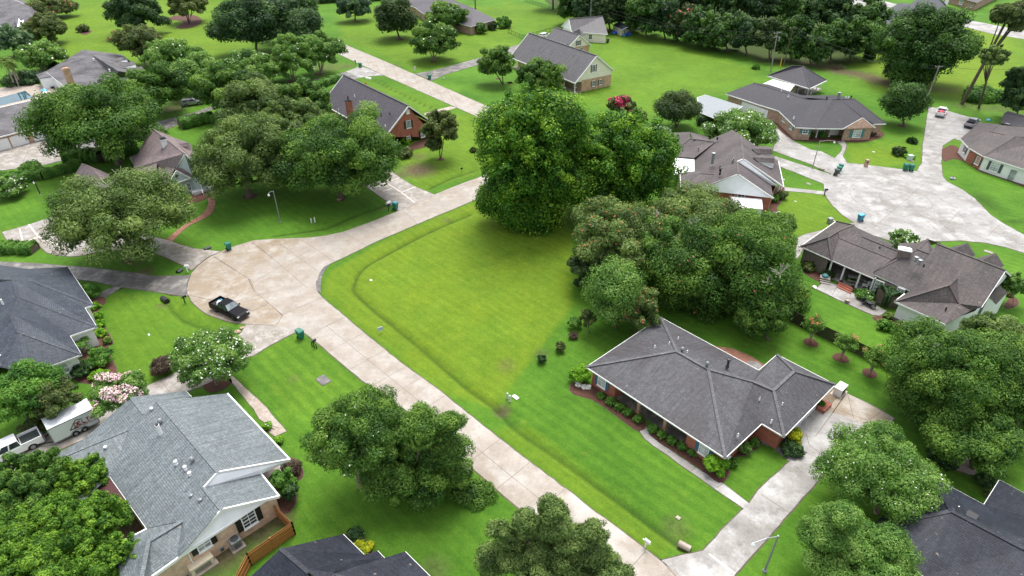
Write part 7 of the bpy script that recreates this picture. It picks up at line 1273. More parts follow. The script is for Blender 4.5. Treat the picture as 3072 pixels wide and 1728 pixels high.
KINDS = dict(  # material, clump radius as a share of R, clumps, leaf scale, aspect, squash, trunk material
    oak=('oak', .17, 120, 1.0, .42, .75, 'trunk'), oakgreen=('oakgreen', .17, 120, 1.0, .45, .75, 'trunk'), dark=('dark', .18, 100, 1., .5, .8, 'trunk'), cedar=('cedar', .26, 55, .9, .4, .9, 'trunk'),
    magnolia=('magnolia', .105, 300, 1., .55, .9, 'trunk'), crape=('crape', .17, 110, 1., .4, .75, 'palebark'), shrub=('hedge', .3, 34, .8, .55, .8, 'trunk'), bright=('brightshrub', .3, 30, .8, .55, .8, 'trunk'), yellow=('yellowshrub', .3, 30, .8, .55, .8, 'trunk'), hazel=('hazel', .17, 100, .9, .4, .75, 'trunk'),
    purple=('purple', .3, 40, .7, .5, .9, 'trunk'), wood=('wood2', .2, 80, 1.15, .5, .85, 'trunk'), grey=('grey', .24, 55, .9, .4, .75, 'palebark'), rounded=('hedge', .2, 60, .8, .5, .9, 'trunk'))
def tree(name, kind, crown, rx, ry, base, label, cat='tree', group=None, blossom=None, nb=None, dens=1., lobes=(), trunk=True, stems=1, tr=.85, low=None, open_=0., twigs=0, zmin=-.62, lean=None, mat=None):
    mt, rbf, nbd, ls, asp, sq, tm = KINDS[kind]; mt = mat or mt
    B = K(0, *base) if len(base) == 2 else K(*base); Cc = rise(0, *crown, B) if len(crown) == 2 else rise(*crown, B)
    z_ = min(Cc.z, 30.); Cc = K(*((0,) + tuple(crown) if len(crown) == 2 else tuple(crown)), z_); dd = V((Cc.x - B.x, Cc.y - B.y, 0))
    if not trunk: B = V((Cc.x, Cc.y, 0))
    elif lean is None and dd.length > 1.6: B = B + dd * (1 - 1.6 / dd.length)
    if lean is not None: Cc = K(0, crown[0], crown[1], lean)
    dep = depth(Cc); s_ = dep / (FPX * .838542); R = rx * s_; phi = math.atan2(HC - Cc.z, math.hypot(Cc.x, Cc.y)); Rv = ry * s_
    Rz = math.sqrt(max(Rv * Rv - (R * math.sin(phi)) ** 2, (.42 * R) ** 2)) / math.cos(phi) if Rv > R * math.sin(phi) else R * .45
    Rz = min(Rz, R * 1.7)
    if Cc.z - Rz * (.55 if zmin > -.5 else 1) < .3 and low is None:
        zc = max(Cc.z, .35 * Rz); Cc = V((Cc.x, Cc.y, zc))
    t = thing(name, B, label, cat, group); t['n'] = 0; del t['n']
    px_m = dep / (FPX / 3); leaf = max(1.22 * px_m * ls, .10 * ls); area = 4 * math.pi * R * max(R, Rz) * .55
    n = int(min(70000, max(500, 4.6 * dens * area / (leaf * leaf * asp * 2.))))
    rb = max(R * rbf, .14); nb_ = int(nb * 1.8) if nb else nbd
    P, N, T, ctr, BR = crown_points(Cc, R, Rz, nb_, rb, n, zmin, squash=sq)
    allP, allN, allT = [P], [N], [T]
    for (lx, ly, lr) in lobes:
        d_ = ray(0, lx, ly); q = V((0, 0, HC)) + d_ * (Cc.y / d_.y); lR = lr * s_; nn = int(n * (lR / R) ** 2 * 1.1)
        p2, n2, t2, c2, b2 = crown_points(q, lR, lR * .7, max(8, int(nb_ * .3)), lR * .36, nn, zmin, squash=sq); allP.append(p2); allN.append(n2); allT.append(t2); ctr = np.concatenate([ctr, c2]); BR = np.concatenate([BR, b2])
    P, N, T = np.concatenate(allP), np.concatenate(allN), np.concatenate(allT); keep = P[:, 2] > .05; P, N, T = P[keep], N[keep], T[keep]
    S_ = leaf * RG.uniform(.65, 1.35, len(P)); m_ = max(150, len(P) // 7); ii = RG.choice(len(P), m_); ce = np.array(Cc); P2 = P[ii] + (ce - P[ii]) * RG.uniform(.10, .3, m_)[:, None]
    if dens: P, N, T, S_ = np.concatenate([P, P2]), np.concatenate([N, N[ii]]), np.concatenate([T, T[ii] - .08]), np.concatenate([S_, leaf * RG.uniform(1.8, 3.2, m_)])  # big inner leaves tinted darker: crown shade put into the leaf colour
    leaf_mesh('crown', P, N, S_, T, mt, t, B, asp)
    if blossom:
        bm_, share, thr = blossom; cand = np.where((N[:, 2] > thr))[0]; cl = unit_dirs(9)[:, :]; m = int(len(P) * share); cand = RG.choice(cand, m); 
        if share > .12: ph = RG.uniform(0, 6, 3); fld = np.sin((P[cand] - np.array(Cc)) @ np.array([1.9, 1.3, .9]) / R * 2.2 + ph[0]) + np.sin((P[cand] - np.array(Cc)) @ np.array([-1.2, 2.1, 1.1]) / R * 2.4 + ph[1]); cand = cand[fld > .1]
        leaf_mesh('blossom', P[cand] + N[cand] * leaf * .6, N[cand], leaf * RG.uniform(.5, 1.05, len(cand)), np.zeros(len(cand)), bm_, t, B, .7)
    if twigs:
        ii = RG.choice(len(ctr), twigs)
        for i in ii:
            o_ = ctr[i] + np.array([0, 0, BR[i] * .5])
            if o_[2] < Cc.z: continue
            b = MB()
            for _ in range(9): d = unit_dirs(1, .1)[0] * BR[i] * .8; b.bar(V(o_), V(o_ + d), .05, .05)
            b.build('dead_branch', 'twig', t)
    if trunk:
        b = MB(); r0 = max(.07, min(.45, R * .05)) * tr; H_ = max(Cc.z - Rz * .3, .5)
        for k in range(stems):
            a = 2 * math.pi * k / stems; sp = 0 if stems == 1 else R * .22; o_ = B + V((math.cos(a), math.sin(a), 0)) * (0 if stems == 1 else .12); top = V((Cc.x + math.cos(a) * sp, Cc.y + math.sin(a) * sp, H_)); fork = o_.lerp(top, .55)
            b.tube([o_ - V((0, 0, .05)), o_ + V((0, 0, .15)), fork, top], [r0 * 1.7 / stems ** .5, r0 * 1.1 / stems ** .5, r0 * .85 / stems ** .5, r0 * .5 / stems ** .5], 7)
            for i in RG.choice(len(ctr), max(3, 9 // stems)):
                tg = V(ctr[i]); md = fork.lerp(tg, .5) + V((0, 0, -.04 * R)); 
                if tg.z > fork.z * .7: b.tube([fork, md, tg], [r0 * .5 / stems ** .5, r0 * .33 / stems ** .5, r0 * .12], 5)
        b.build('trunk', tm, t)
    return t
def vase(base, crown, r, label, group):
    B = K(0, *base); C_ = rise(0, *crown, B); dep = depth(C_); R = r * dep / (FPX * .838542); H0 = C_.z - R * .7; t = thing('crape_myrtle', B, label, 'tree', group); P, N, T, F1 = [], [], [], []; tb = MB()
    for i in range(46):
        a = RG.uniform(0, 6.28); e = RG.uniform(.05, 1.05); L_ = R * RG.uniform(1.25, 1.75) * (1 - .25 * e); o = np.array([B.x, B.y, H0 - .2]); d = np.array([math.cos(a) * math.sin(e), math.sin(a) * math.sin(e), math.cos(e)]); m = 90; u = RG.uniform(.3, 1, m); q = o + d * (u * L_)[:, None] + RG.normal(size=(m, 3)) * .13; P.append(q); N.append(np.tile(d, (m, 1)) * .3 + RG.normal(size=(m, 3)) * .8); T.append(.3 + .4 * u + RG.normal(0, .15, m))
        if i < 12: tb.tube([V(B), V(B) + V((math.cos(a) * .15, math.sin(a) * .15, H0 * .7)), V(o + d * L_ * .7)], [.07, .05, .02], 5)
        if i % 15 == 0: F1.append(o + d * L_ + RG.normal(size=(16, 3)) * .13)
    P, N, T = np.concatenate(P), np.concatenate(N), np.concatenate(T); N /= np.linalg.norm(N, axis=1)[:, None]; leaf_mesh('crown', P, N, .14 * RG.uniform(.6, 1.3, len(P)), T, 'crape', t, B, .35)
    F1 = np.concatenate(F1); leaf_mesh('blossom', F1, np.tile([0, 0, 1.], (len(F1), 1)), .07 * RG.uniform(.6, 1.3, len(F1)), np.zeros(len(F1)), 'blosscoral', t, B, .7); tb.build('trunk', 'palebark', t)
def T_(*a, **k): return tree(*a, **k)
def bush(kind, crown, rx, ry, label, cat='shrub', **k):
    k.setdefault('trunk', False); return tree(k.pop('name', 'shrub'), kind, crown, rx, ry, (crown[0], crown[1] + ry * .55), label, cat, zmin=-.2, **k)
def hedge(pts, w_, h, kind, label, z=0., rough=.1, mat=None):
    mt, rbf, nbd, ls, asp, sq, tm = KINDS[kind]; mt = mat or mt; B = pts[0]; t = thing('hedge', V((B.x, B.y, 0)), label, 'hedge'); segs = [(p, q, (q - p).length) for p, q in zip(pts[:-1], pts[1:])]; Lt = sum(s[2] for s in segs); dep = depth(B); leaf = max(1.15 * dep / (FPX / 3) * .8, .1)
    n = int(min(26000, 4.2 * Lt * (w_ + 2 * h) / (leaf * leaf * asp * 2))); si = RG.choice(len(segs), n, p=[s[2] / Lt for s in segs]); u = RG.uniform(0, 1, n); P = np.zeros((n, 3)); D = np.zeros((n, 3)); a = RG.uniform(-.35, math.pi + .35, n)
    for k, (p, q, l_) in enumerate(segs):
        m = si == k; d = (q - p).normalized(); nr = np.array([-d.y, d.x, 0]); P[m] = np.array(p) + u[m][:, None] * np.array(q - p); D[m] = np.cos(a[m])[:, None] * nr
    bmp = 1 + rough * (np.sin(P[:, 0] * 2.1 + P[:, 1] * 1.3) + np.sin(P[:, 0] * 4.7 - P[:, 1] * 3.9)) ; sqr = 1 / np.maximum(np.abs(np.cos(a)), np.abs(np.sin(a))) ** .6; rr = RG.uniform(.8, 1.05, n) * bmp * sqr
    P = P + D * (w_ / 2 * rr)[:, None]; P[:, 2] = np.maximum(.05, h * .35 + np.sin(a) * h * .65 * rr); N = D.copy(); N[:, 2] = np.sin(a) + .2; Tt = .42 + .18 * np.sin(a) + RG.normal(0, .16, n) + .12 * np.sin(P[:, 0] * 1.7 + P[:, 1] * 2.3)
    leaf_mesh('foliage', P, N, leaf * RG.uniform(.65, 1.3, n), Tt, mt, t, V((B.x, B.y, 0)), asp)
    core = MB()
    for p, q, l_ in segs: core.bar(V((p.x, p.y, h * .4)), V((q.x, q.y, h * .4)), w_ * .75, h * .75)
    core.build('branch_core', 'trunk', t); return t

BW = ('blosswhite', .006, .1)
# --- near left quarter
T_('live_oak', 'oak', (308, 540), 168, 112, (327, 653), 'broad olive live oak between the curved drive and the dark driveway', tr=1.2, twigs=5, nb=85)
T_('live_oak', 'oak', (610, 395), 128, 105, (627, 497), 'live oak on the cottage lawn left of the street lamp, with a forked trunk', tr=1.1, nb=80)
T_('live_oak', 'oakgreen', (862, 390), 152, 112, (857, 500), 'dense live oak right of the cottage lawn reaching over the brick house driveway', tr=1.1, nb=85, lobes=((760, 430, 60),))
T_('live_oak', 'oakgreen', (258, 300), 152, 98, (299, 412), 'large green live oak in front of the long garage wing with spreading bare limbs', tr=1.4, nb=80)
T_('live_oak', 'oak', (735, 320), 95, 75, (735, 440), 'olive live oak between the cottage and the red brick house', nb=60)
T_('live_oak', 'oak', (655, 262), 105, 68, (655, 350), 'pale olive oak behind the cottage oak and left of the plum grey roof', nb=60)
T_('live_oak', 'oakgreen', (560, 225), 78, 60, (560, 300), 'rounded oak at the middle of the left tree row', nb=50)
T_('live_oak', 'oakgreen', (770, 265), 70, 60, (770, 345), 'oak touching the left end of the plum grey roof', nb=50)
T_('oak_tree', 'oakgreen', (395, 222), 82, 58, (405, 290), 'bright rounded tree behind the large oak by the garage wing', nb=50)
T_('oak_tree', 'crape', (505, 185), 78, 48, (500, 240), 'light green tree in the row behind the pool house', nb=50)
T_('crape_myrtle', 'crape', (350, 105), 62, 38, (368, 166), 'yellow green crape myrtle at the upper end of the left tree row', stems=3, blossom=('blosscoral', .004, .2), mat='hazel')
T_('crape_myrtle', 'crape', (432, 142), 70, 42, (440, 195), 'light crape myrtle, second in the left tree row below the lawn', stems=3, blossom=BW)
T_('crape_myrtle', 'crape', (620, 165), 66, 36, (625, 212), 'crape myrtle in the left row nearest the big dark tree', stems=3, blossom=BW)
T_('crape_myrtle', 'crape', (735, 140), 62, 52, (737, 202), 'left crape myrtle of the pair by the new driveway apron, pale bare trunks', stems=4, blossom=BW)
T_('crape_myrtle', 'crape', (805, 122), 58, 44, (808, 185), 'right crape myrtle of the pair by the new driveway apron, close to the street', stems=5, blossom=BW)
T_('crape_myrtle', 'crape', (680, 172), 48, 32, (680, 215), 'small crape myrtle between the big dark tree and the driveway pair', stems=3, blossom=BW)
T_('shade_tree', 'dark', (640, 55), 105, 62, (640, 140), 'big dark green tree on the upper left lawn', nb=80, lobes=((755, 70, 62), (570, 70, 45)))
T_('shade_tree', 'dark', (730, 30), 75, 45, (730, 100), 'dark tree behind the big dark tree at the top', nb=60)
T_('shade_tree', 'dark', (345, 28), 70, 55, (352, 88), 'dark loose tree at the top edge left of the curved mulch bed', nb=45)
T_('crape_myrtle', 'hazel', (470, 10), 52, 34, (476, 58), 'thin brownish tree standing in the curved mulch bed', stems=3)
T_('small_tree', 'hazel', (115, 70), 50, 34, (132, 110), 'brown green tree in front of the corner grey house')
T_('small_tree', 'hazel', (130, 15), 55, 22, (140, 45), 'reddish brown tree at the top left edge', blossom=('blosscoral', .01, 0))
T_('crape_myrtle', 'crape', (105, 138), 58, 34, (103, 180), 'crape myrtle with white flowers above the pool house', stems=3, blossom=BW)
T_('small_tree', 'dark', (30, 100), 45, 38, (35, 145), 'blue green tree at the left edge below the corner house', mat='grey')
bush('hazel', (208, 74), 16, 11, 'low brown shrub in the small oval mulch bed'); bush('dark', (130, 165), 16, 10, 'dark shrub behind the pool house roof'); bush('dark', (60, 200), 45, 14, 'dark shrubs behind the palm trunks')
# palms
def palm(base, crown, label, tall=True, r=1.4, nf=22, kind='frond'):
    B = K(0, *base); C_ = rise(0, *crown, B); t = thing('palm_tree', B, label, 'palm', 'palms by the pool' if tall else None); b = MB(); b.tube([B, B.lerp(C_, .5) + V((.15, 0, 0)), C_], [.24, .17, .15], 8); b.build('trunk', 'palebark', t); P = []; 
    C3, N3, S3, T3 = [], [], [], []
    for i in range(nf):
        a = 2.4 * i; el = RG.uniform(-.5, 1.1)
        for k in range(26):
            s_ = (k + 1) / 26; h = math.sin(el) * s_ * r - .55 * r * s_ * s_; rad = math.cos(el) * r * s_ + .2 * s_; c = np.array([C_.x + math.cos(a) * rad, C_.y + math.sin(a) * rad, C_.z + h]); side = np.array([-math.sin(a), math.cos(a), 0]) * RG.uniform(-.22, .22) * (1 - abs(s_ - .5)) * r
            C3.append(c + side); N3.append([math.cos(a) * .5, math.sin(a) * .5, 1]); S3.append(.22 * r / 1.4 + .05); T3.append(RG.uniform(.2, 1))
    leaf_mesh('fronds', np.array(C3), np.array(N3), np.array(S3), np.array(T3), kind, t, B, .2)
palm((38, 218), (16, 150), 'leftmost tall palm of the clump by the pool', r=2.2); palm((48, 218), (30, 155), 'middle tall palm of the clump by the pool', r=2.0); palm((52, 216), (42, 165), 'right tall palm of the clump by the pool', r=2.0)
# --- hedges left
hedge(px((21, -80, 360), (21, 200, 370), (21, 420, 340), (21, 620, 290), (21, 780, 235)), 2.0, 1.8, 'shrub', 'clipped green hedge along the left lawn behind the post lamp')
hedge(px((21, 620, 190), (21, 800, 160), (21, 1000, 170), (21, 1330, 80)), 3.0, 2.4, 'shrub', 'dark thick hedge behind the cottage garage below the oak')
hedge(px((21, -150, 1030), (21, 100, 1040), (21, 350, 1045)), 2.6, 1.5, 'shrub', 'thick clipped hedge at the left edge above the dark driveway')
hedge(px((12, 500, 880), (12, 640, 850), (12, 820, 780)), 2.2, 1.9, 'shrub', 'leafy hedge left of the plum grey roof')
hedge(px((11, 1750, 1240), (11, 2000, 1180), (11, 2250, 1180)), 3.2, 2.2, 'shrub', 'broad hedge behind the cottage near the driveway')
bush('crape', (0, 0, 0)[:2] and (18, 478), 42, 36, 'white flowered shrub mass at the left edge of the hedge', blossom=('blosswhite', .03, 0)); bush('shrub', (82, 425), 30, 22, 'rounded shrub at the near corner of the long hedge'); bush('dark', (470, 462), 22, 12, 'low dark shrubs under the cottage bay windows')
bush('shrub', (405, 350), 22, 20, 'shrub showing in front of the cottage roof'); bush('hazel', (1015, 385), 24, 14, 'low shrubs at the foot of the red brick gable')
T_('small_tree', 'hazel', (1108, 318), 48, 42, (1108, 400), 'small brownish green tree in front of the red brick gable', stems=3, lobes=((1090, 365, 25),))
bush('bright', (1020, 355), 14, 10, 'small bright shrub beside the white unit at the brick gable'); bush('hazel', (1192, 378), 9, 7, 'small brown bush on the lawn left of the big twin trees')
# --- front centre left
T_('crape_myrtle', 'crape', (530, 895), 93, 72, (545, 968), 'rounded crape myrtle with white flowers beside the driveway of the turning area', stems=4, blossom=('blosswhite', .03, .0), nb=70)
T_('crape_myrtle', 'crape', (297, 984), 72, 54, (318, 1060), 'pale pink flowering crape myrtle beside the lettered trailer', stems=4, blossom=('blosspink', .9, -.4), nb=60)
bush('purple', (409, 922), 31, 27, 'dark purple brown clipped ball shrub left of the white flowered tree', dens=1.3)
T_('magnolia_tree', 'dark', (60, 985), 92, 68, (70, 1070), 'dark broad leaved tree at the left edge above the trailer', mat='hedge', nb=60)
T_('magnolia_tree', 'dark', (135, 1000), 60, 52, (150, 1070), 'dark tree with brown tones right of the left edge tree and above the trailer', mat='hazel', nb=50)
bush('rounded', (85, 1072), 34, 26, 'dull round shrub left of the trailer nose', mat='hazel')
bush('dark', (208, 930), 28, 24, 'dark shrub against the white house wall'); bush('shrub', (250, 905), 32, 30, 'tall dark green shrub at the white house corner', mat='hedge'); bush('bright', (252, 945), 22, 16, 'bright green leafy shrub below the tall dark one')
for i, (x, y, r_) in enumerate(((240, 770, 13), (246, 795, 14), (252, 815, 15), (254, 838, 15))): bush('bright', (x, y), r_, r_ * .85, ('bright green shrub, %s of four along the slate roofed house' % ('farthest', 'second farthest', 'third farthest', 'nearest')[i]), group='bright shrubs along the white house')
bush('yellow', (270, 857), 11, 12, 'pale yellow ornamental grass clump by the curved edging', mat='frond'); palm((212, 885), (212, 858), 'sago palm at the white house entrance corner', tall=False, r=1.5, nf=26, kind='hedge'); bush('shrub', (225, 735), 26, 24, 'dark shrub at the far corner of the slate roofed house')
T_('crape_myrtle', 'crape', (905, 1085), 128, 108, (905, 1225), 'big round crape myrtle with sparse white flowers beside the near street', stems=4, blossom=('blosswhite', .0025, .1), nb=90, mat='oakgreen')
T_('live_oak', 'oak', (1030, 1185), 122, 108, (1036, 1240), 'sprawling live oak with grey twigs right of the round crape myrtle', nb=85, tr=1.5, twigs=12, lobes=((1140, 1125, 48), (1132, 1062, 36), (1200, 1240, 50), (1225, 1262, 26), (1085, 1345, 42), (955, 1290, 50), (1065, 1060, 50), (1150, 1185, 44), (1000, 1340, 36), (1140, 1290, 44), (1190, 1310, 30), (1100, 1375, 30)), mat='oakgreen')
T_('live_oak', 'oak', (1350, 1380), 112, 82, (1350, 1475), 'olive tree at the bottom edge beside the near street', nb=80, lobes=((1388, 1278, 36), (1400, 1310, 44), (1480, 1385, 50), (1240, 1405, 52), (1500, 1335, 34), (1255, 1330, 30), (1430, 1350, 46), (1320, 1310, 34)))
T_('live_oak', 'oak', (1500, 1440), 95, 50, (1500, 1500), 'second olive tree cut by the bottom edge nearer the street', nb=60)
bush('yellow', (915, 1377), 24, 16, 'yellow green shrub between the near dark roof gutters'); bush('dark', (895, 1345), 24, 14, 'dark low plants in the bed behind the near dark roof')
bush('rounded', (712, 1222), 34, 45, 'clipped dark green oval shrub at the near grey house corner', dens=1.3); bush('purple', (735, 1178), 26, 22, 'reddish brown shrub at the porch of the near grey house'); bush('shrub', (735, 1240), 22, 40, 'small leafed shrub right of the clipped oval one', mat='dark')
bush('bright', (672, 1072), 13, 11, 'white flowered small shrub at the end of the straight walk', blossom=('blosswhite', .04, 0)); bush('bright', (700, 1108), 14, 11, 'light green shrub below the straight walk')
for i, (x, y, rx, ry) in enumerate(((62, 1215, 105, 88), (190, 1210, 75, 62), (90, 1345, 120, 80), (230, 1320, 85, 75), (150, 1430, 130, 70), (20, 1420, 90, 80), (300, 1400, 60, 60))):
    T_('bay_tree', 'magnolia', (x, y), rx, ry, (x, y + ry * 1.2), 'bright bushy tree in the bottom left corner, %s' % ('behind the white pickup', 'touching the red brown patio roof', 'at the left edge in the middle', 'in front of the terracotta pots', 'lowest beside the house wing', 'lowest at the left edge', 'rightmost beside the roof valley')[i], nb=120, dens=1.1, group='bright trees in the bottom left corner', mat='oakgreen' if i in (0,) else 'bottomleft')
# --- centre
T_('hickory_tree', 'magnolia', (1332, 385), 142, 158, (1340, 560), 'left one of the two huge bright broad leaved trees beside the centre lawn', nb=380, tr=1.5, zmin=-1., low=1, lobes=((1440, 460, 78), (1252, 500, 62), (1330, 520, 95), (1262, 310, 66), (1405, 295, 74)))
T_('hickory_tree', 'magnolia', (1562, 400), 142, 122, (1545, 530), 'right one of the two huge bright trees, next to the white patio cover', nb=340, tr=1.5, zmin=-.9, low=1, lobes=((1650, 380, 62), (1480, 470, 75), (1560, 480, 75), (1640, 440, 60), (1455, 350, 52)))
T_('mixed_tree', 'oak', (1558, 588), 126, 92, (1560, 700), 'twiggy olive tree with coral leaf tufts right of the huge pair', blossom=('blosscoral', .009, .2), twigs=16, nb=80)
T_('mixed_tree', 'dark', (1495, 665), 66, 68, (1500, 725), 'small dark green tree at the lawn edge below the huge pair', nb=40, mat='cedar')
T_('young_tree', 'bright', (1548, 738), 76, 88, (1550, 825), 'fresh green tree in front of the twiggy ones at the lawn edge', nb=70, mat='crape', cat='tree', trunk=True) 
T_('mixed_tree', 'oak', (1600, 770), 70, 64, (1600, 835), 'brownish shrub like tree right of the fresh green one', blossom=('blosscoral', .02, .2), nb=50, twigs=5)
T_('water_oak', 'oakgreen', (1842, 668), 165, 145, (1850, 770), 'huge spreading oak with grey dead twigs behind the charcoal hip roof', nb=110, twigs=26, tr=1.3, lobes=((1965, 740, 72), (1770, 750, 78), (1700, 660, 90), (1690, 730, 70), (1850, 790, 60)), blossom=('blosscoral', .002, .2))
T_('water_oak', 'oakgreen', (1750, 565), 150, 85, (1750, 640), 'green oak crown just below the white gabled house', nb=80, twigs=10, mat='oak', blossom=('blosscoral', .004, .2))
T_('water_oak', 'oakgreen', (1895, 590), 105, 72, (1895, 660), 'oak crown left of the white garden bench', nb=60)
T_('water_oak', 'dark', (1915, 790), 78, 70, (1930, 855), 'dark lower oak beside the weathered fence end', nb=50, twigs=4, mat='oakgreen')
T_('water_oak', 'oakgreen', (1665, 640), 98, 100, (1665, 730), 'dark tree between the twiggy tree and the huge spreading oak', nb=60, twigs=5)
bush('bright', (1446, 815), 18, 19, 'young bright sapling at the right edge of the centre lawn', mat='hedge'); bush('purple', (1442, 845), 13, 10, 'small purple flecked bush under the sapling'); bush('hazel', (1410, 875), 13, 17, 'small leafy weed bush in the centre lawn near the sapling'); bush('dark', (1363, 905), 11, 13, 'smaller dark weed bush lowest in the centre lawn'); T_('small_tree', 'hazel', (1480, 800), 22, 24, (1482, 840), 'thin brown green shrub beside the young sapling')
# --- hip roof house planting
bush('bright', (1460, 944), 30, 28, 'bright round shrub at the left corner of the charcoal hip roof', dens=1.2, blossom=('yellowshrub', .02, .5)); bush('bright', (1800, 1172), 34, 30, 'bright round shrub at the front corner of the charcoal hip roof', dens=1.2)
bush('rounded', (1845, 1165), 14, 14, 'small round shrub right of the bright corner shrub'); bush('rounded', (1873, 1130), 20, 18, 'round shrub against the garage corner wall of the hip roofed house', mat='crape'); bush('rounded', (1898, 1115), 12, 14, 'dark small shrub beside the garage walk'); bush('yellow', (1999, 1098), 23, 24, 'yellow tipped round shrub by the long pale driveway', dens=1.2); bush('dark', (1995, 1130), 30, 14, 'low dark ground cover under the yellow tipped shrub')
names_ = ('first', 'second', 'third', 'fourth', 'fifth', 'sixth', 'seventh', 'eighth')
for i, (x, y) in enumerate(((1536, 1010), (1558, 1023), (1581, 1038), (1605, 1054), (1642, 1079), (1665, 1093), (1689, 1108), (1714, 1123))): bush('rounded', (x, y), 13.5, 12.5, 'small clipped ball shrub along the porch, %s from the far left end' % names_[i], group='clipped ball shrubs along the porch', dens=1.3)
bush('shrub', (1740, 1138), 14, 8, 'low dark plants beyond the last ball shrub'); bush('rounded', (1512, 995), 12, 7, 'low dark plant under the blue shuttered window')
for i, (x, y) in enumerate(((1455, 968), (1470, 974), (1479, 974), (1453, 960))): bush('bright', (x, y), 5, 4, 'white leaved caladium clump %s in the curved mulch bed' % ('second from left', 'third from left', 'rightmost', 'farthest left')[i], mat='blosswhite', group='white caladium clumps')
bush('bright', (2065, 1018), 11, 13, 'leafy plant with red berries in the brick planter', mat='hedge')
for i, (bx, by, cx_, cy_, r_) in enumerate(((2037, 859, 2045, 812, 31), (2115, 902, 2125, 855, 29), (2187, 942, 2205, 895, 35))):
    vase((bx, by), (cx_, cy_), r_, 'young blue green crape myrtle with coral tips by the weathered fence, %s of three' % ('farthest', 'middle', 'nearest')[i], 'young crape myrtles by the weathered fence')
# --- right big trees
T_('live_oak', 'oakgreen', (2400, 930), 160, 130, (2410, 1080), 'massive oak on the right side below the shingled house', nb=110, lobes=((2310, 1000, 80), (2480, 1060, 110), (2520, 900, 90)), twigs=8, tr=1.3)
T_('live_oak', 'oakgreen', (2500, 850), 90, 65, (2500, 930), 'oak crown covering the shingled house right corner', nb=60, mat='oak')
T_('live_oak', 'dark', (2440, 1090), 120, 80, (2450, 1180), 'dark shaded oak above the bottom right roof', nb=80, mat='oakgreen', twigs=8)
T_('live_oak', 'oakgreen', (2570, 1000), 80, 90, (2580, 1120), 'oak cut by the right edge above the bottom right roof', nb=60)
T_('crape_myrtle', 'crape', (2208, 1178), 138, 108, (2205, 1290), 'big round crape myrtle with white flower tufts right of the long pale driveway', stems=5, nb=100, blossom=('blosswhite', .0035, .2), dens=1.1)
T_('live_oak', 'oak', (2150, 1390), 140, 95, (2150, 1500), 'feathery light green tree at the bottom edge right of the bent lamp', nb=90, mat='crape', lobes=((2080, 1340, 50), (2240, 1420, 70), (2120, 1300, 40)))
bush('dark', (2480, 1210), 26, 18, 'dark shrubs by the roof corner near the stone pad'); bush('hazel', (2490, 1240), 14, 16, 'small brownish bush against the bottom right white gutter'); bush('dark', (2370, 1150), 40, 22, 'dark shaded undergrowth left of the pink chair')
# --- shingled house garden
hedge(px((6, 930, 1000), (6, 1040, 1000), (6, 1110, 1060)), 2.2, 2.6, 'shrub', 'tall dark shrub mass at the back wall of the shingled house', mat='dark'); bush('bright', (2180, 745), 26, 13, 'leafy flowering shrub row at the patio edge', mat='hedge', blossom=('blosswhite', .01, .2)); bush('bright', (2140, 703), 12, 8, 'low green plants left of the brick steps', mat='hedge'); bush('dark', (2230, 820), 24, 14, 'grassy dark plants at the patio end bed', mat='hedge'); bush('dark', (2085, 690), 16, 12, 'dark shrub at the grey brick wall', mat='cedar'); bush('dark', (2035, 670), 20, 14, 'brownish shrub against the grey brick side wall', mat='hazel'); bush('bright', (2235, 795), 14, 8, 'pale green plant near the white siding corner', mat='frond')
T_('crape_myrtle', 'crape', (2277, 600), 38, 19, (2280, 625), 'small white flowered tree behind the shingled roof by the turning circle', stems=3, blossom=('blosswhite', .08, 0)); T_('small_tree', 'crape', (2556, 715), 34, 32, (2548, 770), 'slender light green tree at the right edge beside the shingled house', nb=30)
bush('hazel', (2540, 742), 8, 6, 'small reddish bush in the kerbed bed at the right', blossom=('blosscoral', .05, 0))
# --- mid right
T_('crape_myrtle', 'crape', (1868, 328), 86, 47, (1870, 382), 'wide crape myrtle covered in white flowers behind the brown roofed house', stems=4, blossom=('blosswhite', .022, .1), nb=70)
T_('shade_tree', 'cedar', (1706, 275), 58, 42, (1700, 322), 'dark rounded tree left of the metal carport', stems=3, nb=55)
hedge(px((13, 1980, 1180), (13, 2100, 1210), (13, 1900, 1200)), 2.5, 2.2, 'shrub', 'dark shrub mass below the metal carport', mat='dark')
T_('crape_myrtle', 'crape', (1562, 262), 38, 26, (1562, 300), 'crape myrtle with deep pink flowers on the far side of the huge trees', stems=3, blossom=('blossred', .55, -.2), mat='hazel', nb=40)
T_('small_tree', 'hazel', (1600, 292), 30, 16, (1600, 315), 'dull brown topped tree beside the pink flowered one')
T_('small_tree', 'oak', (1250, 158), 48, 40, (1282, 212), 'rounded tree pair left of the cream gabled house', stems=2, mat='oakgreen', lobes=((1240, 165, 30),)); T_('small_tree', 'oak', (1357, 190), 60, 42, (1360, 232), 'wide low tree in front of the cream gabled house porch', mat='oakgreen'); bush('dark', (1400, 225), 12, 8, 'low bushes at the porch corner of the cream gabled house')
bush('dark', (2262, 382), 18, 14, 'round shrub in the corner of the right driveway', mat='cedar'); bush('bright', (2289, 395), 14, 6, 'yellow green low plants by the brown roofed white house', mat='brightshrub'); bush('dark', (2295, 355), 12, 8, 'dark spiky shrub by the white house window'); bush('dark', (2205, 0), .1, .1, 'x') if False else None
hedge(px((24, 2080, 210), (24, 2250, 270), (24, 2450, 350), (24, 2600, 400)), .9, .7, 'shrub', 'low dark shrub row in front of the white porch house', mat='dark')
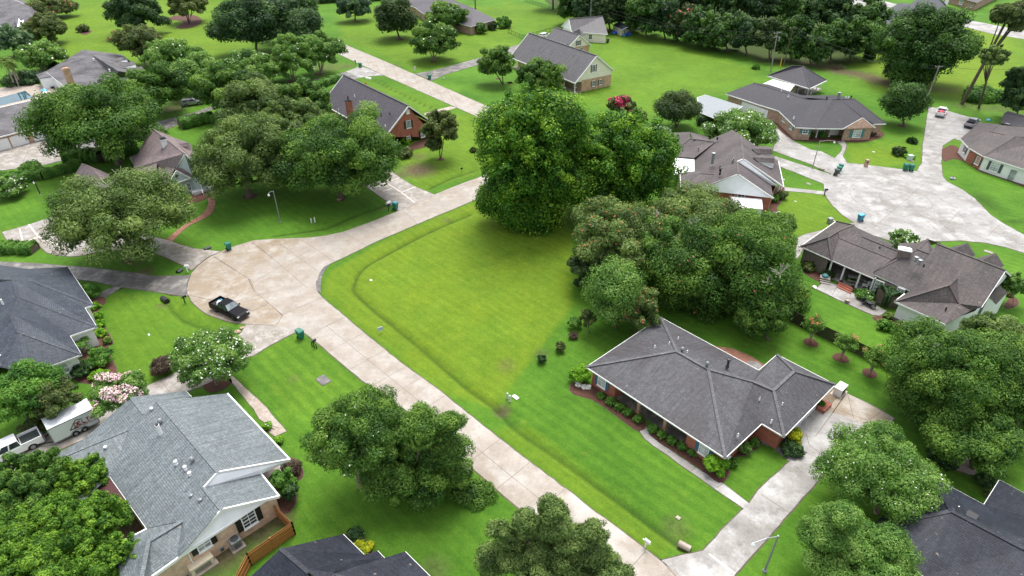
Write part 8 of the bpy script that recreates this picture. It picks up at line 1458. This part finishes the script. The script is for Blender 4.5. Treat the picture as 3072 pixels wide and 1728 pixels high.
bush('bright', (2067, 340), 12, 9, 'round green ball shrub before the entrance of the black roofed house', mat='hedge'); bush('bright', (2040, 340), 8, 8, 'small green ball shrub left of the entrance of the black roofed house', mat='hedge'); bush('purple', (1968, 492), 15, 14, 'grey purple round shrub at the white gabled house corner', mat='hazel'); bush('bright', (1945, 500), 14, 14, 'green low shrubs along the white gabled house bed', mat='hedge'); bush('hazel', (2190, 335), 16, 7, 'reddish low shrubs at the right end of the black roofed house', mat='purple'); bush('dark', (1902, 618 - 80), 12, 12, 'leafy shrub beside the flat white shed', mat='hedge')
bush('dark', (1955, 135), 1, 1, 'x') if False else None
bush('oak', (2145, 5), 1, 1, 'x') if False else None
bush('hazel', (1901, 170), 9, 6, 'small lone bush on the far right of the back lawn', mat='hedge')
# --- upper right
T_('oak_tree', 'dark', (2325, 110), 112, 88, (2262, 208), 'large spreading dark tree right of the woods with flared trunk', nb=110, tr=2.2, mat='wood2', lobes=((2290, 180, 60), (2410, 120, 55)))
T_('cedar_tree', 'cedar', (2275, 255), 56, 52, (2277, 318), 'dense round dark evergreen beside the broad right driveway', nb=80, mat='wood2', dens=1.2)
T_('bald_cypress', 'dark', (2535, 45), 48, 42, (2420, 262), 'tall leaning bare trunked tree with a small crown at the top right', nb=45, mat='hazel', tr=1.9, lean=22., lobes=((2580, 30, 40),)) if True else None
T_('bald_cypress', 'oak', (2500, 145), 34, 34, (2462, 272), 'second leaning bare trunked tree, shorter, right of the first', nb=35, tr=1.7, lean=15., mat='oak')
T_('oak_tree', 'dark', (2570, 230), 45, 70, (2575, 305), 'dark tree cut by the right edge above the dark shed', nb=45)
bush('shrub', (2470, 245), 48, 12, 'broad leaved weeds round the leaning trunks', mat='hedge'); bush('dark', (2185, 145), 14, 22, 'small ivy clad tree between the dark fence and woods', mat='wood2'); bush('shrub', (2560, 265), 20, 8, 'weeds at the right edge near the shed', mat='hedge')
# --- top
T_('round_tree', 'dark', (893, 14), 45, 38, (893, 54), 'round dark green tree with short trunk at the top', nb=45, mat='grey', dens=1.2); T_('cedar_tree', 'cedar', (993, 45), 54, 52, (1005, 97), 'broad dark evergreen left of the round light trees', nb=70, dens=1.2, mat='cedar')
T_('crape_myrtle', 'crape', (1120, 42), 58, 38, (1118, 78), 'light green round tree nearest the dark ranch roof', stems=4, blossom=BW, mat='oakgreen', nb=55); T_('crape_myrtle', 'crape', (1088, 102), 64, 44, (1092, 152), 'light green round tree in the middle of the far lawn', stems=4, blossom=BW, nb=60, mat='oakgreen')
bush('rounded', (1210, 75), 17, 17, 'clipped cylindrical dark shrub at the ranch house corner', dens=1.4, mat='oakgreen'); bush('rounded', (1268, 60), 21, 17, 'larger clipped round shrub near the iron fence', dens=1.4, mat='hedge'); bush('rounded', (1240, 68), 10, 14, 'dark shrub between the two clipped ones', mat='cedar')
b_ = K(12, 2145, 85); t = thing('bare_tree', b_, 'small bare dark trunk at the top edge of the far lawn', 'tree'); MB().tube([b_, b_ + V((0, 0, 2.5)), b_ + V((.8, 0, 5.5))], [.3, .22, .1], 7).tube([b_ + V((0, 0, 2)), b_ + V((-1.2, 0, 4.8))], [.18, .08], 6).build('trunk', 'trunk', t)
hedge([K(0, 800, 8), K(0, 880, 2), K(0, 960, 0)], 5, 4, 'shrub', 'dark hedge line at the top edge behind the round tree', mat='dark'); hedge([K(0, 545, -6), K(0, 300, -18), K(0, 60, -28)], 6, 5, 'shrub', 'distant hedge line beyond the top left lawns', mat='dark')
# --- woods: individual trees along the edge, then deeper rows
wk = 0
edge_pts = [(1445, 62), (1490, 70), (1535, 78), (1580, 78), (1625, 92), (1675, 100), (1725, 108), (1775, 122), (1830, 130), (1880, 140), (1935, 150), (1990, 155), (2040, 165), (2090, 160), (2140, 158), (2180, 150)]
for i in range(len(edge_pts)):
    x, y = edge_pts[i]; r_ = RG.uniform(44, 58); h = RG.uniform(42, 62); side = 'counted from the left, number %s' % ('one two three four five six seven eight nine ten eleven twelve thirteen fourteen fifteen sixteen'.split()[i])
    T_('woodland_tree', 'wood', (x + RG.uniform(-8, 8), y - h), r_, r_ * 1.05, (x, y), 'front row tree of the dark woods, %s' % side, group='trees of the dark woods', nb=48, dens=.85, mat=('wood2', 'dark', 'cedar', 'wood2')[i % 4] if i < 12 else 'wood2', blossom=('blosscoral', .03, .3) if i == 6 else None)
for i in range(13):
    x = 1400 + i * 66 + RG.uniform(-12, 12); y = 5 + i * 8; T_('woodland_tree', 'wood', (x, y - 52), 52, 52, (x, y + 18), 'second row tree of the dark woods, crown %s from the left' % ('one two three four five six seven eight nine ten eleven twelve thirteen'.split()[i]), group='trees of the dark woods', nb=42, dens=.7, mat='dark' if i % 3 else 'wood2')
for i in range(8):
    x = 1780 + i * 58; y = -50 + i * 8; T_('woodland_tree', 'wood', (x, y - 30), 52, 48, (x, y + 20), 'rear tree of the dark woods at the top edge, crown %s from the left' % ('one two three four five six seven eight'.split()[i]), group='trees of the dark woods', nb=36, dens=.6)
